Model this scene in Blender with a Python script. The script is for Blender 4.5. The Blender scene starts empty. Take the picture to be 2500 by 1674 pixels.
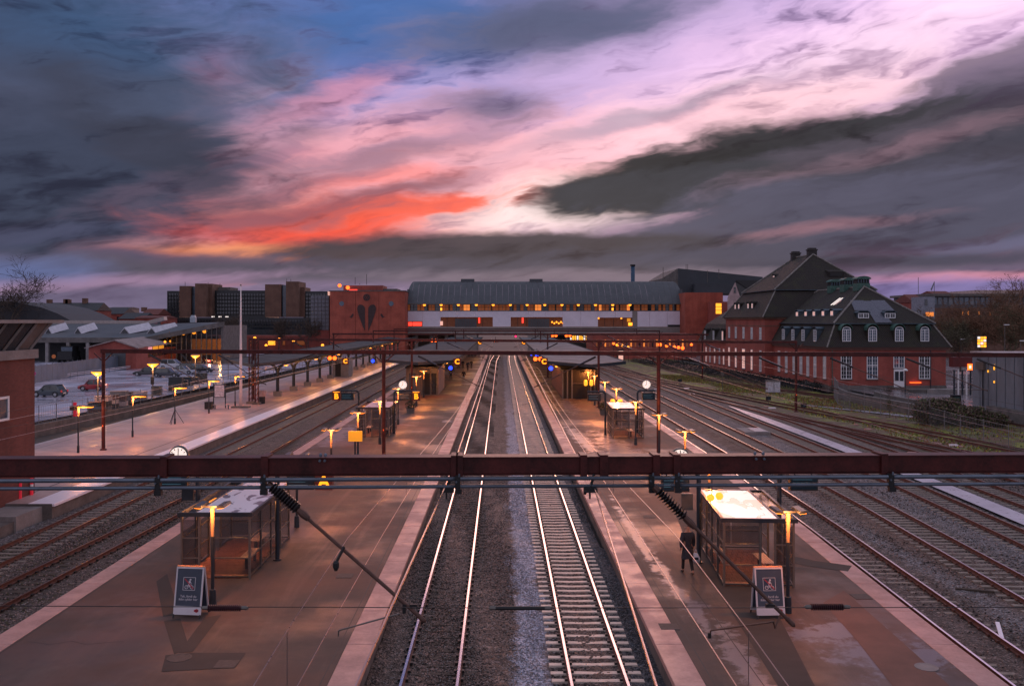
import bpy, math, random
import numpy as np
from mathutils import Vector, Matrix
R = math.radians
PI = math.pi
random.seed(7)
rng = np.random.default_rng(7)
sc = bpy.context.scene
col = sc.collection

# ------------------------------------------------------------------ camera
F = 2251.0; HX = 1224.0; HY = 784.0; CZ = 9.1
cam_d = bpy.data.cameras.new('camera')
cam = bpy.data.objects.new('camera', cam_d); col.objects.link(cam); sc.camera = cam
cam.location = (0, 0, CZ); cam.rotation_euler = (R(90), 0, 0)
cam_d.sensor_width = 36; cam_d.lens = F / 2500 * 36
cam_d.shift_x = (1250 - HX) / 2500; cam_d.shift_y = -(837 - HY) / 2500
cam_d.clip_start = 0.3; cam_d.clip_end = 6000

# ------------------------------------------------------------------ world: dusk sky with clouds, laid out by azimuth and elevation
world = bpy.data.worlds.new('World'); sc.world = world; world.use_nodes = True
class NT:
    def __init__(s, nt):
        s.nt = nt; s.n = nt.nodes; s.l = nt.links
    def new(s, t, **kw):
        n = s.n.new(t)
        for k, v in kw.items():
            setattr(n, k, v)
        return n
    def link(s, a, b):
        s.l.new(a, b)
    def _in(s, sock, v):
        if v is None: return
        if hasattr(v, 'is_linked') or isinstance(v, bpy.types.NodeSocket): s.l.new(v, sock)
        else: sock.default_value = v
    def math(s, op, a, b=None, c=None, clamp=False):
        n = s.n.new('ShaderNodeMath'); n.operation = op; n.use_clamp = clamp
        s._in(n.inputs[0], a)
        if b is not None: s._in(n.inputs[1], b)
        if c is not None: s._in(n.inputs[2], c)
        return n.outputs[0]
    def vmath(s, op, a, b=None):
        n = s.n.new('ShaderNodeVectorMath'); n.operation = op
        s._in(n.inputs[0], a)
        if b is not None: s._in(n.inputs[1], b)
        return n.outputs['Value'] if op in ('LENGTH', 'DOT_PRODUCT') else n.outputs[0]
    def mix(s, f, a, b, mode='MIX'):
        n = s.n.new('ShaderNodeMix'); n.data_type = 'RGBA'; n.blend_type = mode; n.clamp_factor = True
        s._in(n.inputs[0], f)
        for sk, v in ((n.inputs[6], a), (n.inputs[7], b)):
            if isinstance(v, (tuple, list)): v = (*v[:3], 1)
            s._in(sk, v)
        return n.outputs[2]
    def noise(s, vec, scale, detail=4, rough=.55, dist=0.0, w=None):
        n = s.n.new('ShaderNodeTexNoise')
        if vec is not None: s.l.new(vec, n.inputs['Vector'])
        n.inputs['Scale'].default_value = scale; n.inputs['Detail'].default_value = detail
        n.inputs['Roughness'].default_value = rough; n.inputs['Distortion'].default_value = dist
        return n
    def mapping(s, vec, loc=(0, 0, 0), rot=(0, 0, 0), scale=(1, 1, 1), kind='POINT'):
        n = s.n.new('ShaderNodeMapping'); n.vector_type = kind
        s.l.new(vec, n.inputs[0]); n.inputs[1].default_value = loc; n.inputs[2].default_value = rot; n.inputs[3].default_value = scale
        return n.outputs[0]
    def ramp(s, f, stops, interp='LINEAR'):
        n = s.n.new('ShaderNodeValToRGB'); n.color_ramp.interpolation = interp
        e = n.color_ramp.elements
        while len(e) < len(stops): e.new(0.5)
        for i, (p, c) in enumerate(stops):
            e[i].position = p
            if not isinstance(c, (tuple, list)): c = (c, c, c)
            e[i].color = (*c[:3], 1)
        s._in(n.inputs[0], f)
        return n.outputs[0]
    def mrange(s, v, a, b, c=0.0, d=1.0, smooth=False):
        n = s.n.new('ShaderNodeMapRange'); n.clamp = True
        if smooth: n.interpolation_type = 'SMOOTHSTEP'
        s._in(n.inputs[0], v)
        for i, x in enumerate((a, b, c, d)): n.inputs[i + 1].default_value = x
        return n.outputs[0]
def srgb(r, g, b):
    def f(c):
        c /= 255.0
        return c / 12.92 if c <= 0.04045 else ((c + 0.055) / 1.055) ** 2.4
    return (f(r), f(g), f(b))

def sky_nodes():
    nt = world.node_tree
    for n in list(nt.nodes): nt.nodes.remove(n)
    N = NT(nt)
    out = N.new('ShaderNodeOutputWorld'); bg = N.new('ShaderNodeBackground')
    tc = N.new('ShaderNodeTexCoord'); sep = N.new('ShaderNodeSeparateXYZ')
    N.link(tc.outputs['Generated'], sep.inputs[0])
    X, Y, Z = sep.outputs
    az = N.math('ARCTAN2', X, Y)
    hor = N.math('SQRT', N.math('ADD', N.math('MULTIPLY', X, X), N.math('MULTIPLY', Y, Y)))
    el = N.math('ARCTAN2', Z, hor)
    cmb = N.new('ShaderNodeCombineXYZ'); N.link(az, cmb.inputs[0]); N.link(el, cmb.inputs[1])
    P0 = cmb.outputs[0]
    # cloud-scale warps: broad swirls, then long streaks that rise to the right
    w1 = N.noise(P0, 5.0, 2, .55)
    ws = N.vmath('SCALE', N.vmath('SUBTRACT', w1.outputs['Color'], (.5, .5, .5)));
    ws.node.inputs['Scale'].default_value = .11
    w2 = N.noise(N.mapping(P0, rot=(0, 0, R(-12)), scale=(9, 34, 1)), 1.0, 4, .6)
    ws2 = N.vmath('MULTIPLY', N.vmath('SUBTRACT', w2.outputs['Color'], (.5, .5, .5)), (.10, .030, 0))
    amp = N.mrange(el, 0.02, .22, .25, 1.0)
    wa = N.new('ShaderNodeVectorMath', operation='SCALE'); N.link(N.vmath('ADD', N.vmath('MULTIPLY', ws, (1, .5, 0)), ws2), wa.inputs[0]); N.link(amp, wa.inputs['Scale'])
    P1 = N.vmath('ADD', P0, wa.outputs[0])
    P1f = N.mapping(P1, rot=(0, 0, R(-11)), scale=(1, 1, 0))
    strk = N.noise(N.mapping(P1f, scale=(4.0, 17.0, 1)), 1.0, 5, .62, .35).outputs['Fac']
    fine = N.noise(N.mapping(P1f, scale=(14.0, 60.0, 1)), 1.0, 3, .6, .3).outputs['Fac']
    big = N.noise(N.mapping(P1f, scale=(2.6, 6.5, 1)), 1.0, 3, .55, .4).outputs['Fac']
    sn = N.math('ADD', N.math('MULTIPLY', N.math('SUBTRACT', strk, .5), 3.6), N.math('MULTIPLY', N.math('SUBTRACT', fine, .5), 2.3))
    puff = N.noise(N.mapping(P0, scale=(6, 15, 1)), 1.0, 5, .62, .8).outputs['Fac']
    pn = N.math('MULTIPLY', N.math('SUBTRACT', puff, .5), 3.2)
    # the sky behind everything
    elr = N.mrange(el, -0.02, 1.4)
    base = N.ramp(elr, [(0.0, srgb(110, 104, 130)), (.04, srgb(108, 96, 122)), (.075, srgb(120, 98, 116)), (.115, srgb(222, 168, 180)), (.17, srgb(205, 175, 205)), (.235, srgb(120, 130, 185)), (.30, srgb(66, 100, 152)), (.6, srgb(70, 92, 140)), (1, srgb(60, 80, 125))])
    c = base
    def ae(x, y):
        a = math.atan((x - HX) / F); e = math.atan((HY - y) / F * math.cos(a)); return a, e
    def blob(c, x, y, rx, ry, rot, colr, op=1.0, soft=.55, k=.35, tex=None, mode='MIX'):
        a, e = ae(x, y)
        m = N.mapping(P1, loc=(a, e, 0), rot=(0, 0, R(rot)), scale=(rx / F, ry / F, 1), kind='TEXTURE')
        ln = N.vmath('LENGTH', m)
        ln = N.math('MULTIPLY_ADD', tex if tex is not None else sn, k, ln)
        f = N.mrange(ln, 1 - soft, 1 + soft, op, 0.0, True)
        return N.mix(f, c, srgb(*colr), mode)
    B = blob
    # light first
    c = B(c, 1500, 60, 700, 260, 0, (160, 145, 190), .9)
    c = B(c, 1020, 110, 420, 170, -8, (66, 102, 160), .95, .6)
    c = B(c, 980, 260, 330, 120, 10, (108, 122, 184), .8, .6)
    c = B(c, 1700, 170, 700, 180, 14, (205, 176, 222), .95, .6)
    c = B(c, 1650, 340, 760, 180, 14, (232, 190, 224), .85, .6)
    c = B(c, 2350, 70, 560, 130, 16, (244, 204, 244), 1, .6)
    c = B(c, 1950, 215, 520, 90, 15, (248, 212, 236), .9, .6)
    c = B(c, 1050, 330, 420, 110, 14, (180, 158, 205), .8, .6)
    c = B(c, 1380, 420, 560, 105, 12, (255, 196, 206), .95, .6)
    c = B(c, 1080, 400, 260, 34, 10, (255, 206, 214), .8, .7, .6)
    c = B(c, 1250, 455, 300, 28, 8, (250, 150, 150), .7, .7, .6)
    c = B(c, 1900, 285, 360, 60, 13, (252, 205, 215), .8, .6)
    c = B(c, 850, 410, 460, 110, 8, (238, 168, 180), .95, .6)
    c = B(c, 560, 495, 350, 85, 6, (226, 128, 134), .95, .6)
    c = B(c, 820, 455, 330, 45, 4, (250, 185, 200), .85, .6)
    c = B(c, 720, 555, 470, 72, 4, (240, 112, 100), 1, .6, .7)
    c = B(c, 620, 500, 260, 22, 10, (255, 150, 140), .8, .8, .7)
    c = B(c, 900, 440, 200, 16, 6, (255, 140, 132), .75, .8, .7)
    c = B(c, 1340, 497, 300, 62, 6, (255, 228, 226), 1, .6)
    c = B(c, 820, 545, 300, 42, 9, (245, 84, 62), .9, .7, 1.0)
    c = B(c, 470, 575, 150, 34, 0, (240, 98, 90), .85, .6)
    c = B(c, 640, 612, 300, 22, -1, (255, 156, 112), 1, .5, .2)
    c = B(c, 330, 592, 190, 16, 5, (214, 150, 160), .8, .7)
    c = B(c, 800, 250, 190, 34, 20, (214, 140, 160), .65, .7)
    c = B(c, 525, 180, 60, 36, 30, (190, 110, 130), .5, .9)
    c = B(c, 420, 548, 170, 18, 8, (236, 104, 96), .85, .8, .7)
    c = B(c, 960, 512, 260, 24, 7, (248, 104, 82), .85, .8, 1.1)
    # dark cloud masses
    c = B(c, 700, 470, 200, 18, 12, (150, 98, 116), .7, .9, .9)
    c = B(c, 1050, 360, 260, 16, 12, (156, 128, 156), .65, .9, .9)
    c = B(c, 1550, 300, 300, 16, 13, (170, 142, 166), .6, .9, .9)
    c = B(c, 620, 400, 200, 24, 20, (140, 112, 140), .6, .9, .9)
    c = B(c, 80, 260, 520, 330, -8, (58, 68, 90), .97, .45, .45, pn)
    c = B(c, 330, 90, 330, 90, 0, (60, 90, 130), .55, .8)
    c = B(c, 110, 455, 330, 150, 6, (60, 66, 86), .96, .45, .5, pn)
    c = B(c, 370, 345, 230, 62, -26, (58, 60, 76), .92, .6, .5)
    c = B(c, 110, 565, 190, 26, 4, (72, 74, 98), .85, .6, .5)
    c = B(c, 420, 245, 160, 42, 5, (72, 80, 104), .7, .8, .5)
    c = B(c, 350, 470, 120, 26, 18, (96, 80, 98), .6, .9, .9)
    c = B(c, 900, 405, 200, 22, 10, (150, 112, 130), .75, .8, .9)
    c = B(c, 970, 468, 220, 18, 12, (136, 86, 98), .85, .8, .9)
    c = B(c, 690, 528, 210, 22, 6, (146, 88, 98), .8, .9, 1.1)
    c = B(c, 820, 595, 140, 16, 8, (150, 80, 82), .6, .9, .6)
    c = B(c, 1180, 270, 140, 38, 8, (108, 98, 126), .85, .8, .6)
    c = B(c, 1320, 70, 300, 62, 8, (88, 92, 120), .9, .8, .5)
    c = B(c, 1420, 40, 200, 40, 5, (84, 90, 118), .7, .8, .5)
    c = B(c, 1650, 265, 200, 15, 14, (176, 160, 178), .55, .9, .6)
    c = B(c, 2440, 200, 260, 62, 14, (96, 86, 104), .85, .5, .45)
    c = B(c, 2480, 260, 330, 60, 8, (80, 76, 92), .9, .5, .4)
    c = B(c, 1860, 395, 520, 76, 9, (58, 56, 62), 1, .24, .28)
    c = B(c, 1700, 425, 330, 50, 7, (48, 47, 52), .9, .4, .3)
    c = B(c, 2350, 425, 600, 120, 6, (62, 62, 74), .98, .28, .35)
    c = B(c, 2250, 330, 420, 38, 10, (84, 76, 88), .85, .5, .5)
    c = B(c, 1640, 455, 280, 42, 3, (60, 60, 68), .95, .32, .3)
    c = B(c, 2050, 540, 620, 90, 5, (82, 80, 98), .95, .4, .4)
    c = B(c, 2250, 345, 260, 16, 11, (150, 115, 128), .45, .9, .7)
    c = B(c, 1300, 618, 640, 54, 0, (70, 64, 72), .98, .2, .16)
    c = B(c, 1900, 610, 600, 30, 2, (78, 76, 94), .8, .7, .5)
    c = B(c, 340, 645, 460, 30, 1, (84, 80, 102), .9, .5, .4)
    c = B(c, 1000, 664, 1100, 24, 0, (84, 78, 92), .92, .6, .5)
    c = B(c, 2000, 648, 560, 18, 2, (70, 68, 84), .9, .6, .5)
    c = B(c, 2000, 560, 180, 12, 6, (170, 120, 130), .5, .9, .8)
    c = B(c, 2400, 590, 200, 12, 5, (110, 108, 138), .5, .9, .8)
    # low bands over the roofs
    c = B(c, 2310, 676, 230, 10, 3, (226, 146, 160), .85, .8, .7)
    c = B(c, 2250, 705, 330, 26, 1, (128, 116, 168), .85, .7, .3)
    c = B(c, 1500, 672, 500, 15, 0, (132, 116, 130), .7, .7, .6)
    c = B(c, 220, 690, 330, 14, 4, (158, 128, 156), .8, .8, .6)
    c = B(c, 40, 660, 150, 26, 0, (98, 112, 160), .7, .8, .4)
    # outside the view: unseen broken cloud, brightened and cooled to light walls and ground
    am = N.mrange(N.math('ABSOLUTE', az), .62, 1.0)
    hm = N.mrange(el, .42, .62)
    om = N.math('MAXIMUM', am, hm)
    bc = N.mrange(big, .42, .62, 0, 1, True)
    lo = N.ramp(N.mrange(el, 0, 1.2), [(0, srgb(186, 178, 200)), (.25, srgb(206, 198, 216)), (1, srgb(186, 192, 216))])
    oc = N.mix(N.math('MULTIPLY', bc, .8), lo, srgb(122, 122, 138))
    c = N.mix(om, c, oc)
    # fine streaking over all of it
    c = N.mix(N.mrange(sn, .05, .85, 0, .75, True), c, (.42, .36, .44), 'MULTIPLY')
    c = N.mix(N.mrange(pn, .1, .9, 0, .55, True), c, (.62, .58, .64), 'MULTIPLY')
    st = N.math('MULTIPLY_ADD', sn, -.16, 1.0)
    cs = N.new('ShaderNodeVectorMath', operation='SCALE'); N.link(c, cs.inputs[0]); N.link(st, cs.inputs['Scale'])
    c = cs.outputs[0]
    below = N.mrange(el, -0.03, 0.0)
    c = N.mix(below, srgb(70, 62, 70), c)
    sk = N.new('ShaderNodeTexSky', sky_type='NISHITA', sun_disc=False); sk.sun_elevation = SUN_EL; sk.sun_rotation = SUN_AZ
    s2 = N.new('ShaderNodeVectorMath', operation='SCALE'); N.link(sk.outputs[0], s2.inputs[0]); s2.inputs['Scale'].default_value = .0004
    add = N.vmath('ADD', c, s2.outputs[0])
    N.link(add, bg.inputs[0]); bg.inputs[1].default_value = SKY
    N.link(bg.outputs[0], out.inputs[0])
SUN_EL = R(9.0); SUN_AZ = R(6.0); SKY = 1.0
sky_nodes()
world.cycles.sampling_method = 'MANUAL'; world.cycles.sample_map_resolution = 512
sun_d = bpy.data.lights.new('sun', 'SUN'); sun = bpy.data.objects.new('sun', sun_d); col.objects.link(sun)
sun_d.energy = .55; sun_d.angle = R(24); sun_d.color = (1, .50, .38)
sun.rotation_euler = Vector((math.sin(SUN_AZ) * math.cos(SUN_EL), math.cos(SUN_AZ) * math.cos(SUN_EL), math.sin(SUN_EL))).to_track_quat('Z', 'Y').to_euler()
vs = sc.view_settings
sc.display_settings.display_device = 'sRGB'
vs.view_transform = 'Standard'; vs.look = 'None'; vs.exposure = 0.12; vs.gamma = 1.0; vs.use_curve_mapping = False

# ------------------------------------------------------------------ helpers
def G(x, y, z=0.0):
    """point of the photograph (2500 px wide) on the level plane at height z"""
    Y = (CZ - z) * F / (y - HY); return ((x - HX) * Y / F, Y)
def V(x, y, Y):
    """point of the photograph at distance Y"""
    return Vector(((x - HX) * Y / F, Y, CZ - (y - HY) * Y / F))

class MB:
    def __init__(s): s.v = []; s.f = []; s.m = []; s.cur = 0; s.M = None
    def add(s, vs, fs):
        b = len(s.v)
        for p in vs:
            p = Vector(p)
            s.v.append(tuple(s.M @ p) if s.M is not None else tuple(p))
        for f in fs: s.f.append(tuple(b + i for i in f)); s.m.append(s.cur)
        return s
    def box(s, x0, y0, z0, x1, y1, z1):
        vs = [(x0, y0, z0), (x1, y0, z0), (x1, y1, z0), (x0, y1, z0), (x0, y0, z1), (x1, y0, z1), (x1, y1, z1), (x0, y1, z1)]
        return s.add(vs, [(0, 3, 2, 1), (4, 5, 6, 7), (0, 1, 5, 4), (1, 2, 6, 5), (2, 3, 7, 6), (3, 0, 4, 7)])
    def cbox(s, c, d): 
        return s.box(c[0] - d[0] / 2, c[1] - d[1] / 2, c[2] - d[2] / 2, c[0] + d[0] / 2, c[1] + d[1] / 2, c[2] + d[2] / 2)
    def bar(s, p, q, w, h, up=(0, 0, 1)):
        p = Vector(p); q = Vector(q); d = (q - p)
        if d.length < 1e-6: return s
        d.normalize(); u = Vector(up)
        if abs(d.dot(u)) > .98: u = Vector((0, 1, 0))
        a = d.cross(u).normalized() * (w / 2); b = a.cross(d).normalized() * (h / 2)
        vs = [p - a - b, p + a - b, p + a + b, p - a + b, q - a - b, q + a - b, q + a + b, q - a + b]
        return s.add(vs, [(0, 1, 2, 3), (7, 6, 5, 4), (0, 4, 5, 1), (1, 5, 6, 2), (2, 6, 7, 3), (3, 7, 4, 0)])
    def tube(s, p, q, r, r2=None, n=8, caps=True):
        p = Vector(p); q = Vector(q); r2 = r if r2 is None else r2
        d = (q - p).normalized(); u = Vector((0, 0, 1)) if abs(d.z) < .9 else Vector((1, 0, 0))
        a = d.cross(u).normalized(); b = a.cross(d)
        vs = []
        for c, rr in ((p, r), (q, r2)):
            for i in range(n):
                t = 2 * PI * i / n; vs.append(c + (a * math.cos(t) + b * math.sin(t)) * rr)
        fs = [(i, (i + 1) % n, n + (i + 1) % n, n + i) for i in range(n)]
        if caps: fs += [tuple(range(n - 1, -1, -1)), tuple(range(n, 2 * n))]
        return s.add(vs, fs)
    def path(s, pts, r, n=6):
        for a, b in zip(pts[:-1], pts[1:]): s.tube(a, b, r, n=n)
        return s
    def lathe(s, c, prof, n=12, axis=(0, 0, 1), caps=True):
        c = Vector(c); d = Vector(axis).normalized(); u = Vector((0, 0, 1)) if abs(d.z) < .9 else Vector((1, 0, 0))
        a = d.cross(u).normalized(); b = a.cross(d); vs = []
        for r, h in prof:
            for i in range(n):
                t = 2 * PI * i / n; vs.append(c + d * h + (a * math.cos(t) + b * math.sin(t)) * r)
        fs = []
        for k in range(len(prof) - 1):
            for i in range(n): fs.append((k * n + i, k * n + (i + 1) % n, (k + 1) * n + (i + 1) % n, (k + 1) * n + i))
        if caps: fs += [tuple(range(n - 1, -1, -1)), tuple((len(prof) - 1) * n + i for i in range(n))]
        return s.add(vs, fs)
    def prism(s, poly, off):
        """closed polygon of 3-D points pushed along off"""
        n = len(poly); off = Vector(off); vs = [Vector(p) for p in poly] + [Vector(p) + off for p in poly]
        return s.add(vs, [tuple(range(n - 1, -1, -1)), tuple(range(n, 2 * n))] + [(i, (i + 1) % n, n + (i + 1) % n, n + i) for i in range(n)])
    def quad(s, a, b, c, d): return s.add([a, b, c, d], [(0, 1, 2, 3)])
    def slab(s, pts, t):
        """sheet of 3-D points with thickness t downwards"""
        return s.prism(pts, (0, 0, -t))
    def build(s, name, mats, parent=None, smooth=False, world=False, label=None, kind=None):
        me = bpy.data.meshes.new(name)
        vs = s.v
        if world and parent is not None:
            Mi = (Matrix.Translation(parent.location) @ Matrix.Rotation(parent.rotation_euler.z, 4, 'Z')).inverted()
            vs = [tuple(Mi @ Vector(p)) for p in vs]
        me.from_pydata(vs, [], s.f)
        if not isinstance(mats, (list, tuple)): mats = [mats]
        for m in mats: me.materials.append(m)
        if len(mats) > 1: me.polygons.foreach_set('material_index', s.m)
        if smooth: me.polygons.foreach_set('use_smooth', [True] * len(me.polygons))
        me.update()
        o = bpy.data.objects.new(name, me); col.objects.link(o)
        if parent is not None: o.parent = parent
        if label: o['label'] = label
        if kind: o['kind'] = kind
        return o
def nparr(name, V_, F_, mats, parent=None, smooth=False, mi=None):
    me = bpy.data.meshes.new(name); V_ = np.asarray(V_, 'f'); F_ = np.asarray(F_, 'i')
    k = F_.shape[1]
    me.vertices.add(len(V_)); me.vertices.foreach_set('co', V_.ravel())
    me.loops.add(F_.size); me.loops.foreach_set('vertex_index', F_.ravel())
    me.polygons.add(len(F_)); me.polygons.foreach_set('loop_start', np.arange(0, F_.size, k, dtype='i'))
    me.polygons.foreach_set('loop_total', np.full(len(F_), k, 'i'))
    if smooth: me.polygons.foreach_set('use_smooth', np.ones(len(F_), bool))
    if not isinstance(mats, (list, tuple)): mats = [mats]
    for m in mats: me.materials.append(m)
    if mi is not None: me.polygons.foreach_set('material_index', np.asarray(mi, 'i'))
    me.update(calc_edges=True)
    o = bpy.data.objects.new(name, me); col.objects.link(o)
    if parent is not None: o.parent = parent
    return o
def thing(name, label, cat, loc=(0, 0, 0), rz=0.0, group=None):
    o = bpy.data.objects.new(name, None); col.objects.link(o); o.empty_display_size = .3
    o.location = loc; o.rotation_euler = (0, 0, rz); o['label'] = label; o['category'] = cat
    if group: o['group'] = group
    return o
def tag(o, label, cat, group=None, kind=None):
    o['label'] = label; o['category'] = cat
    if group: o['group'] = group
    if kind: o['kind'] = kind
    return o
def struct(o): o['kind'] = 'structure'; return o
def dup(src, loc, rz, label, group=None, scale=None):
    def cp(o, parent):
        c = o.copy(); col.objects.link(c); c.parent = parent
        for ch in o.children: cp(ch, c)
        return c
    r = cp(src, None); r.location = loc; r.rotation_euler = (0, 0, rz); r['label'] = label
    if group: r['group'] = group
    if scale: r.scale = scale
    return r
def inst(src_me, name, parent, loc, rz=0, scale=None):
    o = bpy.data.objects.new(name, src_me); col.objects.link(o); o.parent = parent
    o.location = loc; o.rotation_euler = (0, 0, rz)
    if scale: o.scale = scale
    return o
def point_light(parent, loc, power, color=(1, .45, .12), r=.12, spot=None, name='lamp_light'):
    d = bpy.data.lights.new(name, 'SPOT' if spot else 'POINT'); d.energy = power; d.color = color; d.shadow_soft_size = r
    if spot: d.spot_size = R(spot); d.spot_blend = .8
    o = bpy.data.objects.new(name, d); col.objects.link(o); o.parent = parent; o.location = loc
    return o
def text_mesh(txt, size, depth, name, mat, parent, loc, rot, align='CENTER', bold=0.0):
    cu = bpy.data.curves.new(name, 'FONT'); cu.body = txt; cu.size = size; cu.extrude = depth / 2; cu.align_x = align; cu.align_y = 'CENTER'; cu.offset = bold
    cu.space_line = .9; cu.resolution_u = 3
    t = bpy.data.objects.new('tmp', cu); col.objects.link(t)
    bpy.context.view_layer.update()
    me = bpy.data.meshes.new_from_object(t.evaluated_get(bpy.context.evaluated_depsgraph_get()))
    bpy.data.objects.remove(t); me.materials.clear(); me.materials.append(mat); me.name = name
    o = bpy.data.objects.new(name, me); col.objects.link(o); o.parent = parent; o.location = loc; o.rotation_euler = rot
    return o
def pl(pts):
    """piecewise-linear X(Y)"""
    pts = sorted(pts); ys = [p[0] for p in pts]; xs = [p[1] for p in pts]
    return lambda y: float(np.interp(y, ys, xs))

# ------------------------------------------------------------------ materials
def mat(name, base, rough=.7, metal=0.0, var=.25, vscale=1.5, bump=0.0, bscale=30, base2=None, wet=0.0, wscale=.25, spec=.5, emit=None, estr=0, detail=6, stretch=(1, 1, 1), coat=0):
    m = bpy.data.materials.new(name); m.use_nodes = True; nt = m.node_tree; N = NT(nt)
    b = nt.nodes['Principled BSDF']
    geo = N.new('ShaderNodeNewGeometry'); pos = geo.outputs['Position']
    p = N.mapping(pos, scale=stretch)
    n1 = N.noise(p, vscale, detail, .6).outputs['Fac']; n2 = N.noise(p, vscale * 9, 4, .65).outputs['Fac']
    f = N.math('ADD', N.math('MULTIPLY', N.math('SUBTRACT', n1, .5), 2.4), N.math('MULTIPLY', N.math('SUBTRACT', n2, .5), 1.3))
    f = N.math('ADD', f, .5, clamp=True)
    b2 = base2 if base2 else tuple(min(1, c * (1 + var)) for c in base)
    b1 = tuple(c * (1 - var) for c in base) if not base2 else base
    c = N.mix(f, b1, b2)
    N.link(c, b.inputs['Base Color'])
    b.inputs['Metallic'].default_value = metal; b.inputs['Specular IOR Level'].default_value = spec
    if wet > 0:
        w = N.mrange(N.noise(pos, wscale, 4, .6).outputs['Fac'], .42, .60, 0, 1, True)
        rr = N.mrange(w, 0, 1, rough, max(.08, rough - wet))
        N.link(N.math('ADD', rr, N.math('MULTIPLY', N.math('SUBTRACT', n2, .5), .15)), b.inputs['Roughness'])
    else:
        N.link(N.math('ADD', rough, N.math('MULTIPLY', N.math('SUBTRACT', n2, .5), .22)), b.inputs['Roughness'])
    if bump:
        bn = N.new('ShaderNodeBump'); bn.inputs['Strength'].default_value = bump; bn.inputs['Distance'].default_value = .02
        nn = N.noise(pos, bscale, 4, .6).outputs['Fac']; N.link(nn, bn.inputs['Height']); N.link(bn.outputs[0], b.inputs['Normal'])
    if emit is not None:
        b.inputs['Emission Color'].default_value = (*emit, 1); b.inputs['Emission Strength'].default_value = estr
    if coat: b.inputs['Coat Weight'].default_value = coat; b.inputs['Coat Roughness'].default_value = .08
    m['N'] = 0
    return m
def emis(name, c, s):
    m = bpy.data.materials.new(name); m.use_nodes = True; b = m.node_tree.nodes['Principled BSDF']
    b.inputs['Base Color'].default_value = (*[x * .5 for x in c], 1); b.inputs['Emission Color'].default_value = (*c, 1); b.inputs['Emission Strength'].default_value = s
    return m
def brick_mat(name, c1, c2, mortar, scale=1.0, axis='Y', rough=.85, w=.23, h=.075):
    m = mat(name, c1, rough, var=.2); nt = m.node_tree; N = NT(nt); b = nt.nodes['Principled BSDF']
    geo = N.new('ShaderNodeNewGeometry'); sp = N.new('ShaderNodeSeparateXYZ'); N.link(geo.outputs['Position'], sp.inputs[0])
    cb = N.new('ShaderNodeCombineXYZ'); N.link(N.math('ADD', sp.outputs[0], sp.outputs[1]), cb.inputs[0]); N.link(sp.outputs[2], cb.inputs[1])
    br = N.new('ShaderNodeTexBrick'); N.link(cb.outputs[0], br.inputs['Vector'])
    br.inputs['Scale'].default_value = 1.0; br.inputs['Brick Width'].default_value = w; br.inputs['Row Height'].default_value = h; br.inputs['Mortar Size'].default_value = .008
    br.inputs['Color1'].default_value = (*c1, 1); br.inputs['Color2'].default_value = (*c2, 1); br.inputs['Mortar'].default_value = (*mortar, 1)
    n1 = N.noise(geo.outputs['Position'], .35, 5, .6).outputs['Fac']
    dirt = N.mix(N.mrange(n1, .35, .7), (1.0, 1.0, 1.0), (.62, .6, .62))
    st = N.noise(N.mapping(geo.outputs['Position'], scale=(1.6, 1.6, .12)), 1.0, 4).outputs['Fac']
    dirt2 = N.mix(N.mrange(st, .45, .75, 0, .35), (1, 1, 1), (.5, .5, .5))
    c = N.mix(1.0, N.mix(1.0, br.outputs['Color'], dirt, 'MULTIPLY'), dirt2, 'MULTIPLY')
    N.link(c, b.inputs['Base Color'])
    return m
def glass_mat(name, tint, alpha, rough=.05):
    m = bpy.data.materials.new(name); m.use_nodes = True; nt = m.node_tree; N = NT(nt); b = nt.nodes['Principled BSDF']
    b.inputs['Base Color'].default_value = (*tint, 1); b.inputs['Roughness'].default_value = rough
    tr = N.new('ShaderNodeBsdfTransparent'); tr.inputs[0].default_value = (.92, .93, .95, 1)
    mx = N.new('ShaderNodeMixShader'); mx.inputs[0].default_value = alpha
    out = nt.nodes['Material Output']; N.link(tr.outputs[0], mx.inputs[1]); N.link(b.outputs[0], mx.inputs[2]); N.link(mx.outputs[0], out.inputs[0])
    return m
M = {}
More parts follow.
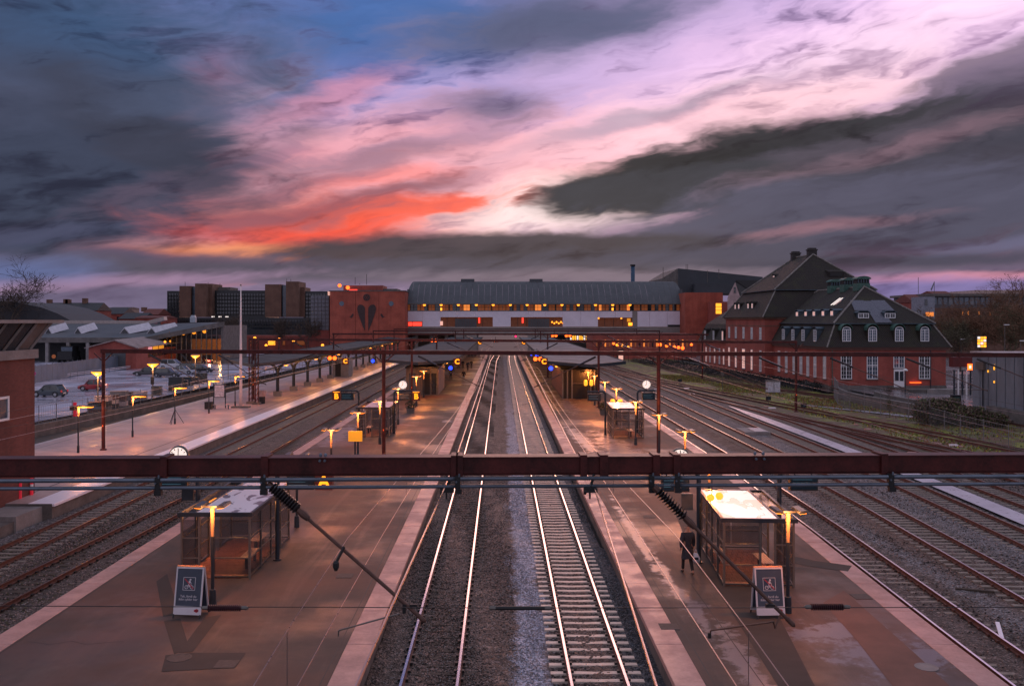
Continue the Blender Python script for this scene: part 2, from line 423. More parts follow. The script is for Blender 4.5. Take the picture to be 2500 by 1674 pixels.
def wet_asphalt():
    """platform asphalt: stains, repairs, damp runs and a few frosty puddles"""
    m = bpy.data.materials.new('platform_asphalt'); m.use_nodes = True; N = NT(m.node_tree); b = m.node_tree.nodes['Principled BSDF']
    g = N.new('ShaderNodeNewGeometry'); pos = g.outputs['Position']
    n1 = N.noise(pos, .35, 7, .65).outputs['Fac']; n2 = N.noise(pos, 2.4, 6, .7).outputs['Fac']; n3 = N.noise(pos, 45, 3, .7).outputs['Fac']
    st = N.noise(N.mapping(pos, scale=(1.5, .10, 1)), 1.0, 5, .65, .6).outputs['Fac']
    c = N.ramp(n1, [(.28, (.040, .034, .031)), (.45, (.066, .052, .045)), (.58, (.110, .070, .056)), (.75, (.060, .048, .045))])
    c = N.mix(N.mrange(n2, .38, .72, 0, .6), c, (.062, .045, .041)); c = N.mix(N.mrange(st, .52, .72, 0, .55), c, (.19, .125, .108))
    c = N.mix(N.mrange(n3, .35, .75, 0, .45), c, (.035, .028, .026))
    wm = None
    for (x, y, rx, ry, a) in [(8.6, 64, 1.2, 11, 4), (6.2, 71, .6, 9, 3), (5.7, 39, .22, 7, 0), (5.9, 33, .20, 3.5, 0), (6.1, 29, .22, 2.5, 0), (6.5, 24, .35, 4, 0), (10.6, 25.2, 1.6, 1.5, 20), (9.7, 27, 1.4, .9, 20), (-4.9, 84, .45, 1.0, 0), (-13.0, 74, 1.0, 6, 0), (7.2, 100, .8, 8, 0)]:
        v = N.mapping(pos, loc=(x, y, 0), rot=(0, 0, R(a)), scale=(rx, ry, 100), kind='TEXTURE')
        d = N.math('MULTIPLY_ADD', N.math('ADD', N.math('SUBTRACT', n2, .5), N.math('SUBTRACT', N.noise(pos, .9, 5, .6).outputs['Fac'], .5)), 3.2, N.vmath('LENGTH', v))
        f = N.mrange(d, .55, 1.25, 1, 0, True); wm = f if wm is None else N.math('MAXIMUM', wm, f)
    c = N.mix(N.mrange(N.noise(pos, .12, 4, .6).outputs['Fac'], .45, .62, 0, .55), c, (.135, .055, .038))
    c = N.mix(N.math('MULTIPLY', wm, .6), c, (.17, .16, .20)); N.link(c, b.inputs['Base Color'])
    w = N.mrange(N.noise(pos, .14, 5, .6).outputs['Fac'], .46, .62, 0, .30, True)
    rr = N.math('SUBTRACT', .72, N.math('MAXIMUM', w, N.math('MULTIPLY', wm, .36))); N.link(N.math('ADD', rr, N.math('MULTIPLY', N.math('SUBTRACT', n3, .5), .2)), b.inputs['Roughness'])
    b.inputs['Specular IOR Level'].default_value = .4
    bn = N.new('ShaderNodeBump'); bn.inputs['Strength'].default_value = .35; bn.inputs['Distance'].default_value = .012; N.link(n3, bn.inputs['Height']); N.link(bn.outputs[0], b.inputs['Normal'])
    return m
M['asphalt'] = wet_asphalt()
M['asphalt_c'] = mat('pale_platform_paving', (.42, .30, .29), .6, var=.22, vscale=.4, bump=.2, bscale=60, wet=.25, wscale=.12)
M['lot'] = mat('wet_tarmac_painted_sheen', (.20, .20, .27), .34, base2=(.72, .70, .88), vscale=.14, bump=.08, bscale=8, wet=.22, wscale=.10, stretch=(.5, 1.6, 1), spec=.9)  # pale lavender patches are sky reflection put into the tarmac colour
M['slab'] = mat('edge_slab_concrete', (.46, .255, .225), .6, var=.22, vscale=1.2, bump=.2, bscale=50, wet=.2, wscale=.6)
M['slab_wet'] = mat('frosted_edge_concrete', (.93, .84, .92), .35, var=.06, vscale=.8, bump=.1, bscale=50)
M['conc'] = mat('grey_concrete', (.24, .22, .22), .8, var=.25, vscale=.8, bump=.2)
M['conc_dark'] = mat('stained_concrete', (.13, .115, .11), .85, var=.35, vscale=1.0, bump=.3)
M['rust'] = mat('oxide_red_steel', (.066, .011, .010), .5, var=.55, vscale=3.0, bump=.1, spec=.35)
M['rust2'] = mat('rail_side_rust', (.10, .038, .028), .75, var=.35, vscale=5)
M['railtop'] = mat('polished_rail_head', (.62, .58, .60), .16, 1.0, var=.06, vscale=3)
M['railbrown'] = mat('dull_rail_head', (.22, .12, .09), .35, .9, var=.2, vscale=3)
M['pipe'] = mat('galvanised_pipe', (.16, .19, .24), .42, .7, var=.18, vscale=4)
M['sleeper_c'] = mat('concrete_sleeper', (.56, .45, .39), .5, var=.25, vscale=3, bump=.2)
M['sleeper_w'] = mat('old_wood_sleeper', (.055, .042, .034), .85, var=.35, vscale=4, bump=.4, stretch=(.4, 6, 1))
M['sleeper_r'] = mat('weathered_pale_sleeper', (.22, .185, .16), .7, var=.3, vscale=3, bump=.2)
M['navy'] = mat('navy_steel_paint', (.022, .032, .045), .4, .2, var=.2, vscale=3)
M['frame'] = mat('grey_aluminium', (.15, .135, .125), .45, .5, var=.15, vscale=4)
M['black'] = mat('matt_black', (.012, .012, .014), .55, var=.3, vscale=3)
M['porcelain'] = mat('dark_insulator_glaze', (.02, .014, .016), .12, var=.3, vscale=6)
M['ins_red'] = mat('dull_red_insulator', (.055, .014, .02), .4, var=.3, vscale=6)
M['armbrown'] = mat('rusty_bracket_tube', (.10, .048, .036), .55, .3, var=.35, vscale=6)
M['wire'] = mat('copper_wire', (.34, .26, .25), .3, .8, var=.1)
M['wire_dark'] = mat('dark_wire', (.03, .028, .03), .5, .4, var=.1)
M['white'] = mat('white_paint', (.72, .70, .72), .45, var=.06)
M['white_frame'] = mat('white_window_paint', (.78, .78, .82), .5, var=.05)
M['glass'] = glass_mat('shelter_glass', (.05, .05, .055), .30)
M['wglass'] = mat('dark_window_glass', (.02, .026, .035), .08, var=.3, vscale=.3, spec=.9)
M['wglass_b'] = mat('bluish_window_glass', (.05, .08, .12), .12, var=.4, vscale=.3, spec=.9)
M['warmwin'] = emis('lit_window_amber', (1.0, .28, .05), .8)
M['warmdim'] = emis('dim_lit_window', (.80, .22, .06), .10)
M['pinkwin'] = emis('pale_lit_window', (1.0, .52, .42), .75)
M['whitewin'] = emis('white_lit_window', (1.0, .86, .80), .9)
M['sodium'] = emis('sodium_lamp', (1.0, .30, .02), 2.6)
M['sodium_soft'] = emis('sodium_lit_cover', (1.0, .40, .03), 1.4)
M['amber'] = emis('amber_letter', (1.0, .30, .01), 2.0)
M['orange_sig'] = emis('orange_signal', (1.0, .10, .01), 4.0)
M['red_neon'] = emis('red_light', (1.0, .05, .03), 1.6)
M['blue_sig'] = emis('blue_lit_sign', (.02, .06, 1.0), 2.5)
M['clockface'] = emis('lit_clock_face', (1.0, .82, .74), .85)
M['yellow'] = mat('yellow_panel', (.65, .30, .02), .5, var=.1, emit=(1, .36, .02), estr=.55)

# ------------------------------------------------------------------ ground, ballast, tracks
RT = -.55                    # rail head
BZ = -.74                    # ballast
E_L0 = pl([(8, -14.6), (260, -14.4)])                 # middle-left platform, far side
E_L1 = pl([(8, -3.6), (260, -3.6)])
E_R0 = pl([(8, 4.34), (260, 4.34)])
TR1 = pl([(8, 13.9), (24, 14.35), (30, 14.6), (43, 15.2), (54, 15.5), (68, 15.8), (260, 16.0)])
E_R1 = lambda y: TR1(y) - 1.62
TRK = {
    'a': pl([(12, -21.2), (40, -20.7), (260, -20.6)]),
    'b': pl([(12, -18.7), (32, -17.7), (50, -16.8), (67, -16.3), (260, -16.2)]),
    'c': pl([(5, -1.93), (225, -1.93), (262, -1.3)]),
    'd': pl([(5, 2.63), (225, 2.63), (262, 3.0)]),
    'e': TR1,
    'f': pl([(14, 18.0), (33, 19.0), (48, 19.7), (68, 20.05), (110, 20.0), (260, 19.8)]),
    'g': pl([(22, 22.2), (41, 23.4), (54, 24.0), (71, 24.15), (120, 24.1), (150, 23.6), (195, 21.8), (240, 20.4), (260, 20)]),
    'h': pl([(28, 27.3), (40, 27.9), (55, 28.35), (68, 28.65), (90, 28.8), (103, 28.2), (114, 27.3)]),
    'i': pl([(40, 32.4), (50, 32.1), (68, 31.7), (82, 31.0), (93, 29.3)]),
    'j': pl([(45, 39.5), (57, 37.3), (67, 34.5), (79, 31.8), (92, 29.3), (112, 27.3), (128, 25.8), (146, 24.2), (176, 21.4), (200, 19.9)]),
    'k': pl([(45, 44.5), (57, 41.8), (69, 39.0), (82.5, 36.9), (106, 32.7), (114, 31.5), (134, 28.5), (155, 25.8), (204, 24.0), (240, 23)]),
    'l': pl([(70, 52), (100, 47), (125, 41), (135, 38.2), (146, 36.0), (165, 34.8), (230, 33)]),
}
def ground_mat():
    m = bpy.data.materials.new('gravel_and_grass'); m.use_nodes = True; N = NT(m.node_tree); b = m.node_tree.nodes['Principled BSDF']
    g = N.new('ShaderNodeNewGeometry'); pos = g.outputs['Position']; sp = N.new('ShaderNodeSeparateXYZ'); N.link(pos, sp.inputs[0])
    X, Y, Z = sp.outputs
    vo = N.new('ShaderNodeTexVoronoi'); N.link(pos, vo.inputs['Vector']); vo.inputs['Scale'].default_value = 17
    vr = N.new('ShaderNodeSeparateColor'); N.link(vo.outputs['Color'], vr.inputs[0])
    stone = N.ramp(vr.outputs[0], [(0, (.014, .010, .009)), (.45, (.040, .028, .024)), (.8, (.095, .066, .058)), (1, (.27, .21, .20))])
    big = N.noise(pos, .22, 5, .6).outputs['Fac']; mid = N.noise(pos, 1.3, 5, .65).outputs['Fac']
    c = N.mix(N.mrange(mid, .35, .7, 0, .7), stone, (.06, .040, .034))
    # pale new chippings lie in a strip between the two middle tracks
    wob = N.math('MULTIPLY', N.math('SUBTRACT', N.noise(pos, .8, 5, .7).outputs['Fac'], .5), 1.7)
    xw = N.math('ADD', X, wob)
    d1 = N.mrange(N.math('ABSOLUTE', N.math('SUBTRACT', xw, .95)), .30, .62, 1, 0, True)
    d1 = N.math('MULTIPLY', d1, N.mrange(Y, 70, 150, 1, .3))
    pale = N.ramp(vr.outputs[1], [(0, (.07, .07, .085)), (.5, (.22, .23, .29)), (1, (.52, .54, .68))])
    c = N.mix(d1, c, pale)
    # greyer clean ballast right of the middle and far right / far left
    d2 = N.math('MULTIPLY', N.mrange(xw, 3.3, 3.9), N.mrange(xw, 4.6, 5.2, 1, 0))
    grey = N.ramp(vr.outputs[0], [(0, (.018, .020, .026)), (.6, (.05, .056, .072)), (1, (.15, .16, .19))])
    c = N.mix(N.math('MULTIPLY', d2, .9), c, grey)
    lg = N.ramp(vr.outputs[0], [(0, (.03, .028, .030)), (.6, (.10, .092, .10)), (1, (.30, .29, .32))])
    r1 = N.mrange(N.math('ABSOLUTE', N.math('SUBTRACT', xw, 21.9)), .6, 1.6, 1, 0)
    r2 = N.mrange(N.math('ABSOLUTE', N.math('SUBTRACT', xw, 25.8)), .9, 1.9, 1, 0)
    r3 = N.mrange(N.math('ABSOLUTE', N.math('SUBTRACT', xw, 17.0)), .3, .8, 1, 0)
    l1 = N.mrange(xw, -22.6, -21.4, 1, 0)
    rr = N.math('MULTIPLY', N.math('MAXIMUM', N.math('MAXIMUM', r1, r2), N.math('MAXIMUM', r3, l1)), N.mrange(Y, 80, 120, 1, .2))
    c = N.mix(N.math('MULTIPLY', rr, .85), c, lg)
    # grass and moss to the right, brown soil between
    soil = N.math('MULTIPLY', N.mrange(X, 16.5, 18.0), N.mrange(N.math('ABSOLUTE', N.math('SUBTRACT', xw, 18.2)), .5, 1.4, 1, 0))
    c = N.mix(N.math('MULTIPLY', soil, .8), c, (.085, .045, .030))
    gx = N.math('SUBTRACT', X, N.mrange(Y, 60, 160, 33, 24))
    gf = N.mrange(N.math('ADD', gx, N.math('MULTIPLY', wob, 4)), -1, 4, 0, 1)
    gn = N.noise(pos, .35, 6, .7).outputs['Fac']
    gc = N.ramp(gn, [(.3, (.20, .09, .05)), (.46, (.18, .10, .045)), (.53, (.12, .135, .02)), (.60, (.36, .37, .03)), (.66, (.13, .12, .03)), (.75, (.16, .085, .04))])
    gc = N.mix(N.mrange(N.noise(pos, 5, 3).outputs['Fac'], .3, .8, 0, .6), gc, (.035, .025, .016))
    c = N.mix(gf, c, gc)
    N.link(c, b.inputs['Base Color'])
    N.link(N.mrange(N.noise(pos, 2.2, 3).outputs['Fac'], .3, .7, .55, .85), b.inputs['Roughness'])
    bn = N.new('ShaderNodeBump'); bn.inputs['Strength'].default_value = .9; bn.inputs['Distance'].default_value = .035
    N.link(vo.outputs['Distance'], bn.inputs['Height']); N.link(bn.outputs[0], b.inputs['Normal'])
    return m
M['ground'] = ground_mat()
b = MB(); b.quad((-3000, -200, -.95), (3000, -200, -.95), (3000, 4000, -.95), (-3000, 4000, -.95))
struct(b.build('ground', mat('far_ground', (.05, .045, .045), .8, var=.3, vscale=.02)))
# ballast bed: a bumpy sheet
def bed(x0, x1, y0, y1, dx, dy, amp, name):
    xs = np.arange(x0, x1 + dx / 2, dx); ys = np.arange(y0, y1 + dy / 2, dy)
    gx, gy = np.meshgrid(xs, ys); n = rng.normal(0, amp, gx.shape)
    z = BZ + n + .02 * np.sin(gx * 2.1 + gy * .3) 
    V_ = np.stack([gx, gy, z], -1).reshape(-1, 3); w = len(xs); h = len(ys)
    i = (np.arange(h - 1)[:, None] * w + np.arange(w - 1)[None]).ravel()
    F_ = np.stack([i, i + 1, i + 1 + w, i + w], -1)
    return struct(nparr(name, V_, F_, M['ground'], smooth=False))
bed(-3.7, 4.5, 7, 40, .06, .08, .012, 'ballast_between_platforms')
bed(-3.7, 4.5, 40, 300, .5, 1.0, .008, 'ballast_between_platforms')
bed(-22.6, -14.5, 20, 60, .12, .15, .014, 'ballast_left')
bed(-22.6, -14.5, 60, 300, .5, 1, .008, 'ballast_left')
bed(-60, -22.6, 20, 48, 1, 1, .01, 'ballast_left')
bed(12.6, 34, 18, 60, .12, .15, .014, 'ballast_right')
bed(12.6, 34, 60, 300, .5, 1, .010, 'ballast_right')
bed(34, 48, 20, 126, .5, .8, .02, 'grass_verge')
bed(34, 44, 126, 300, .5, 1, .02, 'grass_verge')
bed(48, 110, 20, 88, 1.0, 1.0, .02, 'grass_verge')

# loose stones, near ones as geometry
def stones(name, n, xr, yr, s0, s1, cols, label, mask=None):
    x = rng.uniform(*xr, n); y = yr[0] + (yr[1] - yr[0]) * rng.random(n) ** 1.25
    if mask is not None:
        k = mask(x, y); x = x[k]; y = y[k]; n = len(x)
    s = rng.uniform(s0, s1, n); oc = np.array([(1, 0, 0), (-1, 0, 0), (0, 1, 0), (0, -1, 0), (0, 0, 1), (0, 0, -1)], 'f')
    f = np.array([(0, 2, 4), (2, 1, 4), (1, 3, 4), (3, 0, 4), (2, 0, 5), (1, 2, 5), (3, 1, 5), (0, 3, 5)])
    a = rng.uniform(0, 6.28, n); ca, sa = np.cos(a), np.sin(a); jit = rng.uniform(.6, 1.25, (n, 6, 1)) 
    P = oc[None] * jit * s[:, None, None]; P[:, :, 2] *= .7
    P2 = P.copy(); P2[:, :, 0] = P[:, :, 0] * ca[:, None] - P[:, :, 1] * sa[:, None]; P2[:, :, 1] = P[:, :, 0] * sa[:, None] + P[:, :, 1] * ca[:, None]
    P2[:, :, 0] += x[:, None]; P2[:, :, 1] += y[:, None]; P2[:, :, 2] += BZ + s[:, None] * .35
    Fa = (np.arange(n)[:, None, None] * 6 + f[None]).reshape(-1, 3)
    mi = np.repeat(rng.integers(0, len(cols), n), 8)
    o = nparr(name, P2.reshape(-1, 3), Fa, cols, mi=mi)
    return tag(o, label, 'gravel', kind='stuff')
sm = [mat('stone_brown', (.055, .036, .030), .7, var=.4, vscale=8), mat('stone_dark', (.020, .016, .015), .7, var=.4, vscale=8),
      mat('stone_rose', (.26, .18, .165), .6, var=.3, vscale=8), mat('stone_grey', (.20, .18, .18), .6, var=.3, vscale=8)]
smp = [mat('stone_pale', (.46, .48, .60), .5, var=.25, vscale=8), mat('stone_slate', (.14, .15, .20), .55, var=.3, vscale=8), sm[3], mat('stone_blue', (.30, .32, .42), .5, var=.2, vscale=8)]
def not_on_rails(x, y):
    k = np.ones(len(x), bool)
    for t in ('c', 'd'):
        c0 = -1.93 if t == 'c' else 2.63
        for s in (-.75, .75): k &= np.abs(x - c0 - s) > .09
    k &= ~((np.abs(x - 2.63) < 1.33) & (np.abs(y - np.round(y / .6) * .6) < .15))
    return k
def off_sleepers(keys):
    def f(x, y):
        k = np.ones(len(x), bool)
        for t in keys:
            fx = np.array([TRK[t](v) for v in y]); k &= ~((np.abs(x - fx) < 1.33) & (np.abs(y - np.round(y / .6) * .6) < .17)); k &= np.abs(np.abs(x - fx) - .75) > .09
        return k
    return f
pm = lambda x, y: (np.abs(x - .95 + .28 * np.sin(y * .55) + .2 * np.sin(y * 1.7) + rng.normal(0, .16, len(x))) < .42) & not_on_rails(x, y)
stones('ballast_stones', 70000, (-3.55, 4.25), (8.2, 62), .018, .038, sm, 'brown loose ballast between the two middle platforms', lambda x, y: not_on_rails(x, y) & ~((x > .45) & (x < 1.4)) & (x < 3.6))
stones('pale_chippings', 18000, (.1, 1.8), (8.2, 62), .016, .034, smp, 'pale blue-grey stone chippings strewn beside the middle right track', pm)
stones('dark_ballast', 10000, (3.5, 4.3), (8.2, 55), .016, .03, [sm[1], sm[3], mat('stone_blueblack', (.035, .04, .052), .55, var=.3, vscale=8)], 'dark blue-grey ballast against the right platform wall', not_on_rails)
stones('left_ballast', 26000, (-22, -14.6), (24, 60), .025, .05, sm + [mat('stone_moss', (.07, .07, .03), .8, var=.3)], 'mixed ballast between the left tracks', off_sleepers(('a', 'b')))
stones('right_ballast', 30000, (13, 31), (19, 60), .025, .05, sm, 'mixed ballast between the right tracks', off_sleepers(('e', 'f', 'g', 'h')))

# tracks
def track(key, y0, y1, top, slp, yind, label, ballasted=False, stp=.6, cat='railway track'):
    fx = TRK[key]
    t = thing('railway_track', label, cat, (fx(y0), y0, RT - .16)); 
    ys = np.concatenate([np.arange(y0, min(y1, 80), 2.0), np.arange(min(y1, 80), y1 + .1, 5.0)]) if y1 > 80 else np.arange(y0, y1 + .1, 2.0)
    for s in (-.753, .753):
        r = MB(); prof = [(-.07, -.16), (.07, -.16), (.07, -.145), (.012, -.12), (.012, -.045), (.036, -.03), (.036, 0), (-.036, 0), (-.036, -.03), (-.012, -.045), (-.012, -.12), (-.07, -.145)]
        vs = []; n = len(prof)
        for y in ys:
            dx = (fx(y + .5) - fx(y - .5))
            for px, pz in prof: vs.append((fx(y) + s + px, y - px * dx, RT + pz))
        fs = []; 
        for k in range(len(ys) - 1):
            for i in range(n):
                fs.append((k * n + i, k * n + (i + 1) % n, (k + 1) * n + (i + 1) % n, (k + 1) * n + i))
        r.v = vs; r.f = fs; r.m = [(1 if i % n == 6 else 0) for i in range(len(fs))]
        r.build('rail', [M['rust2'], top], t, world=True)
    # sleepers, one by one where they can be told apart
    yy = np.arange(math.ceil(y0 / stp) * stp, y1, stp)
    me = None
    far = MB(); clips = MB(); buried = ballasted
    zt = RT - .150 - (.035 if ballasted else 0)
    for y in yy:
        ang = math.atan2(fx(y + .5) - fx(y - .5), 1.0)
        if y < yind:
            if me is None:
                q = MB()
                if slp is M['sleeper_c'] or slp is M['sleeper_r']:
                    for sgn in (1, -1):
                        pass
                    q.add([(-1.28, -.13, -.2), (1.28, -.13, -.2), (1.28, .13, -.2), (-1.28, .13, -.2),
                           (-1.26, -.10, 0), (-.45, -.10, 0), (0, -.09, -.010), (.45, -.10, 0), (1.26, -.10, 0),
                           (1.26, .10, 0), (.45, .10, 0), (0, .09, -.010), (-.45, .10, 0), (-1.26, .10, 0)],
                          [(3, 2, 1, 0), (0, 1, 8, 7, 6, 5, 4), (2, 3, 13, 12, 11, 10, 9), (1, 2, 9, 8), (3, 0, 4, 13), (4, 5, 12, 13), (5, 6, 11, 12), (6, 7, 10, 11), (7, 8, 9, 10)])
                else:
                    q.box(-1.27, -.13, -.2, 1.27, .13, 0)
                o = q.build('sleeper', slp, t); me = o.data
            else: o = inst(me, 'sleeper', t, (0, 0, 0))
            o.location = (fx(y) - t.location.x + random.uniform(-.02, .02), y - t.location.y + random.uniform(-.02, .02), zt - t.location.z + random.uniform(-.012, .004)); o.rotation_euler = (0, 0, -ang + random.uniform(-.012, .012))
        else:
            c, s_ = math.cos(-ang), math.sin(-ang)
            far.M = Matrix.Translation((fx(y), y, zt)) @ Matrix.Rotation(-ang, 4, 'Z'); far.box(-1.27, -.12, -.1, 1.27, .12, 0)
        if y < 62:
            for s in (-.753, .753):
                for d in (-.11, .11):
                    clips.M = Matrix.Translation((fx(y) + s + d, y, RT - .13)) @ Matrix.Rotation(-ang, 4, 'Z'); clips.box(-.035, -.06, -.03, .035, .06, .035)
    far.M = None
    if far.f: far.build('far_sleepers', slp, t, world=True, kind='stuff')
    if clips.f: clips.build('rail_clips', M['black'] if slp is not M['sleeper_r'] else M['rust2'], t, world=True, kind='stuff')
    return t
track('a', 22, 262, M['railbrown'], M['sleeper_r'], 62, 'rusty track beside the frosted left platform edge')
track('b', 20, 262, M['railbrown'], M['sleeper_w'], 62, 'rusty track nearest the far side of the left sign platform', True)
track('c', 6, 262, M['railtop'], M['sleeper_w'], 40, 'shiny track sunk in brown ballast, left of the pale chippings', True)
track('d', 6, 262, M['railtop'], M['sleeper_c'], 110, 'shiny track on pale concrete sleepers, right of the pale chippings')
track('e', 14, 262, M['railtop'], M['sleeper_r'], 70, 'bright-railed track along the outer edge of the right platform', True)
track('f', 20, 262, M['railtop'], M['sleeper_r'], 75, 'second track right of the right platform, brown soil before it')
track('g', 26, 258, M['railbrown'], M['sleeper_r'], 70, 'third track right of the right platform, left of the frosted path')
track('h', 32, 114, M['railbrown'], M['sleeper_r'], 75, 'track just right of the long frosted path')
track('i', 45, 93, M['railbrown'], M['sleeper_w'], 60, 'short siding joining the turnouts right of the frosted path', True)
track('j', 48, 200, M['railbrown'], M['sleeper_w'], 60, 'ladder track whose turnouts gather the right sidings', True)
track('k', 48, 240, M['railbrown'], M['sleeper_w'], 50, 'disused siding running through the moss and grass', True)
track('l', 75, 230, M['rust2'], M['sleeper_w'], 50, 'overgrown siding nearest the old red building', True)

# platforms
def platform(name, xl, xr, y0, y1, zt, mtop, e_l, e_r, ew, emat, emat_r=None):
    """slab with a joint-by-joint stone edge on the sides asked for"""
    ys = list(np.arange(y0, y1, 6)) + [y1]
    b = MB(); il = ew if e_l else 0; ir = ew if e_r else 0
    for a, c in zip(ys[:-1], ys[1:]):
        xa0, xa1, xc0, xc1 = xl(a) + il, xr(a) - ir, xl(c) + il, xr(c) - ir
        b.add([(xa0, a, zt), (xa1, a, zt), (xc1, c, zt), (xc0, c, zt)], [(0, 1, 2, 3)])
    # walls set back under the coping
    for a, c in zip(ys[:-1], ys[1:]):
        b.cur = 1
        b.quad((xl(a) + .12, a, -.95), (xl(a) + .12, a, zt - .12), (xl(c) + .12, c, zt - .12), (xl(c) + .12, c, -.95))
        b.quad((xr(a) - .12, a, -.95), (xr(a) - .12, a, zt - .12), (xr(c) - .12, c, zt - .12), (xr(c) - .12, c, -.95))
    b.quad((xl(y0) + .12, y0, -.95), (xr(y0) - .12, y0, -.95), (xr(y0) - .12, y0, zt), (xl(y0) + .12, y0, zt))
    o = struct(b.build(name, [mtop, M['conc_dark']]))
    me = None
    for side, on in ((0, e_l), (1, e_r)):
        if not on: continue
        y = y0
        while y < y1 - .5:
            L = 3.0; fx = xl if side == 0 else xr
            dx = fx(y + L) - fx(y); x = fx(y) + (ew / 2 if side == 0 else -ew / 2)
            if me is None:
                q = MB(); g = .012; h = ew / 2
                q.add([(-h, g, -.14), (h, g, -.14), (h, L - g, -.14), (-h, L - g, -.14), (-h, g, -.015), (h, g, -.015), (h, L - g, -.015), (-h, L - g, -.015),
                       (-h + .015, g + .015, 0), (h - .015, g + .015, 0), (h - .015, L - g - .015, 0), (-h + .015, L - g - .015, 0)],
                      [(0, 3, 2, 1), (0, 1, 5, 4), (1, 2, 6, 5), (2, 3, 7, 6), (3, 0, 4, 7), (4, 5, 9, 8), (5, 6, 10, 9), (6, 7, 11, 10), (7, 4, 8, 11), (8, 9, 10, 11)])
                s = q.build('edge_slab', emat, o); me = s.data
                if y > 400: pass
            else: s = inst(me, 'edge_slab', o, (0, 0, 0))
            s.location = (x, y, zt + .006 + random.uniform(-.004, .004)); s.rotation_euler = (0, 0, -math.atan2(dx, L))
            y += L
    return o
struct(platform('platform_middle_left', E_L0, E_L1, 8, 262, 0, M['asphalt'], True, True, .76, M['slab']))
struct(platform('platform_middle_right', E_R0, E_R1, 8, 262, 0, M['asphalt'], True, True, .78, M['slab']))
XC1 = pl([(46, -22.3), (262, -22.2)]); XC0 = pl([(46, -34.5), (78, -34.6), (130, -35), (262, -35)])
struct(platform('platform_left', XC0, XC1, 46, 262, 0, M['asphalt_c'], False, True, 1.35, M['slab_wet']))
b = MB()      # low continuation of the left platform
b.box(-33, 25, -.95, -23.0, 43.5, -.35)
struct(b.build('platform_end', M['conc_dark']))
b = MB(); b.box(-34.5, 43.5, -.95, -22.9, 46, -.12); struct(b.build('platform_end', M['conc']))
# kerbs and lines on the platforms
def strip(name, fx, w, y0, y1, z, m, h=.004, step=4):
    b = MB(); ys = list(np.arange(y0, y1, step)) + [y1]
    for a, c in zip(ys[:-1], ys[1:]): b.quad((fx(a) - w / 2, a, z + h), (fx(a) + w / 2, a, z + h), (fx(c) + w / 2, c, z + h), (fx(c) - w / 2, c, z + h))
    return struct(b.build(name, m))
M['darkline'] = mat('dark_joint', (.03, .026, .026), .6, var=.2)
strip('drain_line', lambda y: XC1(y) - 2.6, .09, 47, 170, 0, M['darkline'])
strip('kerb_line', lambda y: XC0(y) + 1.3, .10, 47, 170, 0, M['conc'])
strip('pale_kerb', lambda y: XC0(y) + .25, .45, 47, 170, 0, mat('pale_kerb_stone', (.45, .38, .38), .4, var=.15))
b = MB(); b.box(-35.5, 46, -.95, -34.6, 262, -.5); struct(b.build('drainage_ditch', M['conc_dark']))
# asphalt patches and repairs on the platforms (real patches of other asphalt)
def patch(name, pts, m, z=.004):
    b = MB(); P = [(*G(x, y, z), z) for x, y in pts]; n = len(P); b.add(P, [tuple(range(n))] if True else []); return struct(b.build(name, m))
M['patch_d'] = mat('darker_asphalt', (.034, .028, .026), .8, var=.3, vscale=.9, wet=.0)
M['patch_m'] = mat('mid_asphalt', (.036, .029, .027), .8, var=.3, vscale=.9, wet=.0)
M['patch_r'] = mat('reddish_asphalt', (.135, .062, .046), .75, var=.25, vscale=.9, wet=.0)
M['frost'] = mat('frosted_puddle', (.16, .16, .21), .22, var=.35, vscale=1.2, wet=.1)
patch('asphalt_patch', [(382, 1418), (408, 1400), (440, 1500), (398, 1504)], M['patch_d'])
patch('asphalt_patch', [(400, 1515), (440, 1508), (462, 1580), (425, 1596)], M['patch_d'])
patch('asphalt_patch', [(500, 1506), (540, 1500), (470, 1590), (436, 1592)], M['patch_m'], .006)
patch('asphalt_patch', [(404, 1598), (462, 1592), (600, 1592), (575, 1628), (394, 1638)], M['patch_m'], .008)
patch('asphalt_patch', [(1620, 1185), (1646, 1185), (1760, 1320), (1890, 1480), (1990, 1674), (1900, 1674), (1790, 1500), (1680, 1330)], M['patch_m'])
patch('asphalt_patch', [(2010, 1470), (2060, 1440), (2230, 1590), (2320, 1674), (2180, 1674), (2090, 1560)], M['patch_r'], .006)
patch('asphalt_patch', [(1930, 1355), (1990, 1368), (2080, 1380), (2070, 1394), (1985, 1383), (1928, 1372)], M['patch_d'], .008)
b = MB()
M['cover'] = mat('cast_iron_cover', (.07, .055, .05), .75, 0.0, var=.3, vscale=9)
def disc(name, x, y, r, m):
    X, Y = G(x, y); q = MB(); q.lathe((X, Y, .002), [(r, 0), (r, .014), (r * .82, .014), (r * .80, .009), (0.01, .009)], 24); return struct(q.build(name, m))
disc('manhole_cover', 438, 1605, .33, M['cover']); disc('manhole_cover', 2262, 1628, .30, mat('pale_cover', (.2, .18, .18), .7, var=.2))
# frost and puddle sheets: shapes of their own
random.seed(3)
def puddle(cx, cy, rx, ry, ang, m, z=.007, n=26):
    X, Y = G(cx, cy); b = MB(); vs = []
    ph = [random.uniform(0, 6.28) for _ in range(4)]
    for i in range(n):
        t = 2 * PI * i / n; r = 1 + .22 * math.sin(2 * t + ph[0]) + .16 * math.sin(3 * t + ph[1]) + .1 * math.sin(5 * t + ph[2]) + .07 * math.sin(9 * t + ph[3])
        x, y = rx * r * math.cos(t), ry * r * math.sin(t)
        vs.append((X + x * math.cos(ang) - y * math.sin(ang), Y + x * math.sin(ang) + y * math.cos(ang), z))
    b.add(vs, [tuple(range(n))]); return struct(b.build('wet_patch', m))
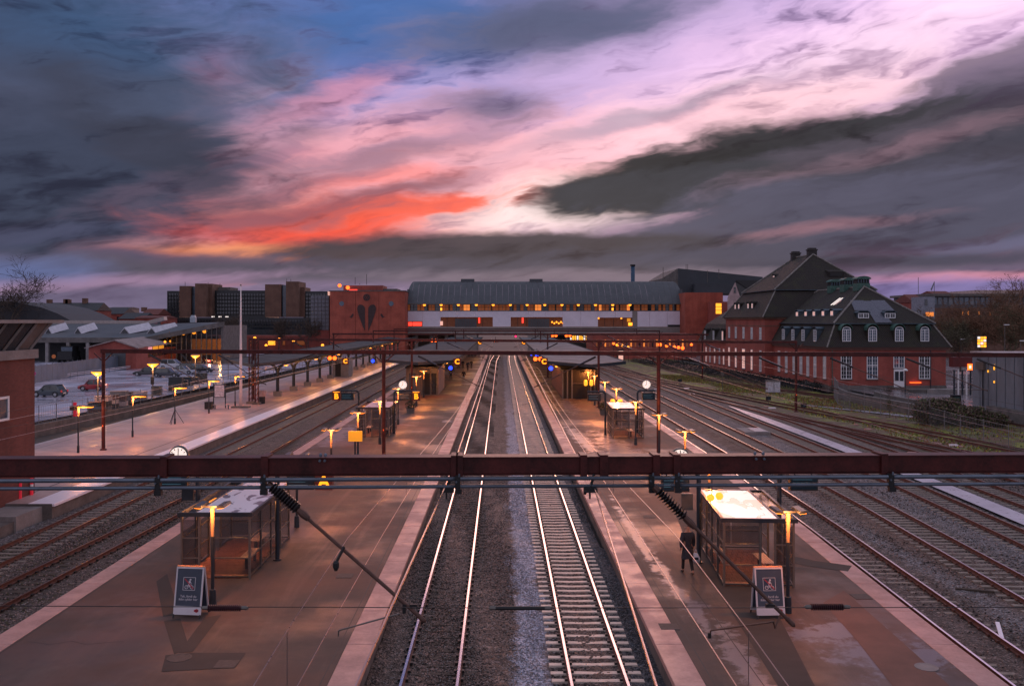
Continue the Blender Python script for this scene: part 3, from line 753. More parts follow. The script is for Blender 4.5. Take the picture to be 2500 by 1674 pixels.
# joints, cracks and small iron lids in the near paving
def joint(pts, w=.03, z=.0045, name='paving_joint'):
    b = MB()
    for a, c in zip(pts[:-1], pts[1:]):
        d = Vector((c[0] - a[0], c[1] - a[1], 0)); n_ = Vector((-d.y, d.x, 0)).normalized() * w / 2; b.quad((a[0] - n_.x, a[1] - n_.y, z), (a[0] + n_.x, a[1] + n_.y, z), (c[0] + n_.x, c[1] + n_.y, z), (c[0] - n_.x, c[1] - n_.y, z))
    return struct(b.build(name, M['darkline']))
joint([(5.35, 9), (5.35, 90)], .035); joint([(6.55, 9), (6.6, 60)], .03); joint([(-4.55, 9), (-4.55, 90)], .03); joint([(-13.75, 12), (-13.75, 90)], .03)
random.seed(12)
for k in range(9):
    y = 20 + k * 5.3 + random.uniform(-1, 1); sd = -1 if k % 2 else 1; x = -13.5 if sd < 0 else 5.4; L = random.uniform(2.5, 7); pts = []
    for i in range(12): pts.append((x + L * i / 11, y + .12 * math.sin(i * 1.3 + k) + random.uniform(-.05, .05)))
    joint(pts, random.uniform(.012, .03), name='paving_crack')
for (x, y) in ((-5.2, 21), (-5.6, 33), (-12.9, 41), (5.0, 27.5), (11.9, 30.5), (-7.3, 24.5), (6.9, 43)):
    b = MB(); b.box(x - .28, y - .28, .002, x + .28, y + .28, .012); struct(b.build('service_cover', M['cover']))
# frosted walkway between the right sidings
b = MB(); ys = list(np.arange(40, 107, 3))
for a, c in zip(ys[:-1], ys[1:]):
    wa = min(1, (107 - a) / 12) * .62; wc = min(1, (107 - c) / 12) * .62
    fx = lambda y: TRK['g'](y) + 2.05
    b.quad((fx(a) - wa, a, -.62), (fx(a) + wa, a, -.62), (fx(c) + wc, c, -.62), (fx(c) - wc, c, -.62))
b.M = None
struct(b.build('path_between_sidings', mat('frosted_walkway', (.50, .47, .55), .3, var=.2, vscale=.3)))
b = MB(); b.add([(35.0, 108, -.66), (36.2, 107, -.66), (41.8, 97, -.66), (44.5, 90, -.66), (43.0, 90, -.66), (39.8, 98, -.66)], [(5, 4, 3, 2, 1, 0)])
struct(b.build('path_to_cabinet', mat('pale_gravel_path', (.30, .28, .32), .5, var=.3, vscale=1)))
# car park and streets
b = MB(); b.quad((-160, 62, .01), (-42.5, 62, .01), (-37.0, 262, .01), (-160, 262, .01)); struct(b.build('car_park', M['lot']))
b = MB(); b.quad((48.5, 88, -.35), (140, 88, -.35), (140, 300, -.35), (46, 300, -.35)); struct(b.build('forecourt', mat('wet_paving', (.22, .20, .22), .3, var=.25, vscale=.5, wet=.15)))
b = MB(); b.quad((49, 62, -.6), (110, 62, -.6), (110, 86, -.6), (50.5, 86, -.6)); struct(b.build('yard', mat('grey_wet_yard', (.16, .17, .20), .35, var=.3, vscale=.4)))

# ------------------------------------------------------------------ overhead line portals
def portal(label, yf, x0, x1, posts, ztop=7.12, d=.26, w=.26, nsplice=8):
    """yf(x): distance of the beam at x"""
    t = thing('overhead_line_portal', label, 'gantry', (posts[0] if posts else 0, yf(posts[0] if posts else 0), 0), 0, 'red steel portals spanning the tracks')
    b = MB(); b.bar((x0, yf(x0), ztop - d / 2), (x1, yf(x1), ztop - d / 2), w, d - .03)
    b.bar((x0, yf(x0), ztop - .008), (x1, yf(x1), ztop - .008), w + .05, .016); b.bar((x0, yf(x0), ztop - d), (x1, yf(x1), ztop - d), w + .05, .016)
    b.build('beam', M['rust'], t, world=True)
    for k in range(nsplice):
        x = x0 + (x1 - x0) * (k + .5) / nsplice
        q = MB(); q.bar((x - .06, yf(x - .06), ztop - d / 2), (x + .06, yf(x + .06), ztop - d / 2), w + .09, d + .05); q.build('collar', M['rust'], t, world=True)
    for x in posts:
        q = MB(); y = yf(x); q.tube((x, y, .02), (x, y, ztop + .02), .125, n=12); 
        for zz in (3.2,): q.lathe((x, y, zz), [(.15, 0), (.15, .06)], 12)
        q.lathe((x, y, 0), [(.24, 0), (.24, .05), (.15, .12)], 12)
        for sg in (-1, 1): q.bar((x, y, ztop - .9), (x + sg * .7, yf(x + sg * .7), ztop - d), .07, .07)
        q.build('post', M['rust'], t, world=True)
        q = MB(); q.cbox((x, y - .12, 1.72), (.06, .05, .10)); q.build('orange_tag', emis('tag_orange', (1, .12, .02), .8), t, world=True)
    return t
def cantilever(t, att, end, m1, r=.035, ins=.55):
    """bracket tube with its ribbed insulator, between two 3-D points"""
    a = Vector(att); e = Vector(end); d = (e - a).normalized()
    q = MB(); q.tube(a, a + d * (ins * .14), .05, n=8); q.lathe(a + d * ins, [(.048, 0), (.055, .10), (.04, .2)], 10, axis=d); q.build('insulator_cap', M['armbrown'], t, world=True)
    q = MB(); n = 11; L = ins * .86
    for k in range(n):
        c = a + d * (ins * .14 + L * k / n); q.lathe(c, [(.030, 0), (.085, .004), (.085, .012), (.030, L / n)], 12, axis=d)
    q.build('insulator', M['porcelain'], t, world=True, smooth=False)
    q = MB(); q.tube(a + d * (ins + .1), e, r, n=10); q.lathe(e, [(r * 1.3, -.10), (r * 1.3, .02), (.01, .05)], 10, axis=d)
    q.build('bracket_tube', m1, t, world=True)
g1y = lambda x: 13.62 + .0275 * x * 1.0
g1 = portal('large red-brown beam crossing the whole foreground', g1y, -30, 33, [-23.6], nsplice=1)
for dx in (415, 655, 1110, 1122, 1423, 1600, 1650, 2160):
    x = (dx - HX) * 13.6 / F; q = MB(); y = g1y(x)
    q.bar((x - .05, g1y(x - .05), 6.99), (x + .05, g1y(x + .05), 6.99), .35, .31); q.build('collar', M['rust'], g1, world=True)
for dx in (785, 797, 1848, 1868):
    x = (dx - HX) * 13.5 / F; q = MB(); q.lathe((x, g1y(x) - .12, 7.13), [(.022, 0), (.022, .03), (.012, .05)], 8); q.lathe((x, g1y(x) - .165, 7.08), [(.02, 0), (.018, -.035)], 6, axis=(0, 1, 0)); q.build('bolt', M['pipe'], g1, world=True)
for z, yo, nm in ((6.815, -.22, 'upper'), (6.705, -.22, 'lower')):
    t = thing('conduit_pipe', ('upper' if nm == 'upper' else 'lower') + ' of the two grey pipes hung under the foreground beam', 'pipe', (0, g1y(0) + yo, z), 0, 'grey pipes under the beam')
    for (xa, xb) in ((-30, (1622 - HX) * 13.4 / F), ((1640 - HX) * 13.4 / F, 33)):
        q = MB(); q.tube((xa, g1y(xa) + yo, z), (xb, g1y(xb) + yo, z), .030 if nm == 'upper' else .027, n=14); q.build('pipe_run', M['pipe'], t, True, world=True)
    q = MB(); xa, xb = (1622 - HX) * 13.4 / F, (1640 - HX) * 13.4 / F; q.tube((xa, g1y(xa) + yo, z), (xb, g1y(xb) + yo, z), .014, n=8); q.build('pipe_link', M['pipe'], t, world=True)
for (dx, lab) in ((395, 'pipe clamp left of the left shelter, under the beam'), (648, 'pipe clamp holding the left long insulator'), (1118, 'pipe clamp above the left shiny rail'), (1592, 'pipe clamp holding the right long insulator'), (1655, 'pipe clamp just right of the pipe joint'), (2185, 'pipe clamp far right above the sidings')):
    x = (dx - HX) * 13.4 / F; y = g1y(x) - .22
    t = thing('pipe_clamp', lab, 'clamp', (x, y, 6.76), 0, 'black pipe clamps')
    q = MB(); q.cbox((x, y, 6.76), (.075, .085, .20)); q.cbox((x + .01, y - .03, 6.64), (.10, .07, .07)); q.build('body', M['black'], t, world=True)
    q = MB(); q.lathe((x + .02, y - .04, 6.87), [(.014, -.02), (.014, .025)], 6); q.lathe((x - .02, y - .05, 6.78), [(.014, 0), (.014, -.03)], 6, axis=(0, 1, 0)); q.build('bolt', M['pipe'], t, world=True)
# the two brackets of the foreground beam
t = thing('cantilever_bracket', 'rusty bracket with black ribbed insulator reaching over the left shiny track', 'bracket', tuple(V(648, 1185, 13.35)), 0, 'overhead line brackets')
A = V(655, 1180, 13.35); Eend = V(1033, 1512, 12.7); cantilever(t, A, Eend, M['armbrown'], .026, .60)
q = MB(); q.path([V(975, 1497, 12.65), V(935, 1508, 12.5), V(827, 1538, 12.3), V(826, 1552, 12.3)], .011, 6); q.build('steady_arm', M['frame'], t, world=True)
q = MB(); c = V(834, 1338, 13.0); q.bar(V(840, 1334, 13.0), V(818, 1378, 12.9), .03, .03); q.lathe(V(820, 1368, 12.9), [(.02, 0), (.045, .03), (.045, .09), (.02, .14)], 8, axis=(0, 0, -1)); q.cbox(V(1010, 1478, 12.75), (.11, .05, .05)); q.cbox(V(987, 1455 + 30, 12.75), (.05, .04, .12)); q.build('messenger_clamp', M['black'], t, world=True)
t = thing('cantilever_bracket', 'rusty bracket with black ribbed insulator reaching over the right platform', 'bracket', tuple(V(1590, 1185, 13.35)), 0, 'overhead line brackets')
A = V(1597, 1188, 13.35); cantilever(t, A, V(1934, 1522, 12.7), M['armbrown'], .026, .60)
q = MB(); q.path([V(1905, 1500, 12.6), V(1892, 1532, 12.5), V(1888, 1516, 12.45), V(1880, 1518, 12.4), V(1735, 1538, 12.3), V(1733, 1555, 12.3)], .012, 6); q.build('steady_arm', M['armbrown'], t, world=True)
q = MB(); q.cbox(V(1880, 1478, 12.75), (.12, .05, .05)); q.cbox(V(1732, 1550, 12.3), (.04, .04, .07)); q.build('messenger_clamp', M['black'], t, world=True)
for (x, lab) in ((1090, 'black pulley hanging below the beam at the left track'), (1440, 'black pulley hanging below the beam beside the right track')):
    t = thing('hanging_pulley', lab, 'pulley', tuple(V(x, 1195, 13.4)), 0, 'pulleys under the beam')
    q = MB(); P = V(x, 1195, 13.4); q.cbox(P, (.17, .09, .07)); q.lathe(P + Vector((-.07, 0, -.02)), [(.05, -.02), (.05, .02)], 12, axis=(1, 0, 0)); q.lathe(P + Vector((.09, 0, -.01)), [(.035, -.02), (.035, .02)], 10, axis=(1, 0, 0)); q.bar(P + Vector((0, 0, -.02)), P + Vector((0, 0, -.13)), .025, .025); q.bar(P, V(x + 12, 1180, 13.4) + Vector((0, .1, .12)), .03, .03); q.build('pulley_block', M['black'], t, world=True)
g2y = lambda x: 61.7 - .125 * x
portal('second red beam, its left post standing on the pale left platform', g2y, -28.3, 42, [-28.15, -8.0, 10.3])
g3y = lambda x: 100.3 - .26 * x
portal('third red beam, ending at a lone post in the right sidings', g3y, -29.5, 29.6, [-29.0, -10.0, 10.3, 29.6], nsplice=6)
portal('fourth red beam, above the middle of the platform roofs', lambda x: 150 - .1 * x, -28, 33, [-27.8, -4.6 - 6, 7.5, 32], nsplice=5)
portal('fifth red beam, in front of the two before the station hall', lambda x: 200 - .05 * x, -28, 34, [-28, -10, 8.5, 34], nsplice=4)
portal('last red beam, right before the white station hall', lambda x: 245, -28.5, 36, [-28.5, -10, 9, 36], nsplice=3)
# small brackets of the second and third beams
for (beam, pts) in ((2, [(-24.6, -20.6), (-19.6, -16.3), (-5.6, -2.1), (6.2, 2.8), (12.0, 15.8), (16.6, 20.0), (21.0, 24.1), (25.6, 28.6), (29.8, 32.6)]), (3, [(-24, -20.6), (-19.6, -16.2), (-6, -2), (6, 2.7), (12.2, 16), (17, 20), (21, 24)]), (4, [(-6, -2), (6, 2.7), (13, 16), (17, 20)])):
    gy = {2: g2y, 3: g3y, 4: lambda x: 150 - .1 * x}[beam]
    for (xa, xb) in pts:
        m_ = {2: 'second', 3: 'third', 4: 'fourth'}[beam]
        kn = {-20.6: 'the track at the frosted edge', -16.3: 'the track behind the B signs', -16.2: 'the track behind the B signs', -2.1: 'the left shiny track', -2: 'the left shiny track', 2.8: 'the track on pale sleepers', 2.7: 'the track on pale sleepers', 15.8: 'the right platform track', 16: 'the right platform track', 20.0: 'the second right siding', 20: 'the second right siding', 24.1: 'the third right siding', 24: 'the third right siding', 28.6: 'the siding by the frosted path', 32.6: 'the short siding'}[xb]
        t = thing('cantilever_bracket', f'thin bracket under the {m_} red beam over {kn}', 'bracket', (xa, gy(xa), 6.8), 0, f'brackets under the {m_} beam')
        a = Vector((xa, gy(xa) - .2, 6.75)); e = Vector((xb + (.7 if xb > xa else -.7), gy(xb) - 2.6, 4.9)); d = (e - a)
        q = MB(); q.tube(a, a + d * .3, .07, n=6); q.build('insulator', M['porcelain'], t, world=True)
        q = MB(); q.tube(a + d * .3, e, .030, n=6); q.bar(e + Vector((0, 0, .05)), Vector((xb - (.5 if xb > xa else -.5), e.y, 5.0)), .03, .03); q.build('bracket_tube', M['armbrown'], t, world=True)
# wires
def wire(label, pts, r, m, cat='overhead wire', name='overhead_wire', droppers=None):
    q = MB(); q.path(pts, r, 6)
    if droppers:
        for a, c in droppers: q.tube(a, c, r * .7, n=4)
    return tag(q.build(name, m), label, cat, 'overhead wires')
def run(x, z0, ys, sag=0.0): return [Vector((x(y), y, z0 + (sag * math.sin((y % 50) / 50 * PI) * -1 if sag else 0))) for y in ys]
def lane(key, name, zc=4.95, y1=250, dx=.4, first=None):
    fx = TRK[key]; ys = list(np.arange(6, y1, 4.0))
    sg = lambda y: fx(y) + dx * math.cos(PI * (y - 13.0) / 50)
    c = [Vector((sg(y), y, zc)) for y in ys]
    mz = lambda y: 5.85 - .55 * math.sin(PI * (((y - 13.0) % 50) / 50))
    m = [Vector((sg(y), y, mz(y))) for y in ys]
    dr = [(Vector((sg(y), y, zc)), Vector((sg(y), y, mz(y)))) for y in ys[1::3]]
    wire(f'lower contact wire over the {name}', c, .0075, M['wire'])
    wire(f'upper carrying wire over the {name}', m, .0065, M['wire_dark'] if key not in 'cd' else M['wire'], droppers=dr)
lane('c', 'left shiny track', dx=-.40); lane('d', 'track on pale sleepers', dx=.05)
for k, n, in (('a', 'track by the frosted platform edge'), ('b', 'track behind the left sign platform'), ('e', 'track along the right platform edge'), ('f', 'second track of the right sidings'), ('g', 'third track of the right sidings')): lane(k, n, y1=200)
wire('thick pale cable running down from the left pulley', [V(1201, 858, 80), V(1119, 1101.5, 17), V(1086, 1190, 13.35), V(872, 1668, 5.6), V(700, 2050, 3.8)], .011, M['wire'])
wire('thick pale cable running down from the right pulley', [V(1281.6, 865.5, 62), V(1402.8, 1104.7, 17), V(1452, 1193, 13.35), V(1603, 1674, 6.2), V(1720, 2050, 4.2)], .011, M['wire'])
# level cross wire with its insulators
yw = 12.0
w = [V(-200, 1477, yw), V(420, 1480, yw), V(1300, 1483, yw), V(2700, 1481, yw)]
wire('thin dark wire crossing the whole foreground below the beam', w, .0055, M['wire_dark'])
def rodins(x0, x1, y, lab, ribbed=True, m=None):
    a = V(x0, y, yw); c = V(x1, y, yw); t = thing('wire_insulator', lab, 'insulator', tuple(a), 0, 'insulators on the cross wire')
    d = (c - a); L = d.length; q = MB()
    q.lathe(a, [(.010, -.09), (.026, -.07), (.026, 0)], 8, axis=d); q.lathe(c, [(.026, 0), (.026, .07), (.010, .09)], 8, axis=d); q.build('end_fitting', M['frame'], t, world=True)
    q = MB(); n = 16 if ribbed else 1
    if ribbed:
        for k in range(n): q.lathe(a + d * (k / n), [(.016, 0), (.045, .004), (.045, .010), (.016, L / n)], 10, axis=d)
    else: q.lathe(a, [(.022, 0), (.026, L * .1), (.024, L)], 10, axis=d)
    q.build('insulator_rod', m or M['ins_red'], t, world=True)
rodins(508, 590, 1483, 'dull red ribbed insulator below the left bicycle sign')
rodins(1210, 1330, 1483.5, 'smooth black insulator over the pale sleepers', False, M['black'])
rodins(1980, 2060, 1480.5, 'dull red ribbed insulator right of the right bicycle sign')
q = MB(); P = V(440, 1482, yw); q.bar(V(415, 1484, yw), V(470, 1480, yw), .035, .02)
# lattice mast pair and flagpole on the left platform
for (px, by, lab) in ((614 - 2, 985, 'left one of two close lattice masts beside the flagpole'), (627, 987, 'right one of two close lattice masts beside the flagpole')):
    X, Y = G(px, by); t = thing('lattice_mast', lab, 'mast', (X, Y, 0), 0, 'lattice masts by the flagpole')
    q = MB()
    for sx in (-.16, .16):
        for sy in (-.16, .16): q.bar((X + sx, Y + sy, 0), (X + sx, Y + sy, 7.2), .06, .06)
    q.build('upright', M['rust'], t, world=True); q = MB(); 
    for k in range(12):
        z = .3 + k * .56
        for sx in (-.16, .16): q.bar((X + sx, Y - .16, z), (X + sx, Y + .16, z + .5), .03, .03)
        for sy in (-.16, .16): q.bar((X - .16, Y + sy, z), (X + .16, Y + sy, z + .5), .03, .03)
    q.build('lacing', M['rust'], t, world=True); q = MB(); q.cbox((X, Y, .12), (.8, .7, .24)); q.build('foot', M['conc_dark'], t, world=True)
X, Y = G(588, 994.7); t = thing('flagpole', 'tall slender white flagpole on the pale left platform', 'flagpole', (X, Y, 0))
q = MB(); q.lathe((X, Y, .15), [(.17, 0), (.15, 4), (.10, 9), (.05, 12.7)], 12); q.build('pole', mat('flagpole_white', (.80, .66, .66), .4, var=.05), t, True, world=True)
q = MB(); q.lathe((X, Y, 12.85), [(.09, 0), (.11, .06), (.02, .14)], 10); q.build('knob', M['frame'], t, world=True)
q = MB(); q.prism([(X - .9, Y - .5, .01), (X + .9, Y - .5, .01), (X + .9, Y + .5, .01), (X - .9, Y + .5, .01)], (0, 0, .14)); q.build('base_plate', M['conc_dark'], t, world=True)
# braced wire tensioners under the second beam, left
for (a, c, lab) in ((V(780, 860, 64), V(585, 925, 66), 'long dark stay rod from the second beam down to the flagpole'), (V(440, 862, 64.5), V(500, 925, 60), 'short dark stay under the second beam beside the white car')):
    q = MB(); q.tube(a, c, .035, n=6); d = c - a; 
    for k in range(8): q.lathe(a + d * (.1 + k * .02), [(.03, 0), (.08, .03), (.03, .08)], 6, axis=d)
    tag(q.build('stay_rod', M['black']), lab, 'stay')

# ------------------------------------------------------------------ platform furniture
SHX = {}
M['shelter_roof'] = None
def frost_glass():
    m = bpy.data.materials.new('frosted_glass_painted_sheen'); m.use_nodes = True; N = NT(m.node_tree); b = m.node_tree.nodes['Principled BSDF']
    g = N.new('ShaderNodeNewGeometry'); pos = g.outputs['Position']
    n = N.noise(N.mapping(pos, loc=(3.1, 7.7, 0), scale=(1.0, .5, 1)), 1.0, 4, .55, .9).outputs['Fac']; e = N.mrange(n, .555, .585, 0, 1)
    N.link(N.mix(e, (.90, .86, .92), (.06, .06, .08)), b.inputs['Base Color'])  # near-white mixes frost with sky reflection put into the colour
    b.inputs['Roughness'].default_value = .28; b.inputs['Specular IOR Level'].default_value = 1.0; b.inputs['Coat Weight'].default_value = .6; b.inputs['Coat Roughness'].default_value = .12
    return m
M['frostglass'] = frost_glass()
M['paver'] = mat('red_brick_paver', (.22, .085, .055), .7, var=.3, vscale=7, bump=.2)
M['benchwood'] = mat('pale_bench_slat', (.52, .40, .36), .45, var=.15, vscale=6)
def bench(parent, c, L=1.5, along='Y'):
    """bench as a thing of its own"""
    t = parent
    for k in range(5):
        q = MB(); o = -.18 + k * .09
        if along == 'Y': q.box(o - .035, -L / 2, .43, o + .035, L / 2, .46)
        else: q.box(-L / 2, o - .035, .43, L / 2, o + .035, .46)
        q.build('slat', M['benchwood'], t)
    for s in (-.38, .38):
        q = MB()
        if along == 'Y': q.box(-.05, s * L - .04, 0, .05, s * L + .04, .40); q.box(-.2, s * L - .03, .39, .2, s * L + .03, .43)
        else: q.box(s * L - .04, -.05, 0, s * L + .04, .05, .40); q.box(s * L - .03, -.2, .39, s * L + .03, .2, .43)
        q.build('leg', M['navy'], t)
def shelter(label, x0, x1, y0, y1, rot, mirror, near):
    """glass waiting shelter, long side along the platform"""
    W = x1 - x0; L = y1 - y0; t = thing('waiting_shelter', label, 'shelter', (x0, y0, 0), rot, 'glass waiting shelters'); H = 2.22
    mx = (lambda x: W - x) if mirror else (lambda x: x)
    fr = M['frame']
    posts = [(0, 0), (W, 0), (0, L), (W, L), (mx(.62), 0), (mx(1.12), 0), (0, L / 2), (W, L / 2), (0, L * .25), (W, L * .25), (0, L * .75), (W, L * .75)]
    for (x, y) in posts:
        q = MB(); q.cbox((x, y, H / 2), (.07, .07, H)); q.build('post', fr, t)
    def bars(x0_, y0_, x1_, y1_, zs):
        for z in zs:
            q = MB(); q.bar((x0_, y0_, z), (x1_, y1_, z), .045, .045); q.build('crossbar', fr if z > .2 else M['navy'], t)
    def pane(a, c):
        q = MB(); q.bar((a[0], a[1], .12 + (H - .2) / 2), (c[0], c[1], .12 + (H - .2) / 2), .012, H - .3); q.build('glass_pane', M['glass'], t)
    Z = (.08, .74, 1.45)
    bars(0, 0, mx(.62) if not mirror else W, 0, Z) if False else None
    e0, e1 = sorted((mx(0), mx(.62))); bars(e0, 0, e1, 0, Z); pane((e0 + .03, 0), (e1 - .03, 0))
    e0, e1 = sorted((mx(1.12), mx(W))); bars(e0, 0, e1, 0, Z); pane((e0 + .03, 0), (e1 - .03, 0))
    for X in (0, W):
        for k in range(4):
            a, c = L * k / 4, L * (k + 1) / 4
            if X == mx(0) and k == 2: continue
            bars(X, a, X, c, Z); pane((X, a + .04), (X, c - .04))
    bars(0, L, W, L, Z); pane((.04, L), (W / 2 - .03, L)); pane((W / 2 + .03, L), (W - .04, L))
    # roof: navy frame, dark strip and frosted sheet
    q = MB(); q.box(-.12, -.12, H, W + .12, -.02, H + .14); q.box(-.12, L + .02, H, W + .12, L + .12, H + .14); q.box(-.12, -.02, H, -.02, L + .02, H + .14); q.box(W + .02, -.02, H, W + .12, L + .02, H + .14)
    q.build('roof_frame', M['navy'], t)
    a, c = sorted((mx(.52), mx(W + .02))); q = MB(); q.box(a, -.02, H + .10, c, L + .02, H + .125); q.build('frosted_roof_pane', M['frostglass'], t)
    a, c = sorted((mx(-.02), mx(.46))); q = MB(); q.box(a, -.02, H + .07, c, L + .02, H + .09); q.build('clear_roof_pane', M['glass'], t)
    q = MB(); q.box(mx(.49) - .03, -.02, H + .05, mx(.49) + .03, L + .02, H + .15); q.build('roof_rail', M['navy'], t)
    if near:
        me = None; n = 0
        for i in range(int(L / .42)):
            for j in range(int((W - .1) / .21)):
                x = .1 + j * .21 + (.105 if i % 2 else 0); y = .25 + i * .42
                if x > W - .1 or y > L - .15: continue
                if me is None: q = MB(); q.box(-.098, -.204, 0, .098, .204, .03); o = q.build('floor_paver', M['paver'], t); me = o.data
                else: o = inst(me, 'floor_paver', t, (0, 0, 0))
                o.location = (x, y, .002 + random.uniform(-.003, .003)); n += 1
    else:
        q = MB(); q.box(.08, .08, .003, W - .08, L - .08, .02); q.build('brick_floor', M['paver'], t)
    point_light(t, (W * .5, L * .5, 1.95), 90 if near else 70, (1, .34, .10), .2)
    q = MB(); q.box(mx(.12) - .03, L * .5 - .5, H - .07, mx(.12) + .03, L * .5 + .5, H - .02); q.build('lamp_tube', M['sodium'], t)
    return t
shelter('near glass shelter with frosted roof on the left platform', -11.3, -8.9, 32.6, 38.6, R(0), False, True)
shelter('near glass shelter beside the walking man, right platform', 7.66, 10.0, 31.7, 37.0, R(-4), True, True)
shelter('far glass shelter between the two amber B signs', -11.3, -8.85, 72.4, 77.6, 0, False, False)
shelter('far glass shelter ahead of the right dark canopy', 8.7, 11.05, 71.7, 77, R(-2), True, False)
for (x, y, al, lab) in ((-9.35, 34.4, 'Y', 'slatted bench inside the near left shelter, front right corner'), (-9.7, 37.0, 'Y', 'slatted bench deep inside the near left shelter'), (9.55, 33.6, 'Y', 'slatted bench inside the near right shelter behind the bicycle sign'),
                        (8.15, 35.2, 'Y', 'slatted bench at the back left inside the near right shelter'), (-9.2, 74, 'Y', 'bench inside the far left shelter by the red post'), (10.2, 73.2, 'Y', 'bench inside the far right shelter'), (-10.8, 75.5, 'Y', 'bench beside the yellow panel at the far left shelter')):
    t = thing('bench', lab, 'bench', (x, y, 0.02), 0, 'benches in the shelters'); bench(t, (0, 0, 0), 1.5, al)
# lamps with two flat heads on one mast
def twin_lamp(label, x, y, h=3.15, lit=1.0, power=70, tilt=0.0, group='twin-headed lamps on the middle platforms', near=False):
    t = thing('platform_lamp', label, 'street lamp', (x, y, 0), 0, group)
    q = MB(); q.lathe((0, 0, 0), [(.12, 0), (.10, .5), (.055, .52), (.055, h * .70)], 10); q.build('mast', M['navy'], t)
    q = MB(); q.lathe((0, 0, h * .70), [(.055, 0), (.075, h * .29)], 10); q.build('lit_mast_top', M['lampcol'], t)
    q = MB(); q.bar((-.35, 0, h), (.35, 0, h), .05, .05); q.build('crossarm', M['navy'], t)
    for s in (-1, 1):
        q = MB(); q.M = Matrix.Translation((s * .36, 0, h + .06)) @ Matrix.Rotation(R(s * -8), 4, 'Y')
        q.prism([(-.26, -.10, -.03), (.26, -.10, -.03), (.26, -.07, .05), (-.26, -.07, .05)], (0, .62, 0)) if False else q.add([(-.13, -.42, -.03), (.13, -.42, -.03), (.13, .42, -.03), (-.13, .42, -.03), (-.10, -.40, .05), (.10, -.40, .05), (.10, .40, .05), (-.10, .40, .05)], [(4, 5, 6, 7), (0, 1, 5, 4), (1, 2, 6, 5), (2, 3, 7, 6), (3, 0, 4, 7), (0, 3, 2, 1)])
        o = q.build('lamp_head', M['navy'], t)
        q = MB(); q.M = Matrix.Translation((s * .36, 0, h + .06)) @ Matrix.Rotation(R(s * -8), 4, 'Y'); q.box(-.10, -.38, -.05, .10, .38, -.032); q.build('lit_lens', M['sodium'], t)
    point_light(t, (0, -.46, h - .02), power * 3.4, (1, .27, .06), .10)
    return t
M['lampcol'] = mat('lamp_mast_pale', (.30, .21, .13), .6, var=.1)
LL = [(-9.27, 29.6, 'nearest twin lamp on the left platform, right behind the bicycle sign'), (-9.05, 40.8, 'twin lamp behind the near left shelter'), (-9.3, 50.4, 'yellow-topped twin lamp left of the first red post, nearest the pale edge'), (-9.3, 59.8, 'twin lamp beside the small yellow panel'),
      (-9.0, 68.3, 'twin lamp right in front of the far left shelter'), (-9.1, 81.3, 'twin lamp just behind the right B sign'), (-9.1, 98.7, 'twin lamp before the left kiosk door'), (-9.25, 109.8, 'twin lamp against the left kiosk front')]
for i, (x, y, lab) in enumerate(LL): twin_lamp(lab, x, y, power=70 if y < 60 else 125)
LR = [(8.95, 28.8, 'nearest twin lamp on the right platform, above the bicycle sign'), (8.9, 39.5, 'twin lamp behind the near right shelter'), (9.9, 49.7, 'lone yellow-topped twin lamp near the right platform edge, behind the foreground beam'), (10.0, 58.5, 'twin lamp right of the second portal post, right platform'),
      (9.9, 68, 'twin lamp right in front of the far right shelter'), (10.1, 81, 'twin lamp carrying two hanging yellow signs'), (10.1, 90, 'twin lamp second before the right canopy'), (10.1, 100, 'twin lamp beside the third portal post'), (10.2, 108, 'twin lamp at the corner of the right canopy')]
for i, (x, y, lab) in enumerate(LR):
    t = twin_lamp(lab, x, y, power=70 if y < 60 else 125)
    if i in (5, 8):
        for s in (-.33, .33):
            q = MB(); q.lathe((s, -.12, 1.55), [(.05, 0), (.2, .06), (.22, .35), (.2, .62), (.14, .7)], 10); q.build('hanging_sign', M['sodium_soft'], t)
t = thing('hanging_lantern', 'two round amber lanterns above the near right shelter roof', 'lantern', tuple(V(1740, 1195, 33)))
q = MB(); q.tube(V(1738, 1165, 33), V(1738, 1210, 33), .02, n=6); q.bar(V(1722, 1198, 33), V(1765, 1190, 33), .03, .03); q.build('hanger', M['navy'], t, world=True)
for px, py in ((1731, 1212), (1752, 1208)):
    q = MB(); P = V(px, py, 33); q.lathe(P - Vector((0, .18, 0)), [(.02, 0), (.11, .05), (.14, .18), (.11, .32), (.02, .36)], 10, axis=(.35, 1, -.2)); q.build('globe', M['sodium_soft'], t, True, world=True)
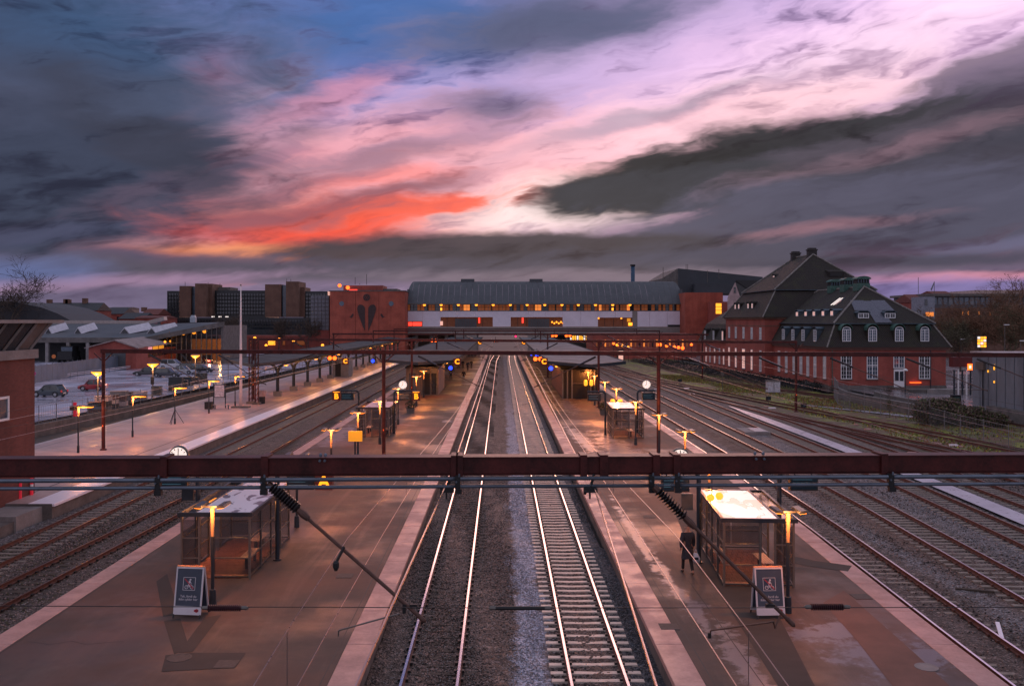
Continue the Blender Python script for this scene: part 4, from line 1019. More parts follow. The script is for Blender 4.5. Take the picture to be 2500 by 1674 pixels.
# single-head lamps on the left platform
for i, (px, py, lab) in enumerate([(191, 1105, 'single-headed lamp nearest the brick signal tower'), (323.7, 1066.5, 'single-headed lamp right of the red portal post'), (427, 1034.6, 'single-headed lamp with a three-legged stay'), (510, 1009, 'single-headed lamp left of the notice board'), (574, 991.5, 'single-headed lamp beside the flagpole')]):
    X, Y = G(px, py); t = thing('platform_lamp', lab, 'street lamp', (X, Y, 0), 0, 'single-headed lamps on the left platform')
    q = MB(); q.lathe((0, 0, 0), [(.09, 0), (.09, .5), (.055, .52), (.055, 2.5)], 8); q.build('mast', M['navy'], t)
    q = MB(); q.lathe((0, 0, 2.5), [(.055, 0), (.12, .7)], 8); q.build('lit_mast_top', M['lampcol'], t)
    q = MB(); q.box(-.1, -.2, 3.2, 1.1, .2, 3.27); q.build('lamp_head', M['navy'], t); q = MB(); q.box(.0, -.16, 3.14, 1.0, .16, 3.197); q.build('lit_lens', M['sodium'], t)
    if i in (0, 2): q = MB(); q.box(-.5, -.2, 2.95, -.15, .2, 3.25); q.build('camera_box', M['black'], t)
    if i == 2:
        for k in range(3):
            a = k * 2.1 + .4; q = MB(); q.bar((0, 0, 1.3), (.75 * math.cos(a), .75 * math.sin(a), .02), .04, .04); q.build('stay', M['navy'], t)
    point_light(t, (.4, -.25, 3.02), 200, (1, .30, .09), .10)
# departure displays on bent posts
def display(label, x, y, s, letter, clock=None, h=3.45, glyph_rear=False):
    """post with an arm to the side s (-1 left, +1 right), screen and lit letter"""
    t = thing('departure_display', label, 'display', (x, y, 0), 0, 'departure displays on bent posts'); n = M['navy']
    L = 1.45
    q = MB(); q.tube((0, 0, 0), (0, 0, h - .15), .085, n=12); q.lathe((0, 0, 0), [(.16, 0), (.16, .04)], 12)
    q.tube((0, 0, h - .17), (s * .15, 0, h), .085, n=12); q.tube((s * .14, 0, h), (s * L, 0, h), .07, n=12); q.build('bent_post', n, t)
    q = MB(); a, c = sorted((s * .38, s * 1.42)); q.box(a, -.14, h - .75, c, .14, h - .16); q.build('screen_housing', M['black'], t)
    q = MB(); q.box(a + .05, -.152, h - .70, c - .05, -.142, h - .22); o = q.build('screen', mat('screen_dark', (.012, .03, .045), .15, var=.3, spec=.8), t)
    for k in range(3): q = MB(); q.box(a + .08, -.156, h - .34 - k * .12, c - .22 - .1 * (k % 2), -.153, h - .32 - k * .12); q.build('text_row', mat('screen_text', (.05, .12, .16), .5, emit=(.10, .30, .40), estr=.18), t)
    for z in (a + .2, c - .2): q = MB(); q.box(z - .02, -.02, h - .17, z + .02, .02, h - .05); q.build('hanger', n, t)
    if letter:
        cx = s * 1.80; q = MB(); q.box(cx - .33, -.14, h - .76, cx + .33, .14, h - .02); q.build('letter_box', M['letterbox'], t)
        text_mesh(letter, .62, .03, 'letter', M['amber'], t, (cx, -.155, h - .45), (R(90), 0, 0), bold=.02)
        q = MB(); q.box(cx - .27, -.16, h - .12, cx + .27, -.145, h - .07); q.build('lit_strip', M['amber'], t)
    if clock is not None:
        c = thing('platform_clock', clock, 'clock', (x + s * .72, y, h + .5), 0, 'round lit platform clocks')
        q = MB(); q.lathe((0, .1, 0), [(.36, 0), (.38, -.05), (.38, -.15), (.34, -.19)], 28, axis=(0, 1, 0)); q.build('case', M['navy'], c)
        q = MB(); q.lathe((0, -.10, 0), [(.33, 0), (.33, -.012)], 28, axis=(0, 1, 0)); q.build('dial', M['clockface'], c)
        q = MB()
        for k in range(12):
            a_ = k * PI / 6; q.bar((.24 * math.sin(a_), -.115, .24 * math.cos(a_)), (.305 * math.sin(a_), -.115, .305 * math.cos(a_)), .03, .012, up=(0, 1, 0))
        q.build('hour_marks', M['black'], c)
        for (ang, ln) in ((238, .17), (2, .25)):
            q = MB(); q.bar((0, -.125, 0), (ln * math.sin(R(ang)), -.125, ln * math.cos(R(ang))), .028, .01, up=(0, 1, 0)); q.build('hand', M['black'], c)
        q = MB(); q.tube((0, 0, -.36), (0, 0, -.5), .03, n=8); q.build('stem', n, c)
M['letterbox'] = mat('maroon_letter_box', (.05, .010, .010), .4, var=.1, emit=(1, .05, .01), estr=.03)
display('near display post at the left rear corner of the left shelter', -11.65, 35.4, -1, None, 'large lit clock just above the foreground beam, left')
display('near display post with the amber A sign, left platform', -8.55, 35.2, 1, 'A')
display('near display post behind the walking man, right platform', 7.45, 34.8, -1, None, 'lit clock whose top peeks over the foreground beam')
display('near display post at the right rear of the near right shelter', 10.55, 35.0, 1, None)
display('far display post with the left amber B sign', -11.6, 75.0, -1, 'B')
display('far display post with the right amber B sign', -8.7, 74.8, 1, 'B', 'lit clock above the right B sign')
display('far display post left of the far right shelter', 8.35, 74, -1, None)
display('far display post right of the far right shelter', 11.1, 75.2, 1, None, 'lit clock half hidden by the red portal post')
for (x, y, lab, w, h, z) in ((-12.1, 35.6, 'dark blue box fixed high beside the left display post', .45, .42, 2.2), (7.05, 35.0, 'pale grey panel fixed to the post behind the walking man', .42, .62, 1.95)):
    q = MB(); q.box(x - w / 2, y - .06, z, x + w / 2, y + .06, z + h); tag(q.build('post_mounted_box', M['frame'] if x > 0 else M['navy']), lab, 'box')
# folding bicycle signs
M['signblue'] = mat('sign_slate_blue', (.045, .055, .085), .4, var=.12, vscale=3)
M['signwhite'] = mat('sign_white', (.62, .56, .60), .45, var=.06)
M['signred'] = mat('sign_red', (.42, .03, .05), .4, var=.1)
def aframe(label, x, y, rz):
    t = thing('folding_sign', label, 'sign board', (x, y, 0), rz, 'folding no-cycling signs')
    w, h = .88, 1.42; tl = R(11)
    for s in (0, 1):
        Mx = Matrix.Translation((0, -.30 if s == 0 else .30, .10)) @ Matrix.Rotation(-tl if s == 0 else tl, 4, 'X')
        def pt(n, mm, f, Mx=Mx):
            q = MB(); q.M = Mx; f(q); return q.build(n, mm, t)
        pt('panel' if s == 0 else 'rear_panel', M['signblue'], lambda q: q.box(-w / 2 + .04, -.008, .05, w / 2 - .04, .008, h - .06))
        pt('frame' if s == 0 else 'rear_frame', M['signwhite'], lambda q: (q.box(-w / 2, -.018, 0, -w / 2 + .045, .018, h), q.box(w / 2 - .045, -.018, 0, w / 2, .018, h), q.box(-w / 2 + .045, -.018, h - .05, w / 2 - .045, .018, h), q.box(-w / 2 + .045, -.018, 0, w / 2 - .045, .018, .05)))
    Mx = Matrix.Translation((0, -.30, .10)) @ Matrix.Rotation(-tl, 4, 'X')
    def pt(n, mm, f):
        q = MB(); q.M = Mx; f(q); return q.build(n, mm, t)
    pt('footer', M['signwhite'], lambda q: q.box(-w / 2 + .045, -.016, .05, w / 2 - .045, -.0085, .26))
    def logo(q): q.lathe((w / 2 - .14, -.018, .13), [(.055, 0), (.055, -.006)], 14, axis=(0, 1, 0)); q.box(w / 2 - .22, -.024, .10, w / 2 - .08, -.018, .16)
    pt('logo', M['signred'], logo)
    # symbol: rider on a bicycle in a rounded square, struck out
    def sym(q):
        cx, cz, r = 0, .92, .19
        for a, c in (((-r, -r), (r, -r)), ((r, -r), (r, r)), ((r, r), (-r, r)), ((-r, r), (-r, -r))): q.bar((cx + a[0], -.014, cz + a[1]), (cx + c[0], -.014, cz + c[1]), .012, .008, up=(0, 1, 0))
        for dx in (-.085, .085):
            for k in range(14):
                a, c = k * 2 * PI / 14, (k + 1) * 2 * PI / 14; q.bar((cx + dx + .05 * math.cos(a), -.014, cz - .10 + .05 * math.sin(a)), (cx + dx + .05 * math.cos(c), -.014, cz - .10 + .05 * math.sin(c)), .014, .008, up=(0, 1, 0))
        L = [((-.085, -.10), (-.02, -.03)), ((-.02, -.03), (.06, -.02)), ((.06, -.02), (.085, -.10)), ((-.02, -.03), (0, -.10)), ((0, -.10), (.06, -.02)), ((.055, .0), (.075, .01))]
        for a, c in L: q.bar((cx + a[0], -.014, cz + a[1]), (cx + c[0], -.014, cz + c[1]), .014, .008, up=(0, 1, 0))
        q.bar((cx - .02, -.014, cz + .0), (cx + .02, -.014, cz + .09), .055, .008, up=(0, 1, 0)); q.bar((cx + .01, -.014, cz + .08), (cx + .06, -.014, cz + .02), .022, .008, up=(0, 1, 0)); q.bar((cx - .02, -.014, cz - .0), (cx + .02, -.014, cz - .09), .03, .008, up=(0, 1, 0))
        q.lathe((cx + .03, -.010, cz + .125), [(.028, 0), (.028, -.008)], 12, axis=(0, 1, 0))
    pt('cycling_symbol', M['signwhite'], sym)
    pt('strike_bar', M['signred'], lambda q: q.bar((-.15, -.022, .92 + .15), (.15, -.022, .92 - .15), .03, .006, up=(0, 1, 0)))
    tx = text_mesh('Tak, fordi du\nikke cykler her', .10, .004, 'lettering', M['signwhite'], t, tuple(Mx @ Vector((0, -.012, .50))), (R(90) - tl, 0, 0))
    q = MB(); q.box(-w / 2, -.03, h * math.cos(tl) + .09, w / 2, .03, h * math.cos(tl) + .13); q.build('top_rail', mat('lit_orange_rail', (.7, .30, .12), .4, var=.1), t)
    for sx in (-1, 1):
        for sy in (-1, 1): q = MB(); q.bar((sx * (w / 2 - .02), sy * .30, .11), (sx * (w / 2 - .02), sy * .36, .0), .035, .035); q.build('foot', M['black'], t)
aframe('tilted no-cycling sign beside the nearest left lamp', -9.62, 28.6, R(-6))
aframe('upright no-cycling sign in front of the near right shelter', 8.25, 28.55, R(3))
# yellow panel and things at the far shelters
X, Y = G(920, 1048); 
t = thing('ticket_validator', 'bright yellow box on a post left of the far left shelter', 'ticket machine', (-10.0, 59.6, 0)); q = MB(); q.box(.12, -.1, 1.35, 1.0, .1, 2.0); q.build('yellow_body', M['yellow'], t); q = MB(); q.box(.5, -.05, 0, .6, .05, 1.35); q.build('post', M['navy'], t)
# planters, bins, notices
for (px, py, lab) in ((1002, 1008, 'dark leafy planter below the right B sign'), (1474, 1012, 'dark leafy planter left of the far right shelter')):
    X, Y = G(px, py); t = thing('planter', lab, 'planter', (X, Y, 0), 0, 'planters by the B signs'); q = MB(); q.lathe((0, 0, 0), [(.35, 0), (.42, .45), (.42, .5), (.36, .46)], 12); q.build('tub', M['conc_dark'], t)
    q = MB(); 
    for k in range(240):
        a = random.uniform(0, 6.28); r = random.random() ** .5 * .5; z = .45 + random.random() * .9 * (1 - r * .8); c = Vector((r * math.cos(a), r * math.sin(a), z)); u = Vector((random.gauss(0, 1), random.gauss(0, 1), random.gauss(0, .6))).normalized() * .10; v = u.cross(Vector((random.random(), random.random(), 1))).normalized() * .05
        q.add([c - u, c + v, c + u, c - v], [(0, 1, 2, 3)])
    q.build('leaves', mat('planter_leaves', (.035, .055, .018), .7, var=.4, vscale=6), t)
X, Y = G(536, 996); t = thing('notice_board', 'framed white notice board on two posts beside the left platform bench', 'notice board', (X, Y, 0))
for s in (-.62, .62): q = MB(); q.cbox((s, 0, 1.3), (.09, .09, 2.6)); q.build('post', M['navy'], t)
q = MB(); q.box(-.58, -.05, 1.1, .58, .05, 2.5); q.build('frame', M['navy'], t); q = MB(); q.box(-.50, -.06, 1.18, .50, -.051, 2.42); q.build('poster', mat('pale_poster', (.50, .46, .52), .5, var=.5, vscale=5), t)
t = thing('bench', 'dark bench and box below the notice board', 'bench', (X + .5, Y - .9, 0)); bench(t, 0, 1.8, 'X'); q = MB(); q.box(-1.7, -.3, 0, -1.0, .3, .75); q.build('box', M['black'], t)
X, Y = G(640, 985); t = thing('litter_bin', 'pale-topped bin right of the lattice masts', 'bin', (X, Y, 0)); q = MB(); q.lathe((0, 0, 0), [(.32, 0), (.34, .7), (.34, .8)], 12); q.build('body', M['black'], t); q = MB(); q.box(-.5, -.3, .8, .35, .3, 1.45); q.build('top', mat('bin_pink', (.45, .28, .26), .5), t)

# ------------------------------------------------------------------ platform roofs
M['roofgrey'] = mat('grey_roof_felt', (.060, .068, .078), .85, var=.35, vscale=.5, spec=.2)
M['roofpale'] = mat('frosted_roof_felt', (.15, .15, .165), .75, var=.5, vscale=.35, spec=.25)
def canopy(label, x0, x1, xm, y0, y1, ze, zm, cols, mroof, ysk=0, under=True, lights=(), colkind='box', y0s=None):
    t = thing('platform_roof', label, 'platform roof', (xm, y0, 0), 0, 'platform roofs')
    ys = list(np.arange(y0, y1, 9.0)) + [y1]
    me = None
    sk = y0s or (0, 0, 0)     # how far the front edge is set back at left, middle, right
    for k, (a, c) in enumerate(zip(ys[:-1], ys[1:])):
        sa = sk if k == 0 else (0, 0, 0)
        for (xa, xb, za, zb, s1, s2) in ((x0, xm, ze, zm, sa[0], sa[1]), (xm, x1, zm, ze, sa[1], sa[2])):
            q = MB(); g = .03
            q.slab([(xa, a + g + s1, za), (xb, a + g + s2, zb), (xb, c - g, zb), (xa, c - g, za)], .12); q.build('roof_panel', mroof, t, world=True)
    q = MB()
    q.bar((x0, y0 + sk[0], ze - .08), (x0, y1, ze - .08), .10, .30); q.bar((x1, y0 + sk[2], ze - .08), (x1, y1, ze - .08), .10, .30)
    q.build('side_fascia', M['roofgrey'], t, world=True)
    q = MB(); q.bar((x0, y0 + sk[0] - .03, ze - .12), (xm, y0 + sk[1] - .03, zm - .12), .10, .34, up=(0, 0, 1)); q.bar((xm, y0 + sk[1] - .03, zm - .12), (x1, y0 + sk[2] - .03, ze - .12), .10, .34); q.build('front_fascia', M['navy'], t, world=True)
    for y in cols:
        q = MB(); q.lathe((xm, y, .5), [(.20, 0), (.20, zm - 1.6)], 10)
        for s, xe in ((-1, x0), (1, x1)):
            pts = []; 
            for k in range(7):
                u = k / 6; pts.append((xm + s * .1 + (xe - xm) * .55 * (1 - math.cos(u * PI / 2)), y, zm - 1.3 + 1.1 * math.sin(u * PI / 2)))
            for p_, q_ in zip(pts[:-1], pts[1:]): q.bar(p_, q_, .18, .3)
            q.bar(pts[-1], (xe, y, ze - .22), .18, .22)
        q.build('column', M['navy'], t, world=True)
        q = MB(); q.cbox((xm, y, .28), (.9, .7, .56)); q.build('column_foot', M['conc'], t, world=True)
    for (lx, ly, p, c_) in lights:
        point_light(t, (lx - xm, ly - y0, zm - .55), p, c_, .25)
        q = MB(); q.cbox((lx, ly, zm - .42), (.18, 1.3, .08)); q.build('ceiling_lamp', M['sodium'], t, world=True)
    return t
OR = (1, .38, .10)
canopy('butterfly platform roof on curved columns, left platform', -31.0, -23.8, -27.3, 101, 255, 4.75, 4.35, [112.5 + 8.7 * k for k in range(16)], M['roofgrey'], lights=[(-25.2 - 2.2 * (k % 2), 108 + 8.7 * k, 230, OR) for k in range(14)], y0s=(3.5, 0, 0))
canopy('wide platform roof over the left kiosk, nearest on its platform', -13.9, -5.2, -9.4, 104, 258, 4.7, 4.45, [122 + 12 * k for k in range(11)], M['roofgrey'], lights=[(-6.6, 112 + 13 * k, 170, OR) for k in range(11)], y0s=(2.5, 0, .6))
canopy('pale frosted platform roof over the right kiosk', 5.0, 13.6, 9.7, 99.5, 256, 4.7, 4.4, [128 + 12 * k for k in range(10)], M['roofpale'], lights=[(6.2, 104 + 13 * k, 150, OR) for k in range(11)], y0s=(2.2, 0, 1.5))
# platform letters and signals under the roofs
def letter_box(label, px, py, Y, ch, size=.75):
    P = V(px, py, Y); t = thing('platform_letter', label, 'letter sign', tuple(P), 0, 'amber platform letters'); q = MB(); q.box(-.42, 0, -.42, .42, .2, .42); q.build('letter_box', M['letterbox'], t)
    q = MB(); q.box(-.04, .06, .42, .04, .12, .62); q.build('hanger', M['navy'], t); text_mesh(ch, size, .03, 'letter', M['amber'], t, (0, -.02, 0), (R(90), 0, 0), bold=.03)
letter_box('amber C sign under the left butterfly roof', 843, 882, 118, 'C'); letter_box('amber C sign at the corner of the middle left roof', 1116, 883, 104, 'C'); letter_box('amber C sign at the corner of the right roof', 1328, 883, 101.5, 'C')
letter_box('distant amber C sign beside the middle left roof', 1171, 836, 190, 'C', .9); letter_box('distant amber C sign beside the right roof', 1278, 836, 185, 'C', .9)
def sphere_thing(name, label, px, py, Y, r, m, cat, group):
    P = V(px, py, Y); t = thing(name, label, cat, tuple(P), 0, group); q = MB(); q.lathe((0, -.02, 0), [(r, 0), (r, .12), (r * .6, .2)], 14, axis=(0, 1, 0)); q.build('lit_disc', m, t); q = MB(); q.box(-r * 1.2, .13, -r * 1.2, r * 1.2, .3, r * 1.2); q.build('housing', M['black'], t)
    q = MB(); q.box(-.03, .15, r * 1.2, .03, .22, r * 1.2 + .5); q.build('hanger', M['navy'], t); return t
for (px, py, Y, lab) in ((910, 881, 135, 'blue lit sign under the left butterfly roof'), (1100, 898, 118, 'blue lit sign beside the left kiosk'), (1345, 899, 108, 'blue lit sign at the right kiosk corner'), (1311, 866, 118, 'blue lit sign below the right roof edge, nearer'), (1298, 864, 132, 'blue lit sign below the right roof edge, farther')):
    sphere_thing('blue_sign', lab, px, py, Y, .26, M['blue_sig'], 'blue sign', 'blue lit signs under the roofs')
for (px, py, Y, lab) in ((811, 874, 108, 'twin orange signal under the left butterfly roof'), (1313, 876, 106, 'twin orange signal by the right roof edge'), (1059, 831, 140, 'twin orange signal above the middle left roof'), (1210, 832, 200, 'yellow signal over the far middle tracks'),
                         (1353, 819, 150, 'left one of two orange signals above the pale roof'), (1387, 819, 150, 'right one of two orange signals above the pale roof')):
    P = V(px, py, Y); t = thing('signal_light', lab, 'signal', tuple(P), 0, 'orange twin signals'); 
    for s in (-.28, .28): q = MB(); q.lathe((s, 0, 0), [(.24, 0), (.24, .05)], 12, axis=(0, 1, 0)); q.build('lit_lens', M['orange_sig'], t)
    q = MB(); q.box(-.6, .06, -.32, .6, .3, .32); q.build('housing', M['black'], t); q = MB(); q.box(-.05, .1, .32, .05, .2, .9); q.build('hanger', M['rust'], t)
sphere_thing('red_signal', 'small crimson signal light over the far tracks', 1259, 821, 190, .2, emis('crimson', (1, .02, .12), 2.5), 'signal', None) if False else None
t = sphere_thing('track_signal', 'small crimson signal light over the far tracks', 1259, 821, 190, .2, emis('crimson', (1, .02, .12), 2.5), 'signal', 'far track signals')
# kiosks under the roofs
t = thing('platform_kiosk', 'grey-blue kiosk with dark doors at the front of the middle left roof', 'kiosk', (-11.7, 113.6, 0))
kb = mat('kiosk_panel', (.12, .13, .15), .5, var=.15); kp = mat('kiosk_side', (.30, .19, .17), .6, var=.2)
q = MB(); q.box(0, 0, 0, 3.9, 12, 3.3); q.build('body', kb, t); q = MB(); q.box(-.15, -.2, 3.3, 4.1, 12.2, 3.5); q.build('roof', M['navy'], t)
q = MB(); q.box(3.905, .1, .1, 3.95, 11.9, 3.1); q.build('side_cladding', kp, t)
for (a, c, m_) in ((.35, 1.15, M['wglass_b']), (1.45, 1.6, M['frame']), (2.0, 2.9, M['black']), (3.1, 3.7, M['wglass'])):
    q = MB(); q.box(a, -.04, .1, c, -.003, 2.7); q.build('door' if m_ is M['black'] else 'panel', m_, t)
for x in (0, 1.3, 1.8, 3.0, 3.85): q = MB(); q.box(x - .04, -.07, 0, x + .04, 0, 3.3); q.build('post', M['frame'], t)
t = thing('platform_kiosk', 'black kiosk in the shade under the right roof', 'kiosk', (7.2, 108.5, 0))
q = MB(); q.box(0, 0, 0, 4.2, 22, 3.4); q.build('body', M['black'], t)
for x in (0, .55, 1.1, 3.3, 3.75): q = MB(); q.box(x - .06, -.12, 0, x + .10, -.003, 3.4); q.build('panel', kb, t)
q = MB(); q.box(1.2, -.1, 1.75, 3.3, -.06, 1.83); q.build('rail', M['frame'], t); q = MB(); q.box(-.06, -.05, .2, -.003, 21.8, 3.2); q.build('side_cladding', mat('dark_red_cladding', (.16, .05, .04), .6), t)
X, Y = G(1432, 952); t = thing('concrete_block', 'pale block at the right foot of the black kiosk', 'block', (X, Y, 0)); q = MB(); q.box(-.6, -.3, 0, .6, .4, .8); q.build('body', M['conc'], t); q = MB(); q.box(-.5, -.2, .8, .5, .3, .86); q.build('cap', M['frame'], t)
X, Y = G(832, 920); t = thing('platform_kiosk', 'small concrete stair housing under the left butterfly roof', 'kiosk', (X, Y, 0)); q = MB(); q.box(-1.4, 0, 0, 1.3, 4, 3.0); q.build('body', M['conc'], t); q = MB(); q.box(-.9, -.03, .1, .0, 0, 2.4); q.build('door', M['black'], t)

# ------------------------------------------------------------------ station hall across the tracks
D = 270.0
def P(x, y, d=D): return V(x, y, d)
M['hallroof'] = mat('blue_grey_metal_roof', (.085, .092, .105), .85, .0, var=.15, vscale=.3)
M['hallwhite'] = mat('white_facade_panel', (.80, .74, .86), .55, var=.08, vscale=.3)
M['hallconc'] = mat('hall_concrete_soffit', (.26, .23, .22), .8, var=.2, vscale=.3)
t = thing('station_hall', 'long white hall bridging the tracks under a curved grey metal roof', 'station building', tuple((V(990, 850, D).x, D, 0)))
xl, xr = V(990, 0, D).x, V(1671, 0, D).x; ze = V(0, 741, D).z; zr = V(0, 684, D).z
xi = xl + 1.4
# curved roof in standing-seam strips
nst = 46; prof = []
for k in range(9):
    u = k / 8; prof.append((D - 1.2 + 10 * u, ze + (zr - ze) * (1 - (1 - u) ** 1.5)))
for k in range(nst):
    xa = xl + (xr - xl) * k / nst; xb = xl + (xr - xl) * (k + 1) / nst - .04
    q = MB(); 
    ins = lambda i: 1.6 * (i / 8) ** 1.5
    vs = []
    for i, (y, z) in enumerate(prof):
        a = xa + (ins(i) if k == 0 else 0); c = xb - (ins(i) if k == nst - 1 else 0)
        vs += [(a, y, z), (c, y, z)]
    fs = [(2 * i, 2 * i + 1, 2 * i + 3, 2 * i + 2) for i in range(8)]
    q.add(vs, fs); q.bar((xb + .05, prof[0][0], prof[0][1] + .02), (xb + .05, prof[2][0], prof[2][1] + .03), .05, .06); q.build('roof_strip', M['hallroof'], t, world=True)
q = MB(); q.box(xl + .2, D + .3, ze, xr - .2, D + 24, ze + .3); q.box(xl + 1.8, D + 9.8, zr - .4, xr - 1.8, D + 20, zr); q.box(xl + .4, D + 1, ze, xl + .9, D + 20, zr - 2.6); q.box(xr - .9, D + 1, ze, xr - .4, D + 20, zr - 2.6); q.build('roof_core', M['hallroof'], t, world=True)
for (x0_, x1_) in ((1126, 1158), (1293, 1324)):
    a, c = V(x0_, 0, D + 10).x, V(x1_, 0, D + 10).x; q = MB(); q.box(a, D + 8, zr - 1.9, c, D + 13, zr + .75); q.build('roof_vent_box', M['hallroof'], t, world=True)
q = MB(); q.box(xl - .3, D - 1.4, ze - .25, xr + .3, D + .3, ze); q.build('gutter', M['frame'], t, world=True)
zw1, zw0 = V(0, 743, D).z, V(0, 758.5, D).z; zb = V(0, 797, D).z; zc = V(0, 815, D).z
q = MB(); q.box(xl + .2, D + .6, zw0, xr - .2, D + .9, zw1); q.build('window_band_back', M['warmband'] if 'warmband' in M else M['wglass'], t, world=True)
nb = 78
for k in range(nb + 1):
    x = xl + .3 + (xr - xl - .6) * k / nb; 
    if k % 6 == 0: q = MB(); q.box(x - .18, D - .1, zw0, x + .18, D + .5, zw1); q.build('pier', M['black'], t, world=True)
    elif k % 2 == 0: q = MB(); q.box(x - .06, D + .1, zw0, x + .06, D + .3, zw1); q.build('mullion', M['black'], t, world=True)
q = MB(); zz = (zw0 + zw1) / 2 + .1; q.box(xl + .2, D + .12, zz - .05, xr - .2, D + .2, zz + .05); q.build('transom', M['black'], t, world=True)
random.seed(11)
for k in range(nb):
    xa = xl + .3 + (xr - xl - .6) * k / nb; xb = xa + (xr - xl - .6) / nb
    r = random.random(); m_ = M['warmdim'] if r < .55 else (M['wglass'] if r < .96 else M['warmwin'])
    q = MB(); q.box(xa + .05, D + .35, zw0 + .1, xb - .05, D + .4, zw1 - .1); q.build('window_pane', m_, t, world=True)
for k, px in enumerate([1036, 1077, 1119, 1163, 1204, 1246, 1287, 1330, 1372, 1412, 1454, 1496, 1538]):
    t2 = MB(); c = V(px, 743.5, D - .5); t2.lathe(c, [(.42, 0), (.42, .25), (.2, .4)], 10, axis=(0, 1, 0)); t2.build('facade_lamp', M['sodium'], t, world=True); 
    t2 = MB(); t2.box(c.x - .05, D - .4, c.z - .9, c.x + .05, D - .3, c.z - .3); t2.build('lamp_arm', M['black'], t, world=True)
    if k in (1, 11): t2 = MB(); t2.box(c.x - .25, D - .2, c.z - 1.7, c.x + .25, D - .15, c.z - .9); t2.build('lit_panel', M['sodium'], t, world=True)
# white facade panels with openings
opens = [(990, 1031, 784, 797), (1075, 1203, 774, 798), (1247, 1374, 774, 799), (1460, 1544, 775, 799)]
seams = [990, 1031.5, 1074.5, 1117, 1160, 1203, 1247, 1290, 1332, 1374, 1417, 1460, 1502, 1544, 1556, 1586, 1629, 1671]
for a, c in zip(seams[:-1], seams[1:]):
    x0_, x1_ = V(a, 0, D).x, V(c, 0, D).x; lo = zb
    for o in opens:
        if a >= o[0] - 2 and c <= o[1] + 2: lo = V(0, o[2], D).z
    mm = M['hallconc'] if (a, c) == (1544, 1556) else M['hallwhite']
    q = MB(); q.box(x0_ + .03, D - .05, lo, x1_ - .03, D + .6, zw0 - .12); q.build('facade_panel', mm, t, world=True)
    if lo != zb: pass
q = MB(); q.box(xl, D - .1, zw0 - .14, xr, D + .62, zw0); q.build('sill_band', M['hallconc'], t, world=True)
for o in opens:
    x0_, x1_ = V(o[0], 0, D).x, V(o[1], 0, D).x; zt_ = V(0, o[2], D).z
    q = MB(); q.box(x0_, D + 1.2, zb, x1_, D + 1.4, zt_); q.build('shop_back', mat('dim_shop_interior', (.05, .03, .025), .6, var=.6, vscale=1.5, emit=(.5, .12, .04), estr=.10), t, world=True)
    for x in np.arange(x0_ + 2, x1_ - 1, 2.6): q = MB(); q.box(x - .06, D + .2, zb, x + .06, D + .4, zt_); q.build('mullion', M['black'], t, world=True)
q = MB(); q.box(V(991, 0, D).x, D + .9, zb + .2, V(1029, 0, D).x, D + 1.0, zb + 1.3); q.build('red_shop_sign', M['red_neon'], t, world=True)
for (a, c) in ((1111, 1164), (1289, 1341)):
    q = MB(); x0_, x1_ = V(a, 0, D).x, V(c, 0, D).x
    for k in range(9): xa = x0_ + (x1_ - x0_) * k / 9; q.box(xa + .02, D - .3, zb - .1, xa + (x1_ - x0_) / 9 - .04, D - .1, V(0, 777.5, D).z)
    q.build('ribbed_door', M['hallroof'], t, world=True, kind='stuff')
lamps = [(1075, 789, M['pinkwin'], 1.5, 1.2), (1170, 782, M['red_neon'], .5, 1.6), (1276, 782, M['red_neon'], .5, 1.6), (1461, 776, M['sodium'], .5, .6), (1517, 777, M['sodium'], .4, .4), (1535, 781, M['yellow'], 1.0, 1.0), (1539, 791, M['sodium'], 1.2, .9)]
for (px, py, m_, w_, h_) in lamps:
    c = V(px, py, D + .7); q = MB(); q.cbox(c, (w_, .1, h_)); q.build('shop_light', m_, t, world=True)
for k in range(6): c = V(1348 + k * 5.4, 786 + (3 if k % 2 else 0), D + .6); q = MB(); q.lathe(c, [(.26, 0), (.26, .1)], 8, axis=(0, 1, 0)); q.build('shop_light', M['sodium'], t, world=True)
q = MB(); q.box(xl, D - .3, zc, xr, D + 14, zb - .1); q.build('deck_edge', M['hallconc'], t, world=True)
q = MB(); q.box(V(1630, 0, D).x, D - .25, zb - .3, V(1669, 0, D).x, D - .15, zb + .55); q.build('name_board', M['black'], t, world=True)
for k in range(18):
    x = xl + 3 + (xr - xl - 6) * k / 17
    if abs(x - .5) < 6: continue
    q = MB(); q.box(x - .5, D + 2, -1, x + .5, D + 3, zc); q.build('pier', M['hallconc'], t, world=True)
q = MB(); q.box(xl, D + 13, -1, V(1160, 0, D).x, D + 13.5, zc); q.box(V(1292, 0, D).x, D + 13, -1, xr, D + 13.5, zc); q.build('rear_wall', M['hallconc'], t, world=True)
for (a, c, y) in ((1110, 1165, 822), (1288, 1342, 822)): q = MB(); q.box(V(a, 0, D).x, D - .5, 0, V(c, 0, D).x, D - .31, V(0, 814, D).z); q.build('shutter', M['hallconc'], t, world=True)
t = thing('cross_walk_lights', 'row of bright shop fronts glimpsed below the hall, right', 'shop front', (V(1420, 0, 262).x, 262, 0))
for k in range(9): q = MB(); a = V(1392 + k * 5.5, 0, 262).x; q.box(a, 262, 3.4, a + .42, 262.2, 5.0); q.build('lit_pane', M['sodium_soft'] if k % 3 else M['whitewin'], t, world=True)
q = MB(); q.box(V(1388, 0, 262).x, 262.3, 0, V(1446, 0, 262).x, 264, 5.4); q.build('wall', M['black'], t, world=True)

